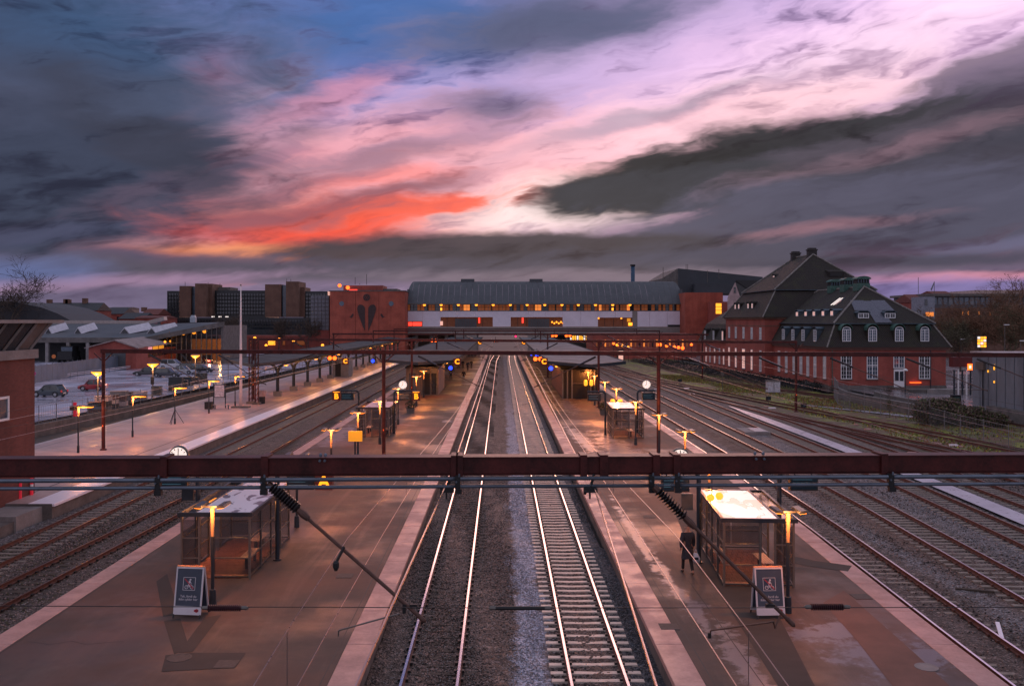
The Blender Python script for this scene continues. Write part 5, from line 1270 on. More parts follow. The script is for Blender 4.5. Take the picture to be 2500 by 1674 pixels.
# red brick block with the split-heart relief
M['brick_o'] = brick_mat('orange_red_brick', (.50, .105, .060), (.44, .085, .050), (.34, .13, .10), w=.24, h=.08)
M['brick_d'] = brick_mat('brown_brick', (.24, .12, .085), (.19, .095, .068), (.15, .10, .08))
M['brick_r'] = brick_mat('dark_red_brick', (.44, .095, .070), (.36, .072, .055), (.30, .12, .10))
M['darkfac'] = mat('black_glass_facade', (.022, .025, .030), .3, var=.4, vscale=.3)
D2 = 262.0; x0_, x1_ = V(805, 0, D2).x, V(989, 0, D2).x; zt_ = V(0, 711, D2).z
t = thing('brick_building', 'square orange-red brick block with a split-heart relief and red roof lights', 'building', (x0_, D2, 0))
for (a, c) in ((805, 868), (868, 925), (925, 989)): q = MB(); q.box(V(a, 0, D2).x + .04, D2, -1, V(c, 0, D2).x - .04, D2 + 1, zt_ ); q.build('wall_panel', M['brick_o'], t, world=True)
q = MB(); q.box(x0_, D2 + 1, -1, x1_, D2 + 26, zt_ - .02); q.build('wall', M['brick_o'], t, world=True)
q = MB(); q.box(x0_ - .15, D2 - .15, zt_, x1_ + .15, D2 + 26, zt_ + .25); q.build('parapet', M['conc_dark'], t, world=True)
q = MB(); q.box(V(831, 0, D2).x, D2 + 5, zt_ + .25, V(929, 0, D2).x, D2 + 15, V(0, 695, D2).z); q.build('penthouse', M['brick_r'], t, world=True)
q = MB(); q.box(V(930, 0, D2).x, D2 + 6, zt_ + .25, V(964, 0, D2).x, D2 + 15, V(0, 703, D2).z); q.build('plant_box', M['conc_dark'], t, world=True)
for (px, py, r_) in ((829, 697, .5), (849, 702, .55)): q = MB(); q.lathe(V(px, py, D2 + 2), [(r_, 0), (r_, .2)], 10, axis=(0, 1, 0)); q.build('roof_light', M['orange_sig'], t, world=True)
q = MB(); c = V(855, 707, D2 + 2); q.box(c.x - .3, D2 + 2, c.z - .25, c.x + 2, D2 + 2.2, c.z + .1); q.build('red_tube', M['red_neon'], t, world=True)
for px, top in ((867, 677), (895, 669), (878, 692)): q = MB(); a = V(px, 695, D2 + 6); q.tube(a, V(px, top, D2 + 6), .07, n=5); q.build('antenna', M['black'], t, world=True)
rel = mat('dark_slate_relief', (.045, .022, .022), .6, var=.3)
hy = lambda y: V(0, y, D2 - .12).z; hx = lambda x: V(x, 0, D2 - .12).x
for s in (-1, 1):
    cx = 895; pts = []
    # half heart: lobe then long point
    raw = [(4, 752), (6, 748), (11, 744), (17, 743), (21, 746), (23, 752), (22, 760), (19, 770), (14, 784), (9, 797), (4, 808)]
    poly = [(hx(cx + s * a), D2 - .14, hy(b)) for a, b in raw]
    q = MB(); q.prism(poly, (0, .13, 0)); q.build('heart_half', rel, t, world=True)
for (px, py, r_, m_) in ((895, 726, 8.5, rel), (834, 741, 6, M['wglass_b']), (955, 741, 6, M['wglass_b'])):
    q = MB(); q.lathe((hx(px), D2 - .10, hy(py)), [(r_ * D2 / F, 0), (r_ * D2 / F, .09)], 20, axis=(0, 1, 0)); q.build('round_relief', m_, t, world=True)
    if m_ is rel:
        for k in range(6):
            a = k * PI / 3; q = MB(); q.bar((hx(px), D2 - .13, hy(py)), (hx(px) + .8 * math.cos(a), D2 - .13, hy(py) + .8 * math.sin(a)), .09, .05); q.build('round_relief', M['brick_r'], t, world=True)
for (px, s) in ((858, 1), (934, -1)):
    raw = [(-7, 3), (-2, 2), (1, -3), (4, -5), (5, -1), (3, 3), (0, 6), (-3, 4)]
    q = MB(); q.prism([(hx(px + s * a), D2 - .1, hy(770 + b)) for a, b in raw], (0, .09, 0)); q.build('bird_relief', rel, t, world=True)
# glass wing at its left
t = thing('office_wing', 'grey glazed wing between the black offices and the orange brick block', 'building', (V(758, 0, 266).x, 266, 0))
xa, xb = V(758, 0, 266).x, V(803, 0, 266).x; za, zbb = V(0, 806, 266).z, V(0, 721, 266).z
q = MB(); q.box(xa, 266.3, -1, xb, 280, zbb); q.build('core', M['conc_dark'], t, world=True)
for i in range(5):
    for j in range(9):
        q = MB(); w_, h_ = (xb - xa) / 5, (zbb - za) / 9; q.box(xa + i * w_ + .08, 266.1, za + j * h_ + .08, xa + (i + 1) * w_ - .08, 266.28, za + (j + 1) * h_ - .08); q.build('window_pane', mat('grey_glass', (.13, .13, .155), .3, var=.2) if (i + j) == 0 else bpy.data.materials['grey_glass'], t, world=True)
q = MB(); q.box(xa - .2, 265.9, -1, xb + .1, 266.3, za); q.build('brick_base', M['brick_r'], t, world=True)

# black office complex with brown brick stair towers
D3 = 330.0
t = thing('office_complex', 'long black-clad office complex with brown brick stair towers', 'building', (V(408, 0, D3).x, D3, 0))
def blk(px0, px1, py0, py1, d, dep, m_, name):
    q = MB(); q.box(V(px0, 0, d).x, d, V(0, py1, d).z, V(px1, 0, d).x, d + dep, V(0, py0, d).z); return q.build(name, m_, t, world=True)
blk(408, 437, 710, 806, D3, 20, M['darkfac'], 'wing'); blk(518, 650, 709, 806, D3 + 2, 20, M['darkfac'], 'wing'); blk(588, 650, 712, 806, D3 + 1, 20, M['darkfac'], 'wing'); blk(741, 800, 711, 820, D3, 20, M['darkfac'], 'wing'); blk(400, 762, 775, 826, D3 - 8, 10, M['darkfac'], 'low_wing')
blk(438, 466, 698, 774, D3 - 3, 12, M['brick_d'], 'stair_tower'); blk(466, 476, 700, 774, D3 - 1.5, 8, M['wglass_b'], 'stair_glazing'); blk(476, 503, 692, 774, D3 - 4, 12, M['brick_d'], 'stair_tower'); blk(503, 518, 692.5, 774, D3 - 1, 12, M['brick_d'], 'stair_tower')
blk(647, 686, 694, 774, D3 - 3, 12, M['brick_d'], 'stair_tower'); blk(686, 698, 696, 774, D3 - 1.5, 8, M['wglass_b'], 'stair_glazing'); blk(698, 729, 687, 774, D3 - 4, 12, M['brick_d'], 'stair_tower'); blk(730, 744, 701, 774, D3 - 1, 10, M['brick_d'], 'stair_tower'); blk(525, 562, 701, 710, D3 + 6, 10, M['conc_dark'], 'plant_box')
for px0, px1, y0_, y1_, d in ((411, 436, 716, 770, D3), (521, 586, 716, 770, D3 + 2), (590, 646, 717, 770, D3 + 1), (746, 798, 717, 800, D3), (404, 758, 781, 800, D3 - 8)):
    for yy_ in np.arange(y0_, y1_, 9.0):
        q = MB(); q.box(V(px0, 0, d).x, d - .12, V(0, yy_ + 4.6, d).z, V(px1, 0, d).x, d - .003, V(0, yy_, d).z); q.build('window_band', M['wglass'], t, world=True)
    for xx_ in np.arange(px0, px1, 7.0):
        q = MB(); a = V(xx_, 0, d).x; q.box(a - .12, d - .28, V(0, y1_, d).z, a + .12, d - .121, V(0, y0_, d).z); q.build('facade_fin', M['black'], t, world=True)
for px in (520, 537, 554): q = MB(); c = V(px, 773, D3 - 6); q.cbox(c, (1.0, .4, .35)); q.build('lit_lamp', M['whitewin'], t, world=True)
for px, a, c in ((452, 688, 698), (508, 689, 693), (700, 680, 687), (710, 681, 687), (537, 691, 701)): q = MB(); q.tube(V(px, c, D3), V(px, a, D3), .08, n=5); q.build('antenna', M['black'], t, world=True)
# street strip behind the platforms at left
random.seed(5)
for k in range(26):
    px = 520 + k * 11 + random.uniform(-4, 4); py = random.uniform(822, 846); d = 225 + random.uniform(-20, 40)
    c = V(px, py, d); 
    if k % 3 == 0:
        t = thing('street_lamp', 'distant orange street light ' + ['right beside the flagpole', 'left of the lattice masts', 'right of the lattice masts', 'below the first brown tower', 'left of the orange lit window', 'right of the orange lit window', 'below the second brown tower', 'left foot of the orange brick block', 'in front of the orange brick block'][k // 3], 'street lamp', (c.x, c.y, 0), 0, 'distant orange street lights')
        q = MB(); q.lathe((0, 0, c.z), [(.3, 0), (.4, .2), (.2, .5)], 8); q.build('lamp_head', M['sodium'], t); q = MB(); q.tube((0, 0, 0), (0, 0, c.z), .07, n=6); q.build('mast', M['navy'], t)
t = thing('shop_row', 'low dark street front with one orange lit window left of the brick block', 'building', (V(505, 0, 272).x, 272, 0))
q = MB(); q.box(V(500, 0, 272).x, 272, -1, V(806, 0, 272).x, 280, V(0, 829, 272).z + 1.2); q.build('wall', M['brick_r'], t, world=True)
for px0, px1, m_ in ((655, 672, M['sodium_soft']), (560, 566, M['whitewin']), (690, 696, M['warmdim']), (726, 744, M['warmdim']), (770, 778, M['pinkwin']), (612, 618, M['warmdim']), (520, 530, M['warmdim'])): q = MB(); q.box(V(px0, 0, 272).x, 271.8, V(0, 842, 272).z, V(px1, 0, 272).x, 271.95, V(0, 832, 272).z); q.build('window', m_, t, world=True)

# behind the hall to the right
t = thing('smokestack', 'slim blue chimney rising behind the station hall', 'chimney', (V(1545, 0, 330).x, 330, 0)); q = MB(); a = V(1545, 0, 330).x; q.lathe((a, 330, 5), [(.75, 0), (.72, V(0, 650, 330).z - 5)], 14); q.build('stack', mat('blue_stack', (.02, .06, .12), .5), t, True, world=True); q = MB(); q.lathe((a, 330, V(0, 650, 330).z), [(.85, 0), (.95, .6)], 14); q.build('rim', M['black'], t, world=True)
D4 = 300.0
t = thing('industrial_hall', 'big grey-blue shed with a sloping roof behind the station hall', 'building', (V(1620, 0, D4).x, D4, 0))
ind = mat('dark_blue_cladding', (.04, .047, .058), .6, var=.2, vscale=.2)
q = MB(); q.prism([V(1656, 715, D4), V(1656, 655, D4), V(1862, 676, D4), V(1862, 715, D4)], (0, 30, 0)); q.build('shed', ind, t, world=True)
q = MB(); q.prism([V(1615, 715, D4 + 6), V(1615, 680, D4 + 6), V(1655.5, 655.5, D4 + .5), V(1655.5, 715, D4 + .5)], (-.6, 25, 0)); q.build('gable', M['conc_dark'], t, world=True)
q = MB(); q.prism([V(1698, 716, D4 - 5), V(1698, 692, D4 - 5), V(1845, 694, D4 - 5), V(1845, 716, D4 - 5)], (0, 5, 0)); q.build('low_annex', ind, t, world=True)
for px, a, c in ((1675, 645, 657), (1679, 645, 657), (1727, 660, 690), (1755, 657, 680), (1619, 652, 685)): q = MB(); q.tube(V(px, c, D4), V(px, a, D4), .1, n=5); q.build('mast', M['frame'], t, world=True)
D5 = 262.0
t = thing('brick_building', 'orange-red brick block right of the station hall with one amber window', 'building', (V(1672, 0, D5).x, D5, 0))
q = MB(); q.box(V(1673, 0, D5).x, D5, -1, V(1765, 0, D5).x, D5 + 20, V(0, 714, D5).z); q.build('wall', M['brick_o'], t, world=True)
q = MB(); q.box(V(1727, 0, D5).x, D5 - 4, -1, V(1800, 0, D5).x, D5 - .1, V(0, 737, D5).z); q.build('wall_annex', M['brick_r'], t, world=True)
q = MB(); q.box(V(1739.5, 0, D5).x, D5 - 4.12, V(0, 766, D5).z, V(1753, 0, D5).x, D5 - 4.01, V(0, 741, D5).z); q.build('window', M['sodium_soft'], t, world=True)
for yy_ in (749, 757): q = MB(); q.box(V(1739, 0, D5).x, D5 - 4.2, V(0, yy_, D5).z, V(1754, 0, D5).x, D5 - 4.13, V(0, yy_ + 1, D5).z); q.build('glazing_bar', M['black'], t, world=True)
t = thing('gabled_house', 'narrow house with a pale pointed gable left of the old red building', 'house', (V(1783, 0, 235).x, 235, 0))
q = MB(); q.prism([V(1776, 790, 235), V(1776, 728, 235), V(1776 + 2, 722, 235), V(1795, 689, 235), V(1806, 722, 235), V(1806, 790, 235)], (4.6, 18, 0)); q.build('wall', mat('pale_render', (.42, .30, .30), .7), t, world=True)
q = MB(); q.prism([V(1795, 688, 235), V(1797, 684, 235), V(1852, 684, 240), V(1852, 724, 240), V(1808, 724, 235)], (3.6, 14, 0)); q.build('roof', M['black'], t, world=True)
for yy_ in (704, 712): q = MB(); c = V(1794, yy_, 234.9); q.box(c.x - .25, 234.8, c.z - .35, c.x + .25, 234.98, c.z + .35); q.build('window', M['wglass'], t, world=True)
# lit fronts and red lamps low on the right of the hall
t = thing('low_brick_building', 'low dark brick building with lit ground floor between hall and old red building', 'building', (V(1450, 0, 240).x, 240, 0))
q = MB(); q.box(V(1447, 0, 240).x, 240, -1, V(1700, 0, 240).x, 258, V(0, 815, 240).z); q.build('wall', M['brick_r'], t, world=True)
for k in range(22): 
    px = 1455 + k * 10.5; q = MB(); q.box(V(px, 0, 240).x, 239.85, V(0, 846, 240).z, V(px + 3.4, 0, 240).x, 239.98, V(0, 829, 240).z); q.build('window', [M['warmdim'], M['wglass'], M['warmwin']][(k * 7) % 3], t, world=True)
for (px, py, r_, m_) in ((1498, 838, .32, 0), (1506, 842, .28, 1), (1519, 843, .28, 1), (1534, 846, .25, 1), (1611, 841, .42, 0), (1627.5, 844, .36, 0), (1646.5, 847, .36, 0), (1656.5, 848, .36, 0), (1666.5, 849.5, .4, 0), (1688, 841, .3, 2)):
    P_ = V(px, py, 205); t = thing('round_red_lamp', {1498: 'lone red lamp left of the small amber ones', 1506: 'small amber lamp next to the lone red lamp', 1519: 'small amber lamp, middle of three', 1534: 'small amber lamp, rightmost of three', 1611: 'round red lamp, leftmost of five in a falling row', 1627.5: 'round red lamp, second of five in a falling row', 1646.5: 'round red lamp, third of five in a falling row', 1656.5: 'round red lamp, fourth of five in a falling row', 1666.5: 'round red lamp, lowest of five in a falling row', 1688: 'dim red lamp at the corner of the old red building'}[px], 'lamp', (P_.x, P_.y, 0), 0, 'round lamps before the old red building')
    q = MB(); q.lathe((0, 0, P_.z), [(.02, -r_), (r_ * .8, -r_ * .6), (r_, 0), (r_ * .8, r_ * .6), (.02, r_)], 10); q.build('globe', M['orange_sig'] if m_ != 1 else M['sodium'], t, True); q = MB(); q.tube((0, 0, 0), (0, 0, P_.z - r_), .06, n=6); q.build('mast', M['black'], t)
for (px, lab, m_) in ((1503, 'dark standing post left of the yellow advert', M['black']), ): pass
t = thing('advert_column', 'bright white and orange advert near the end of the right roof', 'advertisement', (V(1516, 0, 190).x, 190, 0)); q = MB(); q.box(-.7, 0, .3, .7, .2, 3.3); q.build('frame', M['black'], t); q = MB(); q.box(-.5, -.05, .6, .45, -.003, 3.0); q.build('lit_poster', M['pinkwin'], t)
# far ground beyond the hall, left and right of the tracks
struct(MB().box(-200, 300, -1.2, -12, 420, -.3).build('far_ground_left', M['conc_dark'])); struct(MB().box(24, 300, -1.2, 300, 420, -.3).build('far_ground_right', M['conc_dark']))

# ------------------------------------------------------------------ old red building with the great tiled roofs
M['tile'] = None
def tile_mat(name, c1, c2, moss=0.0):
    m = mat(name, c1, .8, var=.3); nt = m.node_tree; N = NT(nt); b = nt.nodes['Principled BSDF']
    g = N.new('ShaderNodeNewGeometry'); sp = N.new('ShaderNodeSeparateXYZ'); N.link(g.outputs['Position'], sp.inputs[0])
    row = N.math('FRACT', N.math('MULTIPLY', sp.outputs[2], 3.4)); colm = N.math('FRACT', N.math('MULTIPLY', N.math('ADD', sp.outputs[0], sp.outputs[1]), 3.6))
    hgt = N.math('ADD', N.math('MULTIPLY', row, .7), N.math('SINE', N.math('MULTIPLY', colm, PI)))
    bn = N.new('ShaderNodeBump'); bn.inputs['Strength'].default_value = .8; bn.inputs['Distance'].default_value = .06; N.link(hgt, bn.inputs['Height']); N.link(bn.outputs[0], b.inputs['Normal'])
    n = N.noise(g.outputs['Position'], .5, 6, .65).outputs['Fac']; n2 = N.noise(g.outputs['Position'], 6, 3, .6).outputs['Fac']
    c = N.mix(N.mrange(n2, .3, .7), c1, c2); c = N.mix(N.mrange(n, .48, .75, 0, moss), c, (.05, .055, .02)); N.link(c, b.inputs['Base Color'])
    return m
M['tile'] = tile_mat('dark_pantiles', (.014, .012, .012), (.036, .026, .022), .6)
M['tile_l'] = tile_mat('new_grey_pantiles', (.11, .115, .15), (.19, .20, .25), 0)
M['copper'] = mat('verdigris_copper', (.06, .13, .11), .6, .3, var=.35, vscale=3)
M['copper_d'] = mat('blue_grey_lead', (.07, .10, .13), .5, .4, var=.3, vscale=2)
M['mortar'] = mat('hip_mortar', (.20, .18, .17), .8, var=.5, vscale=3)
B0 = Vector((45.4, 127.6, -.35)); BR = R(2.0)
t = thing('old_red_building', 'old dark red brick building with huge black tiled hipped roofs and white windows', 'building', tuple(B0), BR)
OB = t
W1, L1 = 16.4, 23.5         # front wing
ev = 5.7; br_ = 9.05; rd = 14.5     # heights above B0: eave, break, ridge
def part(f, name, m_, parent=t, **k):
    q = MB(); f(q); return q.build(name, m_, parent, **k)
part(lambda q: q.box(0, 0, -.4, W1, L1 + 4, ev), 'wall', M['brick_r'])
part(lambda q: (q.box(-.25, -.25, ev - .25, W1 + .25, L1 + 4, ev), q.box(-.4, -.4, ev, W1 + .4, L1 + 4, ev + .18)), 'cornice', mat('brown_cornice', (.13, .06, .05), .7, var=.2))
part(lambda q: q.box(-.06, -.06, -.4, W1 + .06, L1 + 4, .55), 'plinth', M['conc_dark'])
def hips(x0, x1, y0, y1, z0, zb, zr, inb, ridge0, ridge1, name_pref=''):
    """mansard: steep lower slopes to the break line, then the hipped roof up to a ridge along y"""
    xm = (x0 + x1) / 2; o = .55
    e = [(x0 - o, y0 - o, z0), (x1 + o, y0 - o, z0), (x1 + o, y1 + o, z0), (x0 - o, y1 + o, z0)]
    k = [(x0 + inb, y0 + inb, zb), (x1 - inb, y0 + inb, zb), (x1 - inb, y1 - inb, zb), (x0 + inb, y1 - inb, zb)]
    j = .30
    k2 = [(x0 + inb - j, y0 + inb - j, zb + .06), (x1 - inb + j, y0 + inb - j, zb + .06), (x1 - inb + j, y1 - inb + j, zb + .06), (x0 + inb - j, y1 - inb + j, zb + .06)]
    r = [(xm, ridge0, zr), (xm, ridge1, zr)]
    def low(q):
        for i in range(4): q.quad(e[i], e[(i + 1) % 4], k[(i + 1) % 4], k[i])
    part(low, 'lower_roof', M['tile'])
    def top(q):
        q.add([k2[0], k2[1], r[0]], [(0, 1, 2)]); q.add([k2[2], k2[3], r[1]], [(0, 1, 2)]); q.quad(k2[1], k2[2], r[1], r[0]); q.quad(k2[3], k2[0], r[0], r[1]); q.add(k2, [(3, 2, 1, 0)])
    part(top, 'upper_roof', M['tile'])
    def hm(q):
        for a, c in ((k2[0], r[0]), (k2[1], r[0]), (k2[2], r[1]), (k2[3], r[1]), (r[0], r[1])):
            q.tube(Vector(a) + Vector((0, 0, .05)), Vector(c) + Vector((0, 0, .05)), .13, n=6)
        for i in range(4): q.tube(e[i], k[i], .12, n=6)
    part(hm, 'ridge_tiles', M['mortar'])
    part(lambda q: [q.bar(k2[i], k2[(i + 1) % 4], .14, .10) for i in range(4)], 'break_gutter', M['copper_d'])
    return e, k, k2, r
e1, k1, k12, r1 = hips(0, W1, 0, L1 + 8, ev + .16, br_, rd, 1.25, 7.6, L1 + 2)
# main block behind
mx0, mx1, my0, my1 = -1.4, 20.6, L1, L1 + 23
MZ = 10.1
part(lambda q: q.box(mx0, my0, -.4, mx1, my1, MZ), 'wall', M['brick_r'])
part(lambda q: (q.box(mx0 - .3, my0 - .3, MZ - .3, mx1 + .3, my1 + .3, MZ), q.box(mx0 - .05, my0 - .05, MZ - 1.5, mx1 + .05, my1 + .05, MZ - 1.35)), 'cornice', M['brick_d'])
e2, k2_, k22, r2 = hips(mx0, mx1, my0, my1, MZ + .02, 14.6, 21.0, 2.6, my0 + 8, my1 - 6.0)
xm = (mx0 + mx1) / 2
for y in (my0 + 8.6, my1 - 6.4):
    part(lambda q: (q.box(xm - .74, y - .5, 19.6, xm + .74, y + .5, 21.7), q.box(xm - .86, y - .6, 21.7, xm + .86, y + .6, 21.9), q.box(xm - .64, y - .45, 21.9, xm + .64, y + .45, 22.15)), 'chimney', mat('dark_chimney_brick', (.04, .035, .035), .8, var=.3))
# low wing further back
lx0, lx1, ly0, ly1 = -1.2, 14, my1, my1 + 20
part(lambda q: q.box(lx0, ly0, -.4, lx1, ly1, 5.4), 'wall', M['brick_r'])
part(lambda q: (q.prism([(lx0 - .5, ly0, 5.4), (lx0 + 1.3, ly0, 8.9), (lx0 + 6.5, ly0, 12.2), (lx1, ly0, 12.2), (lx1, ly0, 5.4)], (0, 20, 0))), 'lower_roof', M['tile'])
# windows
def window(x, z0, w, h, nx, ny, face, glass, m_=None, sill=True, arch=False, parent=t, name='window'):
    """face: ('S', y) looks towards the viewer, ('W', x) looks at the tracks"""
    m_ = m_ or M['white_frame']
    def tr(u, d, z): return (u, face[1] - d, z) if face[0] == 'S' else (face[1] - d, u, z)
    def bx(q, u0, d0, z0_, u1, d1, z1_):
        a, c = tr(u0, d0, z0_), tr(u1, d1, z1_); q.box(min(a[0], c[0]), min(a[1], c[1]), z0_, max(a[0], c[0]), max(a[1], c[1]), z1_)
    fr = MB(); u0, u1 = x - w / 2, x + w / 2
    bx(fr, u0, -.02, z0, u0 + .10, .07, z0 + h); bx(fr, u1 - .10, -.02, z0, u1, .07, z0 + h); bx(fr, u0 + .1, -.02, z0 + h - .10, u1 - .1, .07, z0 + h); bx(fr, u0 + .1, -.02, z0, u1 - .1, .07, z0 + .10)
    bx(fr, x - .055, -.02, z0 + .1, x + .055, .068, z0 + h - .1)
    zt = z0 + h * .56
    if ny > 3: bx(fr, u0 + .1, -.02, zt - .06, u1 - .1, .066, zt + .06)
    for i in range(1, nx):
        if nx % 2 == 0 and i == nx // 2: continue
        uu = u0 + w * i / nx; bx(fr, uu - .018, -.02, z0 + .1, uu + .018, .055, z0 + h - .1)
    for j in range(1, ny): zz = z0 + h * j / ny; bx(fr, u0 + .1, -.02, zz - .018, u1 - .1, .05, zz + .018)
    o = fr.build(name, m_, parent)
    g = MB(); bx(g, u0 + .09, -.03, z0 + .09, u1 - .09, .02, z0 + h - .09); g.build('pane', glass, o)
    if sill: s = MB(); bx(s, u0 - .1, -.02, z0 - .12, u1 + .1, .14, z0 - .003); s.build('sill', M['conc_dark'], o)
    return o
fx = [2.35, 6.0, 9.75, 13.35]
for i, x in enumerate(fx):
    if i == 2:
        window(x, 2.95, 1.55, 1.95, 4, 3, ('S', -.03), M['wglass_b'])
        part(lambda q: (q.box(x - .72, -.14, .35, x + .72, -.003, 2.9)), 'door', M['white_frame'])
        part(lambda q: (q.box(x - .60, -.17, 1.2, x - .08, -.141, 2.5), q.box(x + .08, -.17, 1.2, x + .60, -.141, 2.5)), 'door_pane', M['wglass'])
        part(lambda q: (q.box(x - 1.0, -1.0, -.4, x + 1.0, -.15, .30)), 'steps', M['conc_dark'])
    else: window(x, 1.45, 1.55, 3.4, 4, 6, ('S', -.03), M['wglass'] if i != 1 else M['wglass_b'])
# dormers on the front slope: arched, with copper hoods
def dormer(cx, z0, w, h, face, base, dep, hood, glass, arch=True, nx=4, ny=4):
    """base: coordinate of the window plane; dep: how far it reaches back into the slope"""
    q = MB(); n = 10
    def tr(u, d, z): return (u, base + d, z) if face == 'S' else (base + d, u, z)
    out = [(-w / 2 - .12, z0), (w / 2 + .12, z0), (w / 2 + .12, z0 + h * .75)] + ([( (w / 2 + .12) * math.cos(a), z0 + h * .75 + (h * .32) * math.sin(a)) for a in [PI * k / n for k in range(1, n)]] if arch else [(w / 2 + .12, z0 + h), (-w / 2 - .12, z0 + h)]) + [(-w / 2 - .12, z0 + h * .75)]
    poly = [tr(cx + u, .02, z) for u, z in out]; off = (0, dep, 0) if face == 'S' else (dep, 0, 0)
    q.prism(poly, off); d = q.build('dormer', M['tile'] if hood is M['copper'] else hood, t)
    hp = MB(); ro = w / 2 + .24
    if arch:
        pts = [(cx + ro * math.cos(a), z0 + h * .75 + (h * .40) * math.sin(a)) for a in [PI * k / n for k in range(0, n + 1)]]
    else: pts = [(cx + ro, z0 + h * .96), (cx + ro * .6, z0 + h + .18), (cx - ro * .6, z0 + h + .18), (cx - ro, z0 + h * .96)]
    for a, c in zip(pts[:-1], pts[1:]):
        A0, A1 = tr(a[0], -.18, a[1]), tr(c[0], -.18, c[1]); B1, B0_ = tr(c[0], dep, c[1]), tr(a[0], dep, a[1]); hp.add([A0, A1, B1, B0_, tuple(Vector(A0) + Vector((0, 0, .09))), tuple(Vector(A1) + Vector((0, 0, .09))), tuple(Vector(B1) + Vector((0, 0, .09))), tuple(Vector(B0_) + Vector((0, 0, .09)))], [(0, 1, 2, 3), (4, 7, 6, 5), (0, 4, 5, 1), (1, 5, 6, 2), (2, 6, 7, 3), (3, 7, 4, 0)])
    hp.build('hood', hood, d)
    wn = MB(); fc = (face, base)
    o = window(cx, z0 + .12, w, h * .80 if arch else h * .84, nx, ny, ('S' if face == 'S' else 'W', base), glass, sill=False, parent=d, name='frame') if False else None
    fr = MB(); H_ = h * (.78 if arch else .84)
    def bx(m_, u0, d0, z0_, u1, d1, z1_):
        a, c = tr(u0, -d0, z0_), tr(u1, -d1, z1_); m_.box(min(a[0], c[0]), min(a[1], c[1]), z0_, max(a[0], c[0]), max(a[1], c[1]), z1_)
    zz0 = z0 + .10; u0, u1 = cx - w / 2, cx + w / 2
    bx(fr, u0, .0, zz0, u0 + .09, .07, zz0 + H_); bx(fr, u1 - .09, .0, zz0, u1, .07, zz0 + H_); bx(fr, u0, .0, zz0, u1, .069, zz0 + .09); bx(fr, cx - .05, 0, zz0, cx + .05, .068, zz0 + H_)
    bx(fr, u0, .0, zz0 + H_ - .08, u1, .067, zz0 + H_)
    for i in range(1, nx):
        if nx % 2 == 0 and i == nx // 2: continue
        uu = u0 + w * i / nx; bx(fr, uu - .016, 0, zz0, uu + .016, .055, zz0 + H_)
    for j in range(1, ny): z_ = zz0 + H_ * j / ny; bx(fr, u0, 0, z_ - .016, u1, .05, z_ + .016)
    if arch:
        pz = zz0 + H_; pr = [(cx + (w / 2 - .05) * math.cos(a), pz + .34 * math.sin(a)) for a in [PI * k / 8 for k in range(9)]]
        for a, c in zip(pr[:-1], pr[1:]): fr.bar(tr(a[0], -.04, a[1]), tr(c[0], -.04, c[1]), .07, .07)
    fr.build('window_frame', M['white_frame'], d)
    g = MB(); bx(g, u0 + .03, .0, zz0, u1 - .03, .03, zz0 + H_ + (.2 if arch else 0)); g.build('pane', glass, d)
for x in fx: dormer(x, ev + .85, 1.20, 2.15, 'S', -.12, 2.0, M['copper'], M['wglass_b'])
for y in (4.9, 9.6, 13.9, 18.2): dormer(y, ev + .75, 1.1, 1.95, 'W', -.15, 1.9, M['copper_d'], M['wglass_b'], arch=False, nx=2, ny=4)
# side windows toward the tracks
for i, y in enumerate((1.6, 5.2, 8.0, 10.8, 13.8, 17.2, 20.6)): window(y, 1.4, .95, 3.3, 3, 6, ('W', -.03), M['wglass_b'] if i % 2 else M['wglass'])
for i, y in enumerate((L1 + 2.2, L1 + 6.9, L1 + 11.6, L1 + 16.3, L1 + 20.6)):
    window(y, 1.1, .95 if i != 2 else 1.6, 3.5, 2, 6, ('W', mx0 - .03), [M['wglass_b'], M['pinkwin'], M['pinkwin'], M['pinkwin'], M['pinkwin']][i])
    window(y, 6.4, 1.0, 2.0, 3, 4, ('W', mx0 - .03), M['wglass'])
for i, y in enumerate((my1 + 2, my1 + 5, my1 + 8.5, my1 + 12, my1 + 15, my1 + 18)):
    window(y, 1.2, .8, 3.0, 2, 5, ('W', lx0 - .03), M['wglass_b'] if i % 2 else M['pinkwin'])
    if i in (0, 2, 4): dormer(y, 5.7, .9, 2.1, 'W', lx0 - .25, 1.6, M['tile'], M['pinkwin'] if i == 0 else M['wglass_b'], arch=False, nx=2, ny=3)
# small roof dormers
def slope_z(x, x0_, z0_, x1_, z1_): return z0_ + (z1_ - z0_) * (x - x0_) / (x1_ - x0_)
for y in (3.5 + 1.6, 8.4, 12.0, 15.4, 19.2):   # on the upper side slope of the front wing
    bxx = 2.6; zz = slope_z(bxx, k12[0][0], br_, W1 / 2, rd); dormer(y, zz - .15, .95, .85, 'W', bxx - .2, 2.6, M['copper_d'], M['whitewin2'] if 'whitewin2' in M else M['pinkwin'], arch=False, nx=2, ny=1)
for y in (L1 + 8.5, L1 + 10.8, L1 + 16.4, L1 + 18.6):
    dormer(y, 11.6, .75, 1.0, 'W', mx0 + .55, 2.4, M['tile'], M['pinkwin'], arch=False, nx=2, ny=2)
dormer(L1 + 13.5, 16.9, .8, .7, 'W', mx0 + 6.0, 2.0, M['tile'], M['pinkwin'], arch=False, nx=1, ny=1)
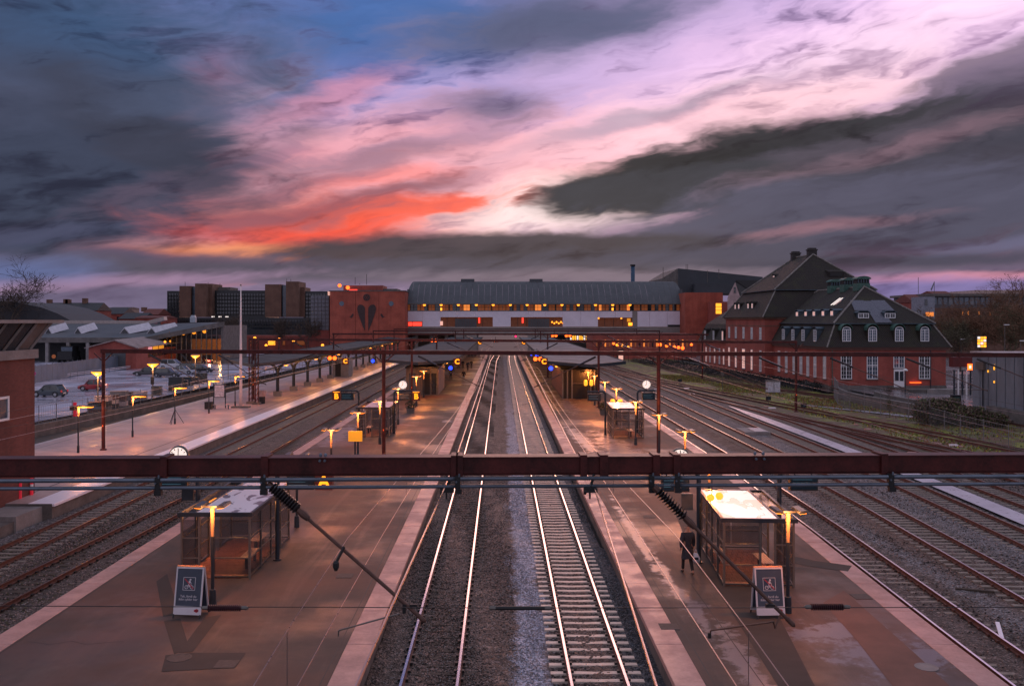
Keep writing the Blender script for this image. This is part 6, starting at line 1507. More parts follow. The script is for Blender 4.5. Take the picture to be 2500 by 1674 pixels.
# front upper slope: paler new tiles and two shed dormers
sy = lambda y: slope_z(y, .95, br_ + .06, 7.6, rd)
def on_slope(pts, name, m_, h=.05): part(lambda q: q.prism([(x, y, sy(y) + .012) for x, y in pts], (0, -.03, h)), name, m_)
on_slope([(7.0, 1.1), (9.3, 1.1), (8.4, 4.9), (6.6, 4.9)], 'new_tile_patch', M['tile_l'])
on_slope([(4.9, 3.2), (7.4, 3.2), (6.9, 5.0), (5.0, 5.0)], 'new_tile_patch', M['tile_l'], .07)
on_slope([(8.4, 3.2), (10.6, 3.2), (10.0, 5.0), (8.0, 5.0)], 'new_tile_patch', M['tile_l'], .07)
for cx in (5.6, 9.4):
    dormer(cx, sy(1.9) - .1, 1.5, .85, 'S', 1.9, 2.6, M['copper_d'], M['wglass'], arch=False, nx=4, ny=1)
for k in range(3): part(lambda q: q.bar((4.6 + .0, 11.0 - k * .9, slope_z(4.6, k12[0][0], br_, W1 / 2, rd) + .1), (6.0, 11.0 - k * .9, slope_z(6.0, k12[0][0], br_, W1 / 2, rd) + .1), .34, .06), 'skylight', M['whitewin'] if k < 2 else M['wglass_b'])
# copper ventilators astride the ridge
for y, hh in ((8.6, 0), (13.5, 0), (18.5, 0)):
    o = part(lambda q: (q.box(W1 / 2 - .95, y - .8, rd - .6, W1 / 2 + .95, y + .8, rd + .55)), 'roof_ventilator', M['copper'])
    for k in range(5): q = MB(); u = W1 / 2 - .78 + k * .39; q.box(u - .07, y - .83, rd + .60, u + .07, y + .83, rd + 1.15); q.build('louvre', M['copper_d'], o)
    q = MB(); pts = [(W1 / 2 + 1.1 * math.cos(a), y - .95, rd + 1.15 + .45 * math.sin(a)) for a in [PI * k / 8 for k in range(9)]]; q.prism(pts, (0, 1.9, 0)); q.build('hood', M['copper'], o)
    q = MB(); q.box(W1 / 2 - .9, y - .7, rd + .56, W1 / 2 + .9, y + .7, rd + 1.14); q.build('opening', M['black'], o)
# large lucarne on the main roof front
ms = lambda y: slope_z(y, my0 + 2.3, 14.6, my0 + 8, 21.0)
part(lambda q: q.prism([(xm + 1.2, my0 + 4.3, ms(my0 + 4.3) - .2), (xm + 3.9, my0 + 4.3, ms(my0 + 4.3) - .2), (xm + 3.9, my0 + 4.3, ms(my0 + 4.3) + 1.0), (xm + 1.2, my0 + 4.3, ms(my0 + 4.3) + 1.0)], (-.5, 4.0, 1.2)), 'lucarne', M['tile'])
part(lambda q: q.box(xm + 1.5, my0 + 4.24, ms(my0 + 4.3) + .2, xm + 3.6, my0 + 4.298, ms(my0 + 4.3) + .8), 'lucarne_opening', M['black'])
for x in (.35, W1 - 2.2): part(lambda q: q.tube((x, -.12, 0), (x, -.12, ev - .2), .06, n=8), 'downpipe', M['copper'] if x < 1 else M['navy'])
part(lambda q: q.cbox((12.0, -.2, .95), (1.6, .08, .08)), 'handrail_light', M['orange_sig'])

# ------------------------------------------------------------------ left side: signal tower, bus hall, fence, cars, houses
M['brick_t'] = brick_mat('tower_red_brick', (.23, .060, .045), (.17, .042, .034), (.13, .07, .06), w=.24, h=.075)
t = thing('signal_tower', 'brick signal tower cut by the left frame edge, white window and slanted glazed top', 'building', (-24.75, 48.9, 0))
q = MB(); q.box(-34, 34, -.95, -24.75, 48.9, 7.15); q.build('wall', M['brick_t'], t, world=True)
q = MB(); q.box(-34.3, 33.8, 7.15, -24.62, 49.05, 7.62); q.build('concrete_band', M['conc'], t, world=True)
# glazed top leaning outwards
q = MB(); zt = 9.0
q.add([(-34, 34, 7.62), (-24.9, 34, 7.62), (-24.9, 48.6, 7.62), (-34, 48.6, 7.62), (-34, 33.4, zt), (-24.2, 33.4, zt), (-24.2, 49.6, zt), (-34, 49.6, zt)], [(0, 1, 5, 4), (1, 2, 6, 5), (2, 3, 7, 6), (4, 5, 6, 7)]); q.build('glazing', M['wglass'], t, world=True)
for y in (38, 40.2, 42.4, 44.4, 46.0, 47.2, 48.58): 
    q = MB(); d = .8 if y > 48 else (y - 34) / 14.6 * .9; q.bar((-24.86, y, 7.62), (-24.14, y + d * .9, zt), .22 if y > 48 else .10, .12); q.build('mullion', M['conc'] if y > 46.9 else M['frame'], t, world=True)
q = MB(); q.add([(-24.88, 47.3, 7.62), (-24.88, 48.62, 7.62), (-24.14, 49.63, zt), (-24.14, 47.9, zt)], [(0, 1, 2, 3)]); q.build('corner_panel', M['conc_dark'], t, world=True)
q = MB(); q.box(-34.5, 32, zt, -23.9, 50.4, zt + .17); q.build('roof_slab', M['conc'], t, world=True)
fr = MB(); X_ = -24.75; y0_, y1_, z0_, z1_ = 44.2, 47.85, 3.85 - 1.75, 0; 
ya, yb = 43.0, 46.25; za, zb_ = V(0, 1030, 45.3).z, V(0, 970, 45.3).z
fr.box(X_ - .02, ya, za, X_ + .08, ya + .12, zb_); fr.box(X_ - .02, yb - .12, za, X_ + .08, yb, zb_); fr.box(X_ - .02, ya + .12, zb_ - .12, X_ + .08, yb - .12, zb_); fr.box(X_ - .02, ya + .12, za, X_ + .08, yb - .12, za + .12)
w_ = fr.build('window', M['white_frame'], t, world=True); q = MB(); q.box(X_ - .01, ya + .12, za + .12, X_ + .03, yb - .12, zb_ - .12); g_ = q.build('pane', M['wglass_b'], t, world=True)
# red and white marker posts by the platform end
for (px, by, lab) in ((49, 1222, 'left one of two red marker posts below the beam'), (77, 1213, 'right one of two red marker posts below the beam')):
    X, Y = G(px, by, -.12); t = thing('marker_post', lab, 'post', (X, Y, -.12), 0, 'red marker posts'); 
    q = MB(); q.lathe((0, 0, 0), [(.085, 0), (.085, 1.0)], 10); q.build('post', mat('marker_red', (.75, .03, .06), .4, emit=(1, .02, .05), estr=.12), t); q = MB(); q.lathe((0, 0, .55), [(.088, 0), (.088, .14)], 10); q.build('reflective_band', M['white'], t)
X, Y = G(183, 1021); t = thing('marker_post', 'red and white marker beside the nearest single-headed lamp', 'post', (X, Y, 0), 0, 'red marker posts'); q = MB(); q.box(-.12, -.1, .2, .12, .1, 1.5); q.build('post', bpy.data.materials['marker_red'], t)
# retaining wall and fence before the car park
t = thing('retaining_wall', 'long dark low wall between car park and left platform', 'wall', (-40, 78, 0))
q = MB(); fxw = pl([(55, -42.8), (78, -40.6), (135, -36.6), (260, -36)]); ys = list(np.arange(52, 262, 8.0))
me = 0
for a, c in zip(ys[:-1], ys[1:]):
    q = MB(); q.add([(fxw(a) - .2, a + .02, -.95), (fxw(a) + .2, a + .02, -.95), (fxw(c) + .2, c - .02, -.95), (fxw(c) - .2, c - .02, -.95), (fxw(a) - .2, a + .02, .12), (fxw(a) + .2, a + .02, .12), (fxw(c) + .2, c - .02, .12), (fxw(c) - .2, c - .02, .12)], [(4, 5, 6, 7), (0, 1, 5, 4), (1, 2, 6, 5), (2, 3, 7, 6), (3, 0, 4, 7)]); q.build('wall_section', M['conc_dark'], t, world=True)
def mesh_fence(label, pts, h, m_post, zb=0, spacing=2.5, wires=.22, cat='fence', wm=None):
    t = thing('mesh_fence', label, cat, (pts[0][0], pts[0][1], zb), 0, 'wire mesh fences')
    w = MB()
    for (a, c) in zip(pts[:-1], pts[1:]):
        a = Vector((*a, zb)); c = Vector((*c, zb)); L = (c - a).length; n = max(1, int(L / spacing))
        for k in range(n + (c == Vector((*pts[-1], zb)))):
            p = a.lerp(c, k / n); q = MB(); q.tube(p, p + Vector((0, 0, h + .1)), .035, n=6); q.build('post', m_post, t, world=True)
        for z in (0.1, h * .5, h): w.bar(a + Vector((0, 0, z)), c + Vector((0, 0, z)), .03, .03)
        nn = int(L / wires)
        for k in range(nn): p = a.lerp(c, k / nn); w.bar(p, p + Vector((0, 0, h)), .014, .014)
    w.build('wire_mesh', wm or m_post, t, world=True, kind='stuff'); return t
M['galv'] = mat('galvanised_fence', (.20, .21, .235), .5, .5, var=.2)
mesh_fence('wire fence above the low wall along the car park', [(fxw(y) - .1, y) for y in (60, 78, 100, 135, 180, 255)], 1.5, M['galv'], .12, 2.6, .35)
# tall blue-grey panel fence
t = thing('panel_fence', 'tall blue-grey panel fence before the dark bus hall', 'fence', (-68, 132, 0)); bl = mat('blue_grey_panel', (.13, .17, .23), .5, .2, var=.2, vscale=.5)
A = Vector((*G(40, 943), 0)); C_ = Vector((*G(330, 894), 0)); n = 26
for k in range(n):
    a = A.lerp(C_, k / n); c = A.lerp(C_, (k + .97) / n); q = MB(); q.bar(a + Vector((0, 0, 1.3)), c + Vector((0, 0, 1.3)), .06, 2.5); q.build('fence_panel', bl, t, world=True)
    q = MB(); q.tube(a, a + Vector((0, 0, 2.7)), .05, n=6); q.build('post', M['galv'], t, world=True)
for px, py in ((79, 911), (96, 910)): q = MB(); c = V(px, py, 131); q.lathe(c - Vector((0, 1.5, 0)), [(.28, 0), (.28, .05)], 12, axis=(.2, 1, 0)); q.build('pink_disc', mat('pink_disc', (.5, .06, .22), .5), t, world=True)
t = thing('guard_rail', 'white crash rail at the foot of the blue-grey fence', 'guard rail', (*G(135, 925), 0)); A = Vector((*G(135, 926), 0)); C_ = Vector((*G(333, 899), 0))
for z in (.35, .62): q = MB(); q.bar(A + Vector((0, 0, z)), C_ + Vector((0, 0, z)), .05, .13); q.build('rail', mat('rail_white', (.6, .55, .62), .4), t, world=True)
for k in range(14): q = MB(); p = A.lerp(C_, k / 13); q.bar(p, p + Vector((0, .05, .7)), .08, .08); q.build('post', M['galv'], t, world=True)
# dark open bus hall with roof lights
Dh = 205.0
t = thing('bus_hall', 'long dark open hall with four white roof lights behind the blue fence', 'hall', (V(60, 0, Dh).x, Dh, 0))
xa, xb = V(-60, 0, Dh).x, V(445, 0, Dh).x; ze_ = V(0, 824, Dh).z
rf = mat('hall_roof_blue_grey', (.055, .065, .08), .6, var=.25, vscale=.2)
q = MB(); q.prism([(xa, Dh, ze_), (xb, Dh, ze_), (V(390, 0, Dh + 30).x, Dh + 30, V(0, 790, Dh + 30).z), (xa, Dh + 30, V(0, 790, Dh + 30).z)], (0, 0, -.5)); q.build('roof', rf, t, world=True)
q = MB(); q.box(xa, Dh - .2, ze_ - 1.1, xb, Dh + .1, ze_); q.build('eave_beam', M['conc_dark'], t, world=True)
q = MB(); q.box(xa, Dh + 26, -1, xb, Dh + 27, ze_); q.box(xa, Dh + 6, -1, xb, Dh + 6.5, ze_ - .3); q.build('back_wall', M['black'], t, world=True)
for px in (115, 166, 214, 262): q = MB(); c = V(px, 0, Dh).x; q.box(c - .35, Dh - .15, -1, c + .35, Dh + .6, ze_ - 1.1); q.build('pillar', M['conc'], t, world=True)
q = MB(); a = V(-20, 786, Dh + 31); c = V(310, 786.5, Dh + 31); e = V(365, 788, Dh + 31); q.bar(a, c, 1.2, .9); q.bar(c, e, 1.2, .9); q.bar(V(362, 788, Dh + 31), V(404, 777, Dh + 31), 2.2, .9); q.build('ridge_duct', mat('pale_ridge', (.40, .34, .33), .5, var=.2), t, world=True)
for (px, w_) in ((118, 20), (190, 22), (304, 30), (370, 30)):
    dep_ = 12; a = V(px, 808, Dh + 8); hw = w_ * .5 * (Dh + 8) / F * .85
    q = MB(); zb0 = a.z - .6; b0 = Vector((a.x, Dh + 8, zb0)); sx = 1.6 if px < 250 else 3.6
    P1_ = [(a.x - hw, Dh + 8, zb0), (a.x + hw, Dh + 8, zb0), (a.x, Dh + 8, zb0 + 1.5)]
    q.prism(P1_, (sx, 5, 1.1)); o = q.build('roof_light', mat('white_roof_light', (.62, .60, .68), .35, var=.15), t, world=True)
    q = MB(); q.prism([(a.x - hw * .8, Dh + 7.9, zb0 + .1), (a.x + hw * .8, Dh + 7.9, zb0 + .1), (a.x, Dh + 7.9, zb0 + 1.2)], (0, .06, 0)); q.build('roof_light_end', M['wglass'], t, world=True)
q = MB(); c = V(165, 868, Dh - 3); 
t = thing('tractor', 'dark vehicle standing in the open bus hall', 'vehicle', (*G(168, 884), 0)); Xv, Yv = 0, 0
q = MB(); q.box(-1.6, -2, .6, 1.6, 2, 2.4); q.box(-1.2, -1.2, 2.4, 1.4, 1.6, 3.6); q.build('body', M['black'], t); q = MB(); q.box(-1.1, -1.24, 2.5, 1.3, -1.201, 3.4); q.build('cab_window', M['wglass_b'], t)
for x in (-1.6, 1.6):
    for y in (-1.2, 1.3): q = MB(); q.lathe((x - .2, y, .7), [(.7, 0), (.7, .4)], 14, axis=(1, 0, 0)); q.build('wheel', M['black'], t)
t = thing('lit_sign', 'small round orange sign in the dark hall opening', 'sign', tuple(V(131, 870, 203))); q = MB(); q.lathe((0, 0, 0), [(.45, 0), (.45, .1)], 12, axis=(0, 1, 0)); q.build('disc', M['warmdim'], t); q = MB(); q.tube((0, .05, -.4), (0, .05, -1.6), .04, n=6); q.build('post', M['black'], t)
# glazed concourse at the right end of the hall
t = thing('glass_concourse', 'glazed bus concourse glowing amber under a slanting roof', 'building', (V(446, 0, 200).x, 200, 0))
a0, a1 = V(395, 0, 203).x, V(542, 0, 196).x
q = MB(); q.prism([V(330, 832, 203), V(542, 790, 196), V(548, 786, 230), V(400, 790, 236)], (0, 0, -.35)); q.build('roof', rf, t, world=True)
q = MB(); q.bar(V(340, 832, 202.5), V(546, 791, 195.5), .5, 1.0); q.build('roof_edge', M['conc_dark'], t, world=True)
nn = 12
for k in range(nn):
    u0, u1 = k / nn, (k + 1) / nn; xa_, xb_ = a0 + (a1 - a0) * u0, a0 + (a1 - a0) * u1; yy0 = 203 - 7 * u0; ptop = lambda u: V(0, 822 - 28 * u - 2, 200).z
    q = MB(); q.add([(xa_ + .1, yy0, 0), (xb_ - .1, yy0 - .5, 0), (xb_ - .1, yy0 - .5, ptop(u1)), (xa_ + .1, yy0, ptop(u0))], [(0, 1, 2, 3)]); q.build('window_pane', glass_mat('concourse_glass', (.04, .04, .045), .45, .1) if k == 0 else bpy.data.materials['concourse_glass'], t, world=True)
    q = MB(); q.box(xa_ - .08, yy0 - .15, 0, xa_ + .08, yy0 + .15, ptop(u0)); q.build('mullion', M['conc_dark'], t, world=True)
    if k in (2, 4, 6, 8): q = MB(); q.lathe(V(395 + k * 13, 818 - k * 1.2, 206), [(.45, 0), (.45, .2)], 8, axis=(0, 1, 0)); q.build('ceiling_lamp', M['sodium'], t, world=True)
q = MB(); q.box(a0, 214, 0, a1, 214.5, 5); q.build('inner_wall', mat('warm_inner_wall', (.16, .07, .03), .7, var=.5, vscale=1, emit=(.8, .22, .04), estr=.14), t, world=True); point_light(t, (6, 8, 3.2), 1500, (1, .45, .12), .5)
q = MB(); q.box(a1 - .2, 196, 0, a1 + .3, 214, V(0, 794, 200).z); q.build('end_wall', M['conc_dark'], t, world=True)
q = MB(); c = V(472, 781, 232); q.cbox((c.x, c.y, c.z), (1.3, 1.2, 1.2)); q.add([(c.x - .65, c.y - .6, c.z + .6), (c.x + .65, c.y - .6, c.z + .6), (c.x + .65, c.y + .6, c.z + .6), (c.x - .65, c.y + .6, c.z + .6), (c.x - .4, c.y - .4, c.z + 1.2), (c.x + .4, c.y - .4, c.z + 1.2), (c.x + .4, c.y + .4, c.z + 1.2), (c.x - .4, c.y + .4, c.z + 1.2)], [(4, 5, 6, 7), (0, 1, 5, 4), (1, 2, 6, 5), (2, 3, 7, 6), (3, 0, 4, 7)]); q.build('roof_cowl', mat('pale_cowl', (.36, .40, .46), .5), t, world=True)
# low brick station-side building with its sign band
t = thing('low_brick_building', 'low red brick building with a gable and a lit sign band beside the car park', 'building', (*G(332, 901), 0))
Xc, Yc = G(332, 901); zE = V(0, 848, Yc).z; X2, Y2 = V(440, 0, 215).x, 215
gx0 = V(228, 0, Yc + 2).x
q = MB(); q.box(gx0, Yc, -.5, Xc, Yc + 6, zE); q.build('wall', M['brick_r'], t, world=True)
q = MB(); q.prism([(gx0, Yc, zE), (Xc, Yc, zE), ((gx0 + Xc) / 2 + .6, Yc, V(0, 831, Yc).z)], (0, .4, 0)); q.build('gable', M['brick_r'], t, world=True)
q = MB(); q.prism([(Xc, Yc, -.5), (X2, Y2, -.5), (X2, Y2, V(0, 846, Y2).z), (Xc, Yc, zE)], (-.4, .1, 0)); q.build('side_wall', M['brick_r'], t, world=True)
gm = (gx0 + Xc) / 2 + .6; zp = V(0, 831, Yc).z + .15
q = MB(); q.slab([(Xc + .6, Yc - .6, zE), (X2 + 1, Y2, zE + .3), (X2 - 8, Y2 + 4, zp + .1), (gm, Yc - .6, zp)], .2); q.slab([(gm, Yc - .6, zp), (X2 - 8, Y2 + 4, zp + .1), (X2 - 18, Y2, zE), (gx0 - .6, Yc - .6, zE)], .2); q.build('roof', mat('frosty_felt_roof', (.24, .19, .19), .7, var=.5, vscale=.8), t, world=True)
for k in range(7):
    u0, u1 = .05 + k * .13, .05 + k * .13 + .105; p0 = Vector((Xc, Yc, 0)).lerp(Vector((X2, Y2, 0)), u0); p1 = Vector((Xc, Yc, 0)).lerp(Vector((X2, Y2, 0)), u1)
    q = MB(); q.add([p0 + Vector((.12, -.05, 1.9)), p1 + Vector((.12, -.05, 1.9)), p1 + Vector((.12, -.05, 3.0)), p0 + Vector((.12, -.05, 3.0))], [(0, 1, 2, 3)]); q.build('window', M['wglass'], t, world=True)
    if k in (1, 2, 3): q = MB(); q.bar(p0 + Vector((.3, -.1, 3.75)), p1 + Vector((.3, -.1, 3.75)), .1, .8); q.build('sign_band', [M['white'], emis('sign_pink', (1, .35, .4), .6), M['yellow'], M['yellow'], M['wglass_b']][k], t, world=True)
    if k in (4, 5, 6): q = MB(); q.lathe(p0 + Vector((.4, -.2, 4.7)), [(.25, 0), (.25, .1)], 8, axis=(0, 1, 0)); q.build('eave_lamp', M['sodium'], t, world=True)
q = MB(); q.box(V(258, 0, Yc).x, Yc - .1, 0, V(307, 0, Yc).x, Yc - .003, V(0, 862, Yc).z); q.build('grey_door', M['hallroof'], t, world=True)
# old curved dark roof and houses on the skyline
t = thing('round_house', 'big dark curved roof rising at the left edge behind the hall', 'building', (V(-20, 0, 260).x, 260, 0))
pr = [(-260, 790), (-200, 742), (-60, 732), (40, 738), (100, 750), (140, 765), (180, 786), (180, 800), (-260, 800)]
q = MB(); q.prism([V(x, y, 260) for x, y in pr], (0, 30, 0)); q.build('roof', mat('dark_lead_roof', (.035, .036, .042), .6, var=.2), t, world=True); q = MB(); q.box(V(-260, 0, 261).x, 261, -1, V(178, 0, 261).x, 289, V(0, 799, 261).z); q.build('wall', M['black'], t, world=True)
def house(label, px0, px1, yr, ye, yb, d, mw, mr, chim=(), gable=True, wn=4, lit=()):
    t = thing('town_house', label, 'house', (V(px0, 0, d).x, d, 0), 0, 'houses on the skyline')
    xa, xb = V(px0, 0, d).x, V(px1, 0, d).x; zr_, ze_, zb_ = V(0, yr, d).z, V(0, ye, d).z, V(0, yb, d).z
    q = MB(); q.box(xa, d, min(zb_, 0), xb, d + 12, ze_); q.build('wall', mw, t, world=True)
    q = MB(); ins = (xb - xa) * .12 if not gable else 0
    q.add([(xa - .3, d - .4, ze_), (xb + .3, d - .4, ze_), (xb + .3, d + 12.4, ze_), (xa - .3, d + 12.4, ze_), (xa + ins, d + 6, zr_), (xb - ins, d + 6, zr_)], [(0, 1, 5, 4), (2, 3, 4, 5), (1, 2, 5), (3, 0, 4), (0, 3, 2, 1)]); q.build('roof', mr, t, world=True)
    for (cx, ct) in chim: q = MB(); c = V(cx, ct, d + 6); q.box(c.x - .8, d + 5.3, zr_ - 1, c.x + .8, d + 6.7, c.z); q.build('chimney', M['brick_d'], t, world=True)
    for k in range(wn):
        x = xa + (xb - xa) * (k + .5) / wn; q = MB(); q.box(x - .5, d - .06, ze_ - 2.6, x + .5, d - .003, ze_ - 1.0); q.build('window', M['warmdim'] if k in lit else M['wglass'], t, world=True)
    return t
rb = M['brick_r']; rt = mat('dark_slate_roof', (.03, .032, .04), .7, var=.2); rr_ = mat('red_tile_roof', (.14, .035, .028), .8, var=.2)
house('broad house with three chimneys on the left skyline', 104, 236, 738, 758, 790, 320, rb, rt, ((121, 731), (162, 730), (167, 731), (208, 728)), wn=7, lit=(2,))
house('dark wide-roofed house right of the three-chimney house', 230, 300, 751, 766, 790, 340, rb, rt, (), wn=3)
house('flat pale house behind the dark roofs', 262, 312, 749, 752, 775, 380, mat('beige_render', (.28, .20, .17), .8), rt, (), wn=3, lit=(2,))
house('slate-roofed house before the flat pale house', 290, 350, 763, 778, 795, 300, rb, rt, (), wn=3)
house('red-roofed house left of the black offices', 345, 385, 753, 768, 790, 310, rb, rr_, ((352, 750),), wn=3)
house('small pale-fronted house beside the black offices', 385, 412, 753, 762, 780, 330, mat('grey_render', (.2, .18, .2), .8), rt, (), wn=2)
house('low red house behind the hall ridge', 330, 400, 770, 776, 795, 290, rb, rr_, (), wn=3)
# lamps of the car park
for (px, by, lab) in ((239, 1006, 'round-headed car park lamp in front of the red car'), (373, 971, 'round-headed car park lamp left of the parked cars'), (477, 934, 'round-headed car park lamp in front of the dark estate car')):
    X, Y = G(px, by); t = thing('car_park_lamp', lab, 'street lamp', (X, Y, 0), 0, 'round-headed car park lamps'); q = MB(); q.lathe((0, 0, 0), [(.09, 0), (.06, 3.6)], 8); q.build('mast', M['frame'], t)
    q = MB(); q.lathe((0, 0, 3.6), [(.1, 0), (.62, .38), (.64, .46)], 16); q.build('lamp_bowl', M['sodium'], t, True); q = MB(); q.lathe((0, 0, 4.06), [(.68, 0), (.68, .04), (.4, .12)], 16); q.build('lamp_cap', M['frame'], t); point_light(t, (0, -.4, 3.5), 320, (1, .42, .14), .3)
    if '373' in str(px): q = MB(); q.box(-.18, -.2, 1.6, .18, -.07, 2.5); q.build('notice', M['black'], t)
for (px, by, top, lab) in ((557, 925, 870, 'slim pale mast in the car park near the roundabout'),): 
    X, Y = G(px, by); t = thing('street_mast', lab, 'mast', (X, Y, 0)); q = MB(); q.tube((0, 0, 0), (0, 0, V(0, top, Y).z), .06, n=8); q.build('mast', M['frame'], t); q = MB(); q.box(-.4, -.3, V(0, top, Y).z, .4, .3, V(0, top, Y).z + .15); q.build('head', M['frame'], t)
# stacks of goods and bins behind the fence
random.seed(21)
gm_ = [mat('goods_brown', (.10, .05, .045), .8, var=.4), mat('goods_grey', (.12, .13, .15), .6, var=.3), mat('goods_dark', (.02, .028, .035), .6, var=.3), mat('goods_pale', (.42, .33, .33), .6, var=.3)]
labs = ['pale-topped crate stack behind the fence, nearest the tower', 'brown crate stack behind the fence beside the portal post', 'dark crate stack behind the fence, second from the portal post', 'low grey crate stack by the fence', 'pale box stack behind the wire fence', 'brown pallet stack by the car park fence', 'grey container left of the camera lamp', 'dark container behind the camera lamp', 'black waste container by the fence', 'blue-black waste container right of the camera lamp', 'dark container below the parked cars', 'small dark crate stack near the notice board']
for k, px in enumerate([252, 268, 290, 305, 322, 350, 395, 440, 455, 470, 485, 500]):
    by = 1011 - (px - 252) * .30 - 4; X, Y = G(px, by); X -= .6; h = random.uniform(.9, 1.6); w = random.uniform(1.0, 1.8)
    t = thing('crate_stack', labs[k], 'crate stack', (X, Y, 0), random.uniform(-.2, .2), 'goods behind the car park fence')
    m_ = gm_[k % 2 * 3 if k < 6 else 2]; z = 0
    for j in range(3): q = MB(); dx = random.uniform(-.1, .1); q.box(-w / 2 + dx, -.5, z + .03, w / 2 + dx, .5, z + h / 3); q.build('crate', gm_[(k + j) % 4] if k < 6 else gm_[2], t); z += h / 3
    q = MB(); q.box(-w / 2 - .05, -.55, z, w / 2 + .05, .55, z + .07); q.build('lid', m_, t)

# ------------------------------------------------------------------ far right: shed, yard, fence, hedge, trees, far buildings
t = thing('corrugated_shed', 'grey-blue ribbed metal shed cut by the right frame edge', 'shed', (49.8, 58, -.6))
sb = mat('shed_blue_grey', (.15, .17, .205), .6, .0, var=.25, vscale=.4, stretch=(1, 1, .3)); xs_ = 49.8; zt_ = V(0, 861, 97).z
q = MB(); q.box(xs_ + .1, 58.1, -1, xs_ + 22, 97.5, zt_); q.build('core', sb, t, world=True)
for k in range(30): q = MB(); x = xs_ + k * .72; q.box(x, 57.9 - .06 * (k % 2), -1, x + .68, 58.09, zt_ - .02); q.build('cladding_panel', sb, t, world=True)
for k in range(49): q = MB(); y = 58.2 + k * .8; q.box(xs_ - .05 - .05 * (k % 2), y, -1, xs_ + .095, y + .76, zt_ - .02); q.build('cladding_panel', sb, t, world=True)
q = MB(); q.box(xs_ - .2, 57.7, zt_, xs_ + 22.2, 97.6, zt_ + .15); q.build('roof_edge', mat('pale_flashing', (.42, .34, .33), .4), t, world=True)
q = MB(); q.box(xs_ - .35, 94.6, 4.1, xs_ - .12, 96.2, 4.9); q.build('electric_box', M['frame'], t, world=True)
q = MB(); q.tube((xs_ - .2, 95, 4.1), (xs_ - .2, 95, -.5), .07, n=6); q.build('downpipe', M['navy'], t, world=True)
for (px, py, s) in ((2427, 896, 1.0), (2412, 906, .4), (2427, 932, .4)): q = MB(); Yq = (xs_ - .16) * F / (px - HX); c = V(px, py, Yq); q.cbox(c, (.06, .14, .55 * s)); q.build('amber_reflector', M['sodium_soft'], t, world=True)
q = MB(); q.box(xs_ - .9, 86, -.6, xs_ - .15, 93, .6); q.build('stacked_material', M['conc_dark'], t, world=True)
# curved low wall with mesh, and the second one inside
for lab, pts, h, nm in (('low curved concrete wall along the grass, left of the hedge', [(2040, 945), (2046, 962), (2066, 972), (2110, 983), (2150, 990), (2218, 1003), (2265, 1012)], .9, 'a'), ('pale inner wall around the wet forecourt', [(2135, 967), (2170, 977), (2215, 986), (2262, 994), (2290, 999)], .7, 'b')):
    t = thing('low_wall', lab, 'wall', (*G(*pts[0], -.5), -.6)); W_ = [Vector((*G(x, y, -.4), -.5)) for x, y in pts]
    fine_ = []
    for a, c in zip(W_[:-1], W_[1:]):
        for k in range(2): fine_.append((a.lerp(c, k / 2), a.lerp(c, (k + .98) / 2)))
    for a, c in fine_:
        q = MB(); q.bar(a + Vector((0, 0, h / 2 - .3)), c + Vector((0, 0, h / 2 - .3)), .22, h + .6); q.build('wall_section', M['conc_dark'], t, world=True); q = MB(); q.bar(a + Vector((0, 0, h + .03)), c + Vector((0, 0, h + .03)), .30, .08); q.build('coping', M['conc'], t, world=True)
mesh_fence('curving wire mesh fence in front of the old red building', [G(x, y, -.5) for x, y in ((2036, 968), (2046, 985), (2075, 998), (2110, 1006), (2150, 1014), (2218, 1028), (2270, 1036))], 2.6, M['galv'], -.6, 3.0, .20)
mesh_fence('wire mesh fence at the near end of the hedge', [G(x, y, -.5) for x, y in ((2270, 1036), (2345, 1060), (2462, 1090), (2600, 1120))], 1.7, M['galv'], -.6, 3.4, .25)
M['hedge'] = mat('winter_hedge_twigs', (.10, .07, .045), .85, var=.5, vscale=4, base2=(.22, .15, .12)); M['hedge_g'] = mat('hedge_green', (.08, .11, .03), .8, var=.4, vscale=5)
def leaf_cloud(name, boxes, n, s, mats, parent):
    P_ = []; 
    tot = sum(w for *_, w in boxes)
    vs = np.zeros((n, 4, 3), 'f'); i = 0
    for (cx, cy, cz, rx, ry, rz, w) in boxes:
        k = int(n * w / tot); k = min(k, n - i)
        d = rng.normal(0, 1, (k, 3)); d /= np.linalg.norm(d, axis=1)[:, None]; r = rng.random(k) ** .4
        c = np.array([cx, cy, cz]) + d * r[:, None] * np.array([rx, ry, rz])
        u = rng.normal(0, 1, (k, 3)); u /= np.linalg.norm(u, axis=1)[:, None]; v = np.cross(u, rng.normal(0, 1, (k, 3))); v /= np.linalg.norm(v, axis=1)[:, None] + 1e-6
        ss = rng.uniform(.5, 1.3, (k, 1)) * s
        vs[i:i + k, 0] = c - u * ss; vs[i:i + k, 1] = c + v * ss * .5; vs[i:i + k, 2] = c + u * ss; vs[i:i + k, 3] = c - v * ss * .5; i += k
    vs = vs[:i]; F_ = np.arange(i * 4).reshape(-1, 4)
    return nparr(name, vs.reshape(-1, 3), F_, mats, parent, mi=rng.integers(0, len(mats), i))
hb = []
for k in range(26):
    px = 2268 + k * 7.5; py = 1036 + (k > 12) * 6; X, Y = G(px, py, -.6); hh = 1.35 if k < 12 else (1.0 if k < 20 else .7); hb.append((X, Y + 1.4, -.6 + hh * .8, 1.0, 1.5, hh, 1))
t = thing('hedge', 'brown tangled hedge in front of the grey shed', 'hedge', (hb[0][0], hb[0][1], -.6)); o = leaf_cloud('twigs', [(a - hb[0][0], b_ - hb[0][1], c + .6, d, e, f, g) for a, b_, c, d, e, f, g in hb], 22000, .13, [M['hedge'], M['hedge'], M['hedge_g'], M['sleeper_w']], t)
q = MB(); 
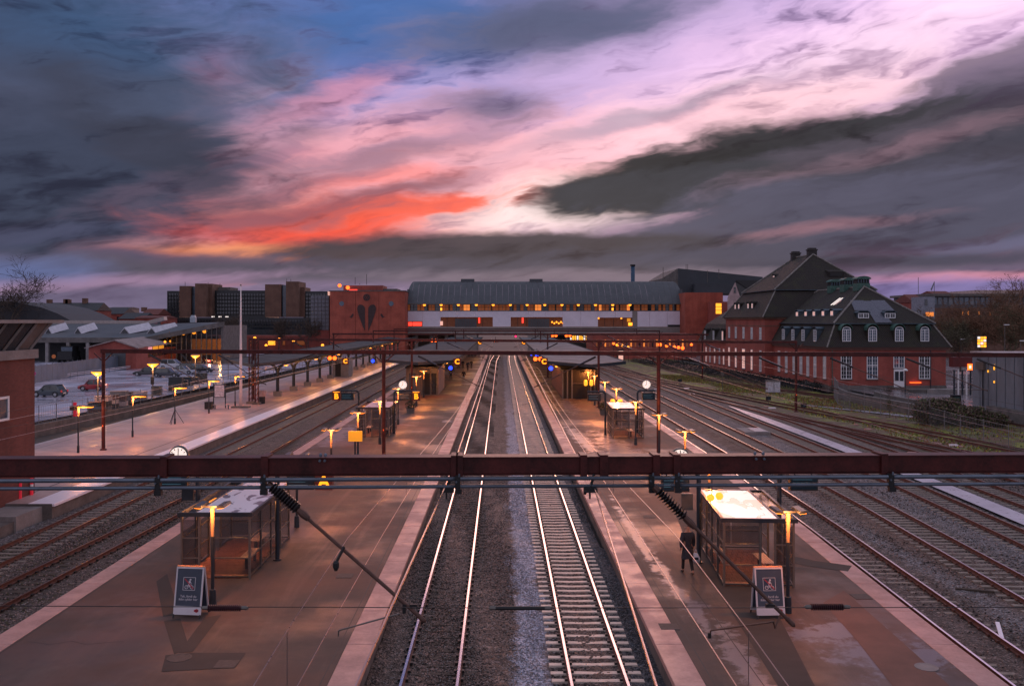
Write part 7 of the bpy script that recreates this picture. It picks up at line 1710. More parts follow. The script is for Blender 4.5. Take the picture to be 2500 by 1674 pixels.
for a, b_, c, d, e, f, g in hb:
    for k in range(5): x, y = a + random.uniform(-.7, .7), b_ + random.uniform(-1, 1); q.tube((x, y, -.6), (x + random.uniform(-.3, .3), y, c + random.uniform(0, .6)), .02, .008, n=4)
q.build('stems', M['sleeper_w'], t, world=True, kind='stuff')
# grass tufts on the verge
n = 26000; gx_ = rng.uniform(0, 1, n); yy_ = 60 + 110 * rng.random(n); xx_ = np.interp(yy_, [60, 90, 130, 170], [33, 33, 30, 27]) + gx_ * np.interp(yy_, [60, 85, 110, 130, 170], [22, 20, 12, 10, 8])
kk = (np.sin(xx_ * .8 + yy_ * .13) + np.sin(xx_ * .31 - yy_ * .21) + rng.normal(0, .5, n)) > -.1
kt = np.array([TRK['k'](y) for y in yy_]); kk &= np.abs(xx_ - kt) > .95; lt = np.array([TRK['l'](y) for y in yy_]); kk &= np.abs(xx_ - lt) > .5; jt = np.array([TRK['j'](y) for y in yy_]); kk &= xx_ > jt + 1.2
kk &= ~((xx_ > 48) & (yy_ > 84))
xx_, yy_ = xx_[kk], yy_[kk]; n = len(xx_); ta = rng.uniform(0, 6.28, n); hh = rng.uniform(.06, .24, n); ww = rng.uniform(.04, .13, n)
p0 = np.stack([xx_ - np.cos(ta) * ww, yy_ - np.sin(ta) * ww, np.full(n, BZ)], -1); p1 = np.stack([xx_ + np.cos(ta) * ww, yy_ + np.sin(ta) * ww, np.full(n, BZ)], -1); p2 = np.stack([xx_ + rng.normal(0, .06, n), yy_ + rng.normal(0, .06, n), BZ + hh], -1)
gm = [mat('grass_olive', (.16, .19, .03), .8, var=.4, vscale=1), mat('grass_yellow', (.36, .36, .04), .8, var=.3, vscale=1), mat('grass_brown', (.24, .12, .055), .85, var=.3, vscale=1), mat('grass_dark', (.08, .10, .03), .8, var=.3)]
tag(nparr('verge_grass', np.stack([p0, p1, p2], 1).reshape(-1, 3), np.arange(3 * n).reshape(-1, 3), gm, mi=rng.choice(4, n, p=[.27, .10, .45, .18])), 'patchy olive and rusty grass on the verge by the old red building', 'grass', kind='stuff')
# small trackside things
X, Y = G(1887, 956, -.6); t = thing('trackside_cabinet', 'white graffitied cabinet on the grass before the bicycles', 'cabinet', (X, Y, -.7)); q = MB(); q.box(-.85, -.5, .1, .85, .5, 1.55); q.build('body', mat('cabinet_white', (.50, .50, .56), .5, var=.35, vscale=4), t); q = MB(); q.box(-.95, -.6, 1.55, .95, .6, 1.65); q.build('lid', M['frame'], t)
q = MB(); q.box(-.02, -.52, .15, .02, -.503, 1.5); q.build('door_gap', M['black'], t); q = MB(); q.box(-.95, -.6, 0, .95, .6, .1); q.build('plinth', M['conc'], t)
for (px, by, lab) in ((1660, 940, 'small black signal disc left of the grey relay box'), (1876, 987, 'small black signal lamp below the white cabinet'), (1962, 1006, 'small black signal lamp right of the last portal post')):
    X, Y = G(px, by, -.7); t = thing('ground_signal', lab, 'signal', (X, Y, BZ), 0, 'small ground signals'); q = MB(); q.box(-.28, -.12, .55, .28, .12, 1.0); q.build('head', M['black'], t); q = MB(); q.tube((0, 0, 0), (0, 0, .55), .04, n=6); q.build('post', M['frame'], t); q = MB(); q.lathe((0, -.13, .75), [(.09, 0), (.09, .02)], 8, axis=(0, 1, 0)); q.build('lens', M['wglass_b'], t)
for (px, by, h, lab) in ((1764, 948, 1.9, 'grey relay box on a pole in the grass'), (1691, 920, 1.0, 'short pale pole in the grass'), (1716, 923, 0, '')):
    if h: X, Y = G(px, by, -.7); t = thing('relay_post', lab, 'post', (X, Y, BZ), 0, 'grey posts in the grass'); q = MB(); q.tube((0, 0, 0), (0, 0, h), .06, n=6); q.build('post', M['frame'], t); q = MB(); q.box(-.16, -.12, h, .16, .12, h + .55); q.build('box', M['frame'], t)
t = thing('buffer_box', 'low grey concrete slab lying between the right sidings', 'concrete slab', (*G(1838, 1050, -.5), BZ)); q = MB(); q.box(-1.1, -1.6, 0, 1.1, 1.6, .28); q.build('slab', M['conc'], t); q = MB(); q.box(-.2, -1.5, .285, .9, 1.2, .33); q.build('lid', mat('pale_lid', (.34, .34, .38), .5), t)
t = thing('trackside_board', 'thin white board leaning by the nearest right track', 'board', (*G(2448, 1540, -.6), BZ)); q = MB(); q.bar((-.35, -.6, .12), (.1, .5, .25), .12, .05); q.build('board', M['slab_wet'], t)
t = thing('timber_baulk', 'dark rotten timber on the brown soil right of the near tracks', 'timber', (*G(2380, 1440, -.7), BZ)); q = MB(); q.bar((-.6, .2, .03), (.6, -.2, .03), .16, .10); q.build('timber', M['sleeper_w'], t)
random.seed(9)
for k in range(16):
    px, py = [(1588, 936), (1617, 931), (1640, 935), (1676, 948), (1758, 962), (1870, 992), (1885, 996), (2090, 1036), (2120, 1048), (2328, 1087), (2345, 1090), (2290, 1083), (1690, 962), (1570, 934), (2228, 1106), (1600, 950)][k]
    X, Y = G(px, py, -.7); q = MB(); s = random.uniform(.18, .5); q.cbox((X, Y, BZ + .06), (s * 1.6, s, .12)); 
    tag(q.build('scrap_piece', [M['slab_wet'], M['slab'], M['orange_plate'] if 'orange_plate' in M else M['slab']][k % 3]), ['pale chunk lying in the grass beside the sidings', 'pinkish chunk lying between the sidings'][k % 2], 'debris', 'pale debris between the sidings')
# bicycles along the old building
bk = MB()
for dx in (-.52, .52):
    for k in range(12):
        a, c = 2 * PI * k / 12, 2 * PI * (k + 1) / 12; bk.bar((dx + .33 * math.cos(a), 0, .34 + .33 * math.sin(a)), (dx + .33 * math.cos(c), 0, .34 + .33 * math.sin(c)), .035, .04, up=(0, 1, 0))
    for k in range(4): a = PI * k / 4; bk.bar((dx - .32 * math.cos(a), 0, .34 - .32 * math.sin(a)), (dx + .32 * math.cos(a), 0, .34 + .32 * math.sin(a)), .01, .01, up=(0, 1, 0))
for a, c in (((-.52, .34), (-.12, .34)), ((-.52, .34), (-.22, .80)), ((-.22, .92), (-.12, .34)), ((-.12, .34), (.36, .80)), ((-.2, .78), (.36, .82)), ((.36, .95), (.52, .34))): bk.bar((a[0], 0, a[1]), (c[0], 0, c[1]), .035, .035, up=(0, 1, 0))
bk.bar((.36, -.28, .98), (.36, .28, .98), .03, .03); bk.box(-.36, -.08, .92, -.08, .08, .99); bk.box(-.75, -.09, .72, -.3, .09, .74)
b0 = bk.build('bicycle', mat('bicycle_dark', (.03, .035, .042), .4, .4, var=.4, vscale=3))
tag(b0, 'dark bicycle in the long parked row below the old red building', 'bicycle', 'bicycles parked along the old red building'); bm_ = b0.data
random.seed(4); first = True
for row in range(2):
    for k in range(74):
        Yb = 129 + k * 1.25; xb_ = float(np.interp(Yb, [127, 150, 174, 200, 225], [43.0, 40.2, 38.2, 36.0, 33])) - row * 1.9 + random.uniform(-.25, .25)
        if random.random() < .08: continue
        o = b0 if first else bpy.data.objects.new('bicycle', bm_)
        if not first: col.objects.link(o); tag(o, b0['label'], 'bicycle', b0['group'])
        first = False; o.location = (xb_, Yb + random.uniform(-.3, .3), -.62); o.rotation_euler = (random.uniform(-.15, .15), 0, random.uniform(-.35, .35)); 
for k in range(9):
    o = bpy.data.objects.new('bicycle', bm_); col.objects.link(o); tag(o, 'dark bicycle in the rack right of the old red building', 'bicycle', 'bicycles in the rack by the shed'); o.location = (61.6 + k * .55, 124 + random.uniform(-.5, .5), -.35); o.rotation_euler = (0, 0, 1.4 + random.uniform(-.2, .2))
hbk = []
for k in range(30): Yb = 130 + k * 3.2; hbk.append((float(np.interp(Yb, [127, 150, 174, 200, 225], [44.6, 42.2, 40.0, 38.2, 35.5])), Yb, -.1, .9, 1.9, .75, 1))
t = thing('hedge', 'dark low shrubs behind the parked bicycles', 'shrub', (hbk[0][0], hbk[0][1], -.6)); leaf_cloud('twigs', [(a - hbk[0][0], b_ - hbk[0][1], c + .6, d, e, f, g) for a, b_, c, d, e, f, g in hbk], 9000, .16, [M['black'], M['bikeshrub'] if 'bikeshrub' in M else mat('dark_shrub', (.02, .026, .022), .8, var=.5)], t)
# bare trees
def tree(label, x, y, h, spread, m_, seed, zb=-.4, twig=.012, n_lim=7, dens=3, leaves=0, group='bare winter trees', leafm=None):
    rs = random.Random(seed); t = thing('bare_tree', label, 'tree', (x, y, zb), 0, group); tr = MB(); cr = MB()
    tips = []
    def grow(p, d, L, r, lev, mb):
        segs = 3; 
        for k in range(segs):
            d2 = (d + Vector((rs.gauss(0, .13), rs.gauss(0, .13), rs.gauss(0, .06) + .03))).normalized(); p2 = p + d2 * (L / segs); r2 = r * .86
            mb.tube(p, p2, r, r2, n=6 if lev < 2 else (4 if lev < 3 else 3), caps=False); p, d, r = p2, d2, r2
            if lev >= 1 and lev < n_lim - 1 and k > 0:
                a = Vector((rs.gauss(0, 1), rs.gauss(0, 1), rs.gauss(.2, .6))).normalized(); grow(p, (d * .6 + a * .8).normalized(), L * .55, max(twig, r * .5), lev + 2, cr)
        if lev < n_lim:
            for k in range(2 if lev else dens + 1):
                a = Vector((rs.gauss(0, spread), rs.gauss(0, spread), rs.gauss(.1, .4))); grow(p, (d + a * .75).normalized(), L * rs.uniform(.66, .86), max(twig, r * .66), lev + 1, cr)
        else: tips.append(p)
    grow(Vector((0, 0, 0)), Vector((0, 0, 1)), h * .26, h * .018, 0, tr)
    tr.build('trunk', m_, t); cr.build('crown', m_, t)
    if leaves and tips:
        k = min(leaves, 12000); c = np.array([tuple(tips[rs.randrange(len(tips))]) for _ in range(k)]) + rng.normal(0, .35, (k, 3)); u = rng.normal(0, .09, (k, 3)); v = rng.normal(0, .06, (k, 3))
        nparr('twig_haze', np.stack([c - u, c + v, c + u], 1).reshape(-1, 3), np.arange(3 * k).reshape(-1, 3), [leafm or m_], t)
    return t
M['bark'] = mat('winter_bark', (.07, .048, .036), .9, var=.4, vscale=2); M['bark_w'] = mat('rusty_twigs', (.17, .085, .050), .9, var=.4, vscale=2); M['bark_g'] = mat('greenish_bark', (.10, .09, .05), .9, var=.4, vscale=2)
def tp(px, Y): return V(px, 784, Y).x
tree('bare spreading tree at the left frame edge behind the round roof', tp(18, 255), 255, 29, .75, M['bark'], 1, twig=.045, leaves=2500)
tree('second bare tree just right of the left edge tree', tp(66, 262), 262, 23, .7, M['bark'], 5, twig=.045, leaves=1500)
tree('tall bare tree at the right frame edge against the pink cloud', tp(2470, 190), 190, 20, .5, M['bark_w'], 8, twig=.035, leaves=9000)
labsT = ['rusty bare tree behind the lit orange board', 'bare tree left of the lit orange board', 'bare tree at the roof corner of the old red building', 'tangled bare tree below the long grey office', 'bare tree between the two pale street lamps', 'low bare tree right of the pale street lamp', 'bare tree behind the grey shed roof', 'thin bare tree below the pale flat-roofed block']
for k, (px, Y, h) in enumerate([(2390, 170, 11.5), (2345, 165, 11), (2290, 175, 12), (2330, 200, 15), (2440, 180, 13.5), (2480, 165, 13), (2505, 175, 17), (2265, 200, 12.5)]):
    tree(labsT[k], tp(px, Y), Y, h, .6, [M['bark_w'], M['bark'], M['bark_g']][k % 3], 20 + k, twig=.03, leaves=6500, leafm=[M['bark_w'], M['bark_g'], M['bark_w']][k % 3])
tree('bare tree in front of the black offices, right of the concourse', tp(560, 262), 262, 12, .6, M['bark'], 41, twig=.04, leaves=1500)
tree('bare tree before the second brown brick tower', tp(680, 265), 265, 11, .6, M['bark'], 42, twig=.04, leaves=1500); tree('bare tree left of the orange brick block', tp(752, 262), 262, 11, .5, M['bark'], 44, twig=.04, leaves=1200)
tree('bare bush growing on the inner forecourt wall', *G(2170, 980, -.4), 2.2, .8, M['bark'], 51, twig=.008, n_lim=6)
tree('young bare bush at the foot of the mesh fence', *G(2172, 1022, -.5), 2.0, .8, M['bark_g'], 52, twig=.008, n_lim=6)
# far buildings right
Dq = 240.0
t = thing('office_block', 'long grey office with a strip of high windows above the bare trees, right', 'building', (V(2250, 0, Dq).x, Dq, 0)); gw = mat('grey_office_wall', (.10, .10, .115), .7, var=.2, vscale=.2)
q = MB(); q.box(V(2262, 0, Dq).x, Dq, -1, V(2620, 0, Dq).x, Dq + 20, V(0, 722, Dq).z); q.build('upper_wall', gw, t, world=True)
q = MB(); q.box(V(2225, 0, Dq).x, Dq - 3, -1, V(2620, 0, Dq).x, Dq - .1, V(0, 752, Dq).z); q.build('lower_wall', M['brick_d'], t, world=True)
q = MB(); q.box(V(2255, 0, Dq).x, Dq - 1, V(0, 723, Dq).z, V(2640, 0, Dq).x, Dq + 21, V(0, 717, Dq).z); q.build('roof_slab', M['conc_dark'], t, world=True)
q = MB(); q.box(V(2400, 0, Dq).x, Dq + 3, V(0, 717, Dq).z, V(2620, 0, Dq).x, Dq + 18, V(0, 707, Dq).z); q.build('roof_top', mat('pale_roof_top', (.5, .36, .34), .5), t, world=True)
for k in range(20):
    a = 2264 + k * 13; q = MB(); q.box(V(a, 0, Dq).x, Dq - .1, V(0, 744, Dq).z, V(a + 9, 0, Dq).x, Dq - .003, V(0, 726, Dq).z); q.build('window', M['wglass_b'] if k % 4 else M['galv'], t, world=True)
    q = MB(); q.box(V(a - 20, 0, Dq).x, Dq - 3.1, V(0, 769, Dq).z, V(a - 17.5, 0, Dq).x, Dq - 3.003, V(0, 760, Dq).z); q.build('window', M['warmwin'] if k in (7, 8, 10, 12, 14) else M['wglass'], t, world=True)
    q = MB(); q.box(V(a - 20, 0, Dq).x, Dq - 3.1, V(0, 800, Dq).z, V(a - 14, 0, Dq).x, Dq - 3.003, V(0, 785, Dq).z); q.build('window', M['wglass'], t, world=True)
t = house('red-roofed house above the old building, right', 2232, 2262, 717, 738, 790, 232, M['brick_r'], rr_, (), wn=2); t = house('red-roofed house further right behind the long office', 2285, 2332, 709, 720, 790, 275, M['brick_r'], rr_, (), wn=2)
t = thing('flat_block', 'small pale flat-roofed block with an orange-lit window under a flag', 'building', (V(2258, 0, 225).x, 225, 0)); q = MB(); q.box(V(2256, 0, 225).x, 225, -1, V(2282, 0, 225).x, 232, V(0, 724, 225).z); q.build('wall', mat('pale_blue_render', (.22, .23, .28), .7), t, world=True); q = MB(); q.box(V(2260, 0, 225).x, 224.9, V(0, 772, 225).z, V(2279, 0, 225).x, 224.99, V(0, 762, 225).z); q.build('window', M['warmwin'], t, world=True); q = MB(); q.box(V(2258, 0, 225).x, 224.9, V(0, 745, 225).z, V(2264, 0, 225).x, 224.99, V(0, 730, 225).z); q.build('window', M['wglass'], t, world=True)
for px, a, c, lab in ((2242, 677, 717, 'thin radio mast above the right houses'), (2281, 687, 724, 'flagpole with a drooping flag above the right houses')):
    P0_ = V(px, c, 230); t = thing('roof_mast', lab, 'mast', tuple(P0_)); q = MB(); q.tube(P0_, V(px, a, 230), .07, n=5); q.build('pole', M['frame'], t, world=True)
    if px == 2281: q = MB(); T_ = V(px, a, 230); q.prism([T_, T_ + Vector((.1, 0, -.3)), T_ + Vector((-.6, .1, -2.3)), T_ + Vector((-.9, .1, -2.0))], (0, .05, 0)); q.build('flag', M['galv'], t, world=True)
t = thing('lit_board', 'bright orange and white lit board among the bare trees', 'advertisement', (V(2396, 0, 150).x, 150, 0)); c0, c1 = V(2386, 848, 150), V(2408, 821, 150)
q = MB(); q.box(c0.x - .15, 150.02, c0.z - .15, c1.x + .15, 150.3, c1.z + .15); q.build('frame', M['black'], t, world=True)
for i in range(3):
    for j in range(4): q = MB(); w_, h_ = (c1.x - c0.x) / 3, (c1.z - c0.z) / 4; q.box(c0.x + i * w_ + .04, 149.95, c0.z + j * h_ + .04, c0.x + (i + 1) * w_ - .04, 150.01, c0.z + (j + 1) * h_ - .04); q.build('lit_pane', [emis('board_white', (1, .8, .6), 2.2), M['sodium'], M['orange_sig']][(i * 2 + j) % 3] if False else [M['whitewin'], M['sodium'], M['sodium_soft']][(i * 2 + j) % 3], t, world=True)
q = MB(); q.box(c0.x + .5, 150.05, -.4, c0.x + .65, 150.2, c0.z); q.build('post', M['black'], t, world=True)
t = thing('red_kiosk', 'red lit kiosk front between old building and grey shed', 'kiosk', (V(2328, 0, 118).x, 118, -.35)); q = MB(); q.box(V(2326, 0, 118).x, 118, V(0, 896, 118).z, V(2374, 0, 118).x, 119, V(0, 872, 118).z); q.build('red_fascia', mat('kiosk_red', (.10, .010, .010), .6), t, world=True)
q = MB(); q.box(V(2362, 0, 118).x, 117.9, V(0, 903, 118).z, V(2373, 0, 118).x, 117.99, V(0, 888, 118).z); q.build('lit_sign', M['orange_sig'], t, world=True); q = MB(); q.box(V(2362, 0, 118).x + .15, 117.85, V(0, 899, 118).z, V(2370, 0, 118).x, 117.88, V(0, 892, 118).z); q.build('sign_face', M['whitewin'], t, world=True)
for k in range(5): q = MB(); x = V(2330 + k * 10, 0, 118).x; q.box(x, 118.1, -.35, x + .14, 118.3, V(0, 903, 118).z); q.build('post', M['white'] if k % 2 else M['navy'], t, world=True)
q = MB(); q.box(V(2328, 0, 119).x, 119, V(0, 913, 119).z, V(2372, 0, 119).x, 119.2, V(0, 908, 119).z); q.build('white_rail', M['white'], t, world=True)
for (px, top, Y, lab) in ((2453, 793, 160, 'pale tall street lamp before the right bare trees'), (2492, 832, 150, 'short pale street lamp at the right frame edge'), (2346, 828, 165, 'small street lamp left of the lit board'), (2210, 905, 120, 'dark lamp post standing before the white door')):
    P_ = V(px, top, Y); t = thing('street_lamp', lab, 'street lamp', (P_.x, Y, -.4), 0, 'street lamps on the right'); q = MB(); q.tube((0, 0, 0), (0, 0, P_.z + .4), .08, .05, n=6); q.build('mast', M['frame'] if px != 2210 else M['navy'], t); q = MB(); q.box(-.1, -.15, P_.z + .35, .75, .15, P_.z + .5) if px != 2210 else q.lathe((0, 0, P_.z + .4), [(.3, 0), (.35, .1), (.1, .3)], 10); q.build('lamp_head', M['white'], t)
t = thing('litter_bin', 'dark bin standing on the bright wet forecourt', 'bin', (*G(2333, 996, -.4), -.35)); q = MB(); q.box(-.45, -.3, 0, .45, .3, 1.4); q.build('body', M['black'], t); q = MB(); q.box(-.3, -.31, .9, .3, -.301, 1.2); q.build('label_plate', M['copper'], t)
t = thing('steps_block', 'low dark terrace wall before the old building, right of the door', 'wall', (60, 121, -.35)); q = MB(); q.box(53.5, 121.5, -.4, 66, 123.5, .1); q.build('wall', M['conc_dark'], t, world=True); q = MB(); q.box(56, 119.5, -.4, 62, 121.3, .25); q.build('bench_block', M['conc'], t, world=True)

# ------------------------------------------------------------------ cars
M['tyre'] = mat('tyre_rubber', (.010, .010, .011), .8, var=.2); M['rim'] = mat('alloy_rim', (.35, .35, .38), .3, .8, var=.1); M['cglass'] = mat('car_glass', (.015, .020, .025), .06, var=.1, spec=1.0)
def loft(q, secs):
    n = len(secs[0]); b = len(q.v)
    vs = [p for s in secs for p in s]; fs = []
    for k in range(len(secs) - 1):
        for i in range(n): fs.append((k * n + i, k * n + (i + 1) % n, (k + 1) * n + (i + 1) % n, (k + 1) * n + i))
    fs.append(tuple(range(n - 1, -1, -1))); fs.append(tuple((len(secs) - 1) * n + i for i in range(n))); q.add(vs, fs)
def car(label, px, by, rz, kind, paint, lights=False):
    X, Y = G(px, by); L, W, H = {'hatch': (3.95, 1.70, 1.45), 'estate': (4.5, 1.75, 1.46), 'sedan': (4.5, 1.75, 1.40), 'van': (4.4, 1.8, 1.8), 'small': (3.5, 1.62, 1.46)}[kind]
    t = thing('parked_car', label, 'car', (X, Y, .012), rz, 'cars in the wet car park')
    hw = W / 2; f = L / 2
    def sec(x, zb, zt, w): return [(x, -w * .92, zb), (x, w * .92, zb), (x, w, zb + .18), (x, w, zt - .14), (x, w * .90, zt), (x, -w * .90, zt), (x, -w, zt - .14), (x, -w, zb + .18)]
    bz = H * .60
    q = MB(); loft(q, [sec(-f, .34, bz * .80, hw * .84), sec(-f + .10, .22, bz * .96, hw * .94), sec(-f + .5, .20, bz, hw), sec(0, .20, bz * 1.0, hw), sec(f * .42, .20, bz * .98, hw), sec(f - .45, .22, bz * .84, hw * .97), sec(f - .12, .26, bz * .70, hw * .88), sec(f, .36, bz * .58, hw * .74)]); q.build('body', paint, t)
    rb_, rf_, wf_ = {'hatch': (-f + .35, -f + 2.2, f - 1.15), 'estate': (-f + .25, -f + 2.6, f - 1.35), 'sedan': (-f + 1.15, -f + 2.5, f - 1.35), 'van': (-f + .12, f - 1.7, f - .8), 'small': (-f + .3, -f + 2.0, f - .95)}[kind]
    tail = {'hatch': .10, 'estate': .05, 'sedan': -.55, 'van': .02, 'small': .12}[kind]; rr0 = rb_ + .22
    def gs(x, w, z): return [(x, -w, bz - .04), (x, w, bz - .04), (x, w * .83, z - .04), (x, w * .74, z), (x, -w * .74, z), (x, -w * .83, z - .04)]
    g = MB(); loft(g, [gs(rb_ + min(tail, 0) * 1.0 - .02, hw * .90, bz + .03), gs(rr0 + .15, hw * .93, H - .03), gs((rr0 + rf_) / 2, hw * .94, H - .01), gs(rf_, hw * .94, H - .03), gs(wf_, hw * .90, bz + .02)]); g.build('window_glass', M['cglass'], t)
    r = MB(); r.add([(rr0 + .05, -hw * .70, H - .03), (rr0 + .05, hw * .70, H - .03), (rf_ - .05, hw * .70, H - .02), (rf_ - .05, -hw * .70, H - .02), (rr0 + .05, -hw * .70, H + .01), (rr0 + .05, hw * .70, H + .01), (rf_ - .05, hw * .70, H + .015), (rf_ - .05, -hw * .70, H + .015)], [(0, 3, 2, 1), (4, 5, 6, 7), (0, 1, 5, 4), (1, 2, 6, 5), (2, 3, 7, 6), (3, 0, 4, 7)]); r.build('roof', paint, t)
    for s in (-1, 1):
        for (x, xt) in ((rb_ + .02, rr0 + .15), ((rb_ + rf_) / 2 + .25, (rb_ + rf_) / 2 + .18), (wf_ - .02, rf_)):
            p = MB(); p.bar((x, s * hw * .925, bz - .02), (xt, s * hw * .79, H - .03), .07, .05); p.build('pillar', paint, t)
        for x in (-f + .72, f - .78):
            w = MB(); w.lathe((x, s * (hw - .19), .31), [(.31, 0), (.315, .16), (.29, .19)], 20, axis=(0, s, 0)); wo = w.build('wheel', M['tyre'], t)
            w = MB(); w.lathe((x, s * (hw + .001), .31), [(.20, 0), (.19, .012), (.06, .02)], 10, axis=(0, s, 0)); w.build('rim', M['rim'], wo)
            a = MB(); 
            for k in range(8): u, v = PI * k / 8, PI * (k + 1) / 8; a.bar((x + .36 * math.cos(u), s * (hw - .02), .31 + .36 * math.sin(u)), (x + .36 * math.cos(v), s * (hw - .02), .31 + .36 * math.sin(v)), .07, .05, up=(0, 1, 0))
            a.build('wheel_arch', M['black'], t)
        m_ = MB(); m_.cbox((wf_ - .35, s * (hw + .06), bz + .05), (.14, .18, .12)); m_.build('mirror', paint, t)
        h = MB(); h.cbox((f - .10, s * hw * .60, bz * .62), (.14, .36, .15)); h.build('headlight', M['headlit'] if lights else M['rim'], t)
        h = MB(); h.cbox((-f + .05, s * hw * .72, bz * .80), (.12, .22, .22)); h.build('tail_light', M['tail'], t)
    for s, x in ((-1, -f - .005), (1, f - .02)): q = MB(); q.cbox((x, 0, .48), (.03, .5, .12)); q.build('number_plate', M['white'], t)
    if lights: point_light(t, (f + .5, 0, .6), 120, (1, .62, .35), .2)
    return t
M['headlit'] = emis('lit_headlight', (1, .55, .2), 6.0); M['tail'] = mat('tail_red', (.30, .01, .015), .3, emit=(1, .03, .03), estr=.25)
cp = lambda n, c: mat(n, c, .22, .25, var=.06, spec=.8, coat=.8)
c_blue, c_red, c_blk, c_sil, c_wht, c_gry = cp('dark_teal_paint', (.018, .032, .045)), cp('red_paint', (.32, .012, .02)), cp('black_paint', (.010, .012, .016)), cp('silver_paint', (.40, .42, .47)), cp('white_paint_car', (.62, .62, .66)), cp('anthracite_paint', (.03, .035, .045))
car('dark blue-green hatchback alone at the left of the car park', 121, 968, R(172), 'hatch', c_blue)
car('small red hatchback partly behind the red portal post', 226, 953, R(184), 'small', c_red)
car('black car at the left end of the parked group', 360, 917, R(185), 'estate', c_blk)
car('black estate car in front of the parked group', 409, 920, R(-4), 'estate', c_gry)
car('silver saloon in the middle of the parked group', 446, 913, R(-6), 'sedan', c_sil)
car('white van-like car at the back of the parked group', 421, 900, R(-5), 'van', c_wht)
car('dark estate car behind the silver saloon', 465, 907, R(-10), 'estate', c_gry)
car('black saloon behind the rightmost car park lamp', 492, 908, R(-6), 'sedan', c_blk)
car('red car with lit headlights driving into the car park', 506, 886, R(-62), 'van', c_red, True)
# wet lines of bays in the car park
for k in range(6):
    q = MB(); X, Y = G(150 + k * 14, 985 - k * 5); q.box(X - 3.2, Y - .06, .014, X + 3.2, Y + .06, .018); struct(q.build('bay_line', M['slab_wet']))

# ------------------------------------------------------------------ people
def skin_body(name, joints, edges, m_, parent, sub=2, root=0):
    me = bpy.data.meshes.new(name); me.from_pydata([j[:3] for j in joints], edges, []); me.materials.append(m_)
    o = bpy.data.objects.new(name, me); col.objects.link(o); o.parent = parent
    sk = o.modifiers.new('skin', 'SKIN'); sk.use_smooth_shade = True
    if not me.skin_vertices: me.skin_vertices.new()
    for i, j in enumerate(joints):
        r = j[3]; me.skin_vertices[0].data[i].radius = (r, j[4] if len(j) > 4 else r)
    me.skin_vertices[0].data[root].use_root = True
    sb_ = o.modifiers.new('sub', 'SUBSURF'); sb_.levels = sub; sb_.render_levels = sub
    return o
M['skinm'] = mat('skin', (.38, .20, .14), .6, var=.1); M['coat'] = mat('dark_wool_coat', (.024, .026, .036), .9, var=.4, vscale=9, bump=.4, bscale=90); M['trousers'] = mat('black_trousers', (.010, .010, .013), .85, var=.3); M['shoes'] = mat('brown_shoes', (.05, .028, .02), .5, var=.2); M['bag'] = mat('white_plastic_bag', (.62, .60, .68), .35, var=.15, vscale=9, bump=.4, bscale=20)
M['hair_g'] = mat('thin_grey_hair', (.16, .10, .075), .8, var=.3, vscale=20)
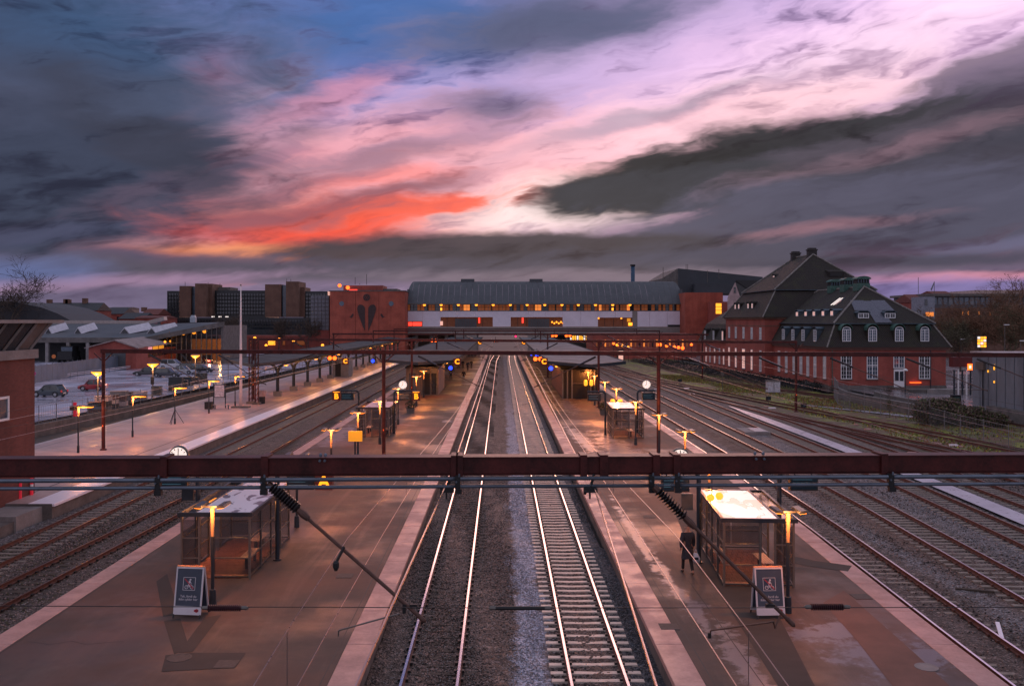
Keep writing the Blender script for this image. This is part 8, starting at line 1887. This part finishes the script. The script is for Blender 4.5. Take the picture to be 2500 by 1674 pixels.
def person(label, x, y, rz, h=1.74, coat=None, legs=None, step=.28, long=True, bag=False, hair=None, arms=.05, group=None, full=True, z=0.0):
    """walking figure; faces local +y"""
    t = thing('person', label, 'person', (x, y, z), rz, group); s = h / 1.74; coat = coat or M['coat']; legs = legs or M['trousers']
    S = lambda v: [(a * s, b * s, c * s, *[r * s for r in rest]) for (a, b, c, *rest) in v]
    J = [(0, 0, .96, .135, .11), (0, .01, 1.18, .140, .105), (0, .015, 1.38, .165, .105), (0, .02, 1.50, .06, .055), (0, .03, 1.60, .072, .085), (0, .035, 1.68, .068, .08),
         (-.17, .015, 1.42, .062), (-.235, .02 - arms, 1.16, .048), (-.26, .10 - arms * 2, .93, .036), (-.265, .12 - arms * 2, .84, .034),
         (.17, .015, 1.42, .062), (.235, .02 + arms, 1.16, .048), (.255, .07 + arms, .93, .036), (.26, .09 + arms, .84, .034),
         (-.09, 0, .88, .088), (-.10, .06 + step * .45, .50, .058), (-.10, step * .75, .12, .042), (-.10, step * .75 + .02, .05, .04), (-.10, step * .75 + .17, .035, .035),
         (.09, 0, .88, .088), (.10, .05 - step * .25, .50, .058), (.10, -step * .85, .14, .042), (.10, -step * .85 + .0, .07, .04), (.10, -step * .85 + .15, .03, .035)]
    E = [(0, 1), (1, 2), (2, 3), (3, 4), (4, 5), (2, 6), (6, 7), (7, 8), (8, 9), (2, 10), (10, 11), (11, 12), (12, 13), (0, 14), (14, 15), (15, 16), (16, 17), (17, 18), (0, 19), (19, 20), (20, 21), (21, 22), (22, 23)]
    body = skin_body('body', S(J), E, M['skinm'], t, 2 if full else 1)
    # clothes follow the same joints, slightly fuller
    g = 1.16
    CJ = [(0, 0, .96, .168, .135), (0, .01, 1.18, .168, .130), (0, .015, 1.38, .190, .128), (0, .02, 1.475, .075, .07), (-.18, .015, 1.40, .090), (-.245, .02 - arms, 1.16, .074), (-.265, .09 - arms * 2, .93, .056), (.18, .015, 1.40, .090), (.245, .02 + arms, 1.16, .074), (.26, .06 + arms, .93, .056)]
    CE = [(0, 1), (1, 2), (2, 3), (2, 4), (4, 5), (5, 6), (2, 7), (7, 8), (8, 9)]
    CJ.append((0, 0, .84, .150, .125)); CE.append((0, 10))
    if long:
        q = MB(); q.M = Matrix.Scale(s, 4); n_ = 20; vs = []
        for (z_, rx_, ry_) in ((1.0, .168, .135), (.86, .188, .150), (.70, .205, .165), (.54, .222, .185)):
            for k in range(n_): a = 2 * PI * k / n_; w_ = 1 + .05 * math.sin(5 * a) * (1.0 - z_) * 2; vs.append((rx_ * w_ * math.cos(a), ry_ * w_ * math.sin(a) + .01, z_ + .015 * math.sin(3 * a)))
        q.add(vs, [(i * n_ + k, i * n_ + (k + 1) % n_, (i + 1) * n_ + (k + 1) % n_, (i + 1) * n_ + k) for i in range(3) for k in range(n_)]); q.build('coat_skirt', coat, t, True)
    skin_body('coat', S(CJ), CE, coat, t, 2 if full else 1)
    TJ = [(0, 0, .90, .115, .105), (-.09, 0, .86, .098), (-.10, .06 + step * .45, .50, .070), (-.10, step * .75, .10, .054), (.09, 0, .86, .098), (.10, .05 - step * .25, .50, .070), (.10, -step * .85, .12, .054)]
    skin_body('trousers', S(TJ), [(0, 1), (1, 2), (2, 3), (0, 4), (4, 5), (5, 6)], legs, t, 2 if full else 1)
    for (a, b_, z0) in ((-.10, step * .75, .04), (.10, -step * .85, .055)):
        skin_body('shoe', S([(a, b_ - .05, z0 + .01, .045), (a, b_ + .06, z0, .046), (a, b_ + .19, z0 - .005, .036)]), [(0, 1), (1, 2)], M['shoes'], t, 1)
    if full:
        for sx, hx_, hy_ in ((-1, -.265, .12 - arms * 2), (1, .26, .09 + arms)):
            for k in range(4):
                a = (k - 1.5) * .017; ln = [.06, .07, .068, .052][k]
                skin_body('finger', S([(hx_ + a * .2, hy_ + a, .80, .010), (hx_ + a * .2 - sx * .008, hy_ + a + .004, .80 - ln * .6, .009), (hx_ + a * .2 - sx * .022, hy_ + a + .010, .80 - ln, .008)]), [(0, 1), (1, 2)], M['skinm'], t, 1)
            skin_body('thumb', S([(hx_ - sx * .01, hy_ + .03, .83, .011), (hx_ - sx * .015, hy_ + .05, .80, .010), (hx_ - sx * .02, hy_ + .052, .775, .009)]), [(0, 1), (1, 2)], M['skinm'], t, 1)
        f_ = MB(); f_.M = Matrix.Scale(s, 4); f_.lathe((0, .115, 1.615), [(.014, 0), (.018, .018), (.004, .03)], 6, axis=(0, 1, -.2)); f_.build('nose', M['skinm'], t, True)
        for sx in (-1, 1):
            e_ = MB(); e_.M = Matrix.Scale(s, 4); e_.lathe((sx * .078, .03, 1.63), [(.010, 0), (.032, .008), (.026, .016)], 8, axis=(sx, 0, 0)); e_.build('ear', M['skinm'], t, True)
            e_ = MB(); e_.M = Matrix.Scale(s, 4); e_.lathe((sx * .028, .105, 1.645), [(.012, 0), (.004, .008)], 8, axis=(0, 1, 0)); e_.build('eye', M['black'], t)
        e_ = MB(); e_.M = Matrix.Scale(s, 4); e_.cbox((0, .112, 1.575), (.045, .01, .008)); e_.build('mouth', M['shoes'], t)
    skin_body('hair', S([(0, .0, 1.655, .066, .075), (0, .015, 1.705, .060, .070)] if hair is M['hair_g'] else [(0, .0, 1.60, .076, .080), (0, .015, 1.69, .074, .085), (0, .02, 1.73, .05, .06)]), [(0, 1)] if hair is M['hair_g'] else [(0, 1), (1, 2)], hair or M['black'], t, 1)
    return t
X, Y = G(1679, 1399)
person('man in a dark knee-length coat walking away beside the near right shelter', X, Y, R(8), 1.76, step=.30, hair=M['hair_g'], arms=.06)
t = thing('carrier_bag', 'white plastic carrier bag in the walking man\'s right hand', 'bag', (X + .30, Y + .02, .38)); q = MB()
q.add([(-.11, -.07, 0), (.11, -.07, 0), (.12, .07, .01), (-.12, .07, .0), (-.15, -.09, .18), (.14, -.09, .17), (.15, .08, .19), (-.14, .09, .18), (-.07, -.02, .36), (.06, -.02, .35), (.06, .03, .35), (-.07, .03, .36)], [(3, 2, 1, 0), (0, 1, 5, 4), (1, 2, 6, 5), (2, 3, 7, 6), (3, 0, 4, 7), (4, 5, 9, 8), (5, 6, 10, 9), (6, 7, 11, 10), (7, 4, 8, 11), (8, 9, 10, 11)]); q.build('sack', M['bag'], t, True)
q = MB(); q.path([(-.05, 0, .35), (-.02, 0, .47), (.02, 0, .47), (.05, 0, .35)], .009, 5); q.build('handle', M['bag'], t); q = MB(); q.cbox((0, -.092, .17), (.14, .01, .09)); q.build('print', M['navy'], t)
jk = mat('jacket_black', (.014, .013, .017), .9, var=.3); jb = mat('jacket_blue_black', (.02, .025, .045), .9, var=.3); jn = mat('jeans_pale', (.12, .14, .19), .85, var=.2)
for i, (px, by, h, rz, ct, lg, lab) in enumerate([(1131.7, 931, 1.75, 180, jk, jn, 'person in black jacket and pale jeans alone on the left platform'), (1130, 900.5, 1.75, 10, jk, None, 'person in black walking near the amber C sign'), (1142, 905, 1.8, 170, jb, None, 'left one of a pair in black walking side by side'), (1151, 900, 1.7, 175, jk, None, 'right one of a pair in black walking side by side'),
                                                 (1101, 927, 1.75, 20, jk, None, 'person in black beside the kiosk under the blue sign'), (1120, 899, 1.72, 90, jk, None, 'person waiting under the amber C sign'), (1106, 907, 1.7, 60, jb, None, 'person leaning near the kiosk side'), (1160, 871, 1.75, 0, jk, None, 'distant person left of two, below the second beam'), (1170, 870.5, 1.75, 180, jk, None, 'distant person right of two, below the second beam'),
                                                 (1152, 872, 1.7, 30, jb, None, 'distant person close to the far kiosk'), (1145, 872, 1.7, 30, jk, None, 'distant person beneath the middle left roof edge'), (1351, 927, 1.75, 190, jk, mat('rust_trousers', (.25, .07, .04), .8), 'person in rusty-orange clothes at the right kiosk corner'), (750, 938, 1.6, 90, jk, None, 'person sitting out the wait by the third column'), (826, 905, 1.75, 0, jk, None, 'person standing near the stair housing')]):
    X, Y = G(px, by); person(lab, X, Y, R(rz), h, ct, lg, .18, False, hair=M['black'], arms=.03, group='people waiting on the platforms', full=False)
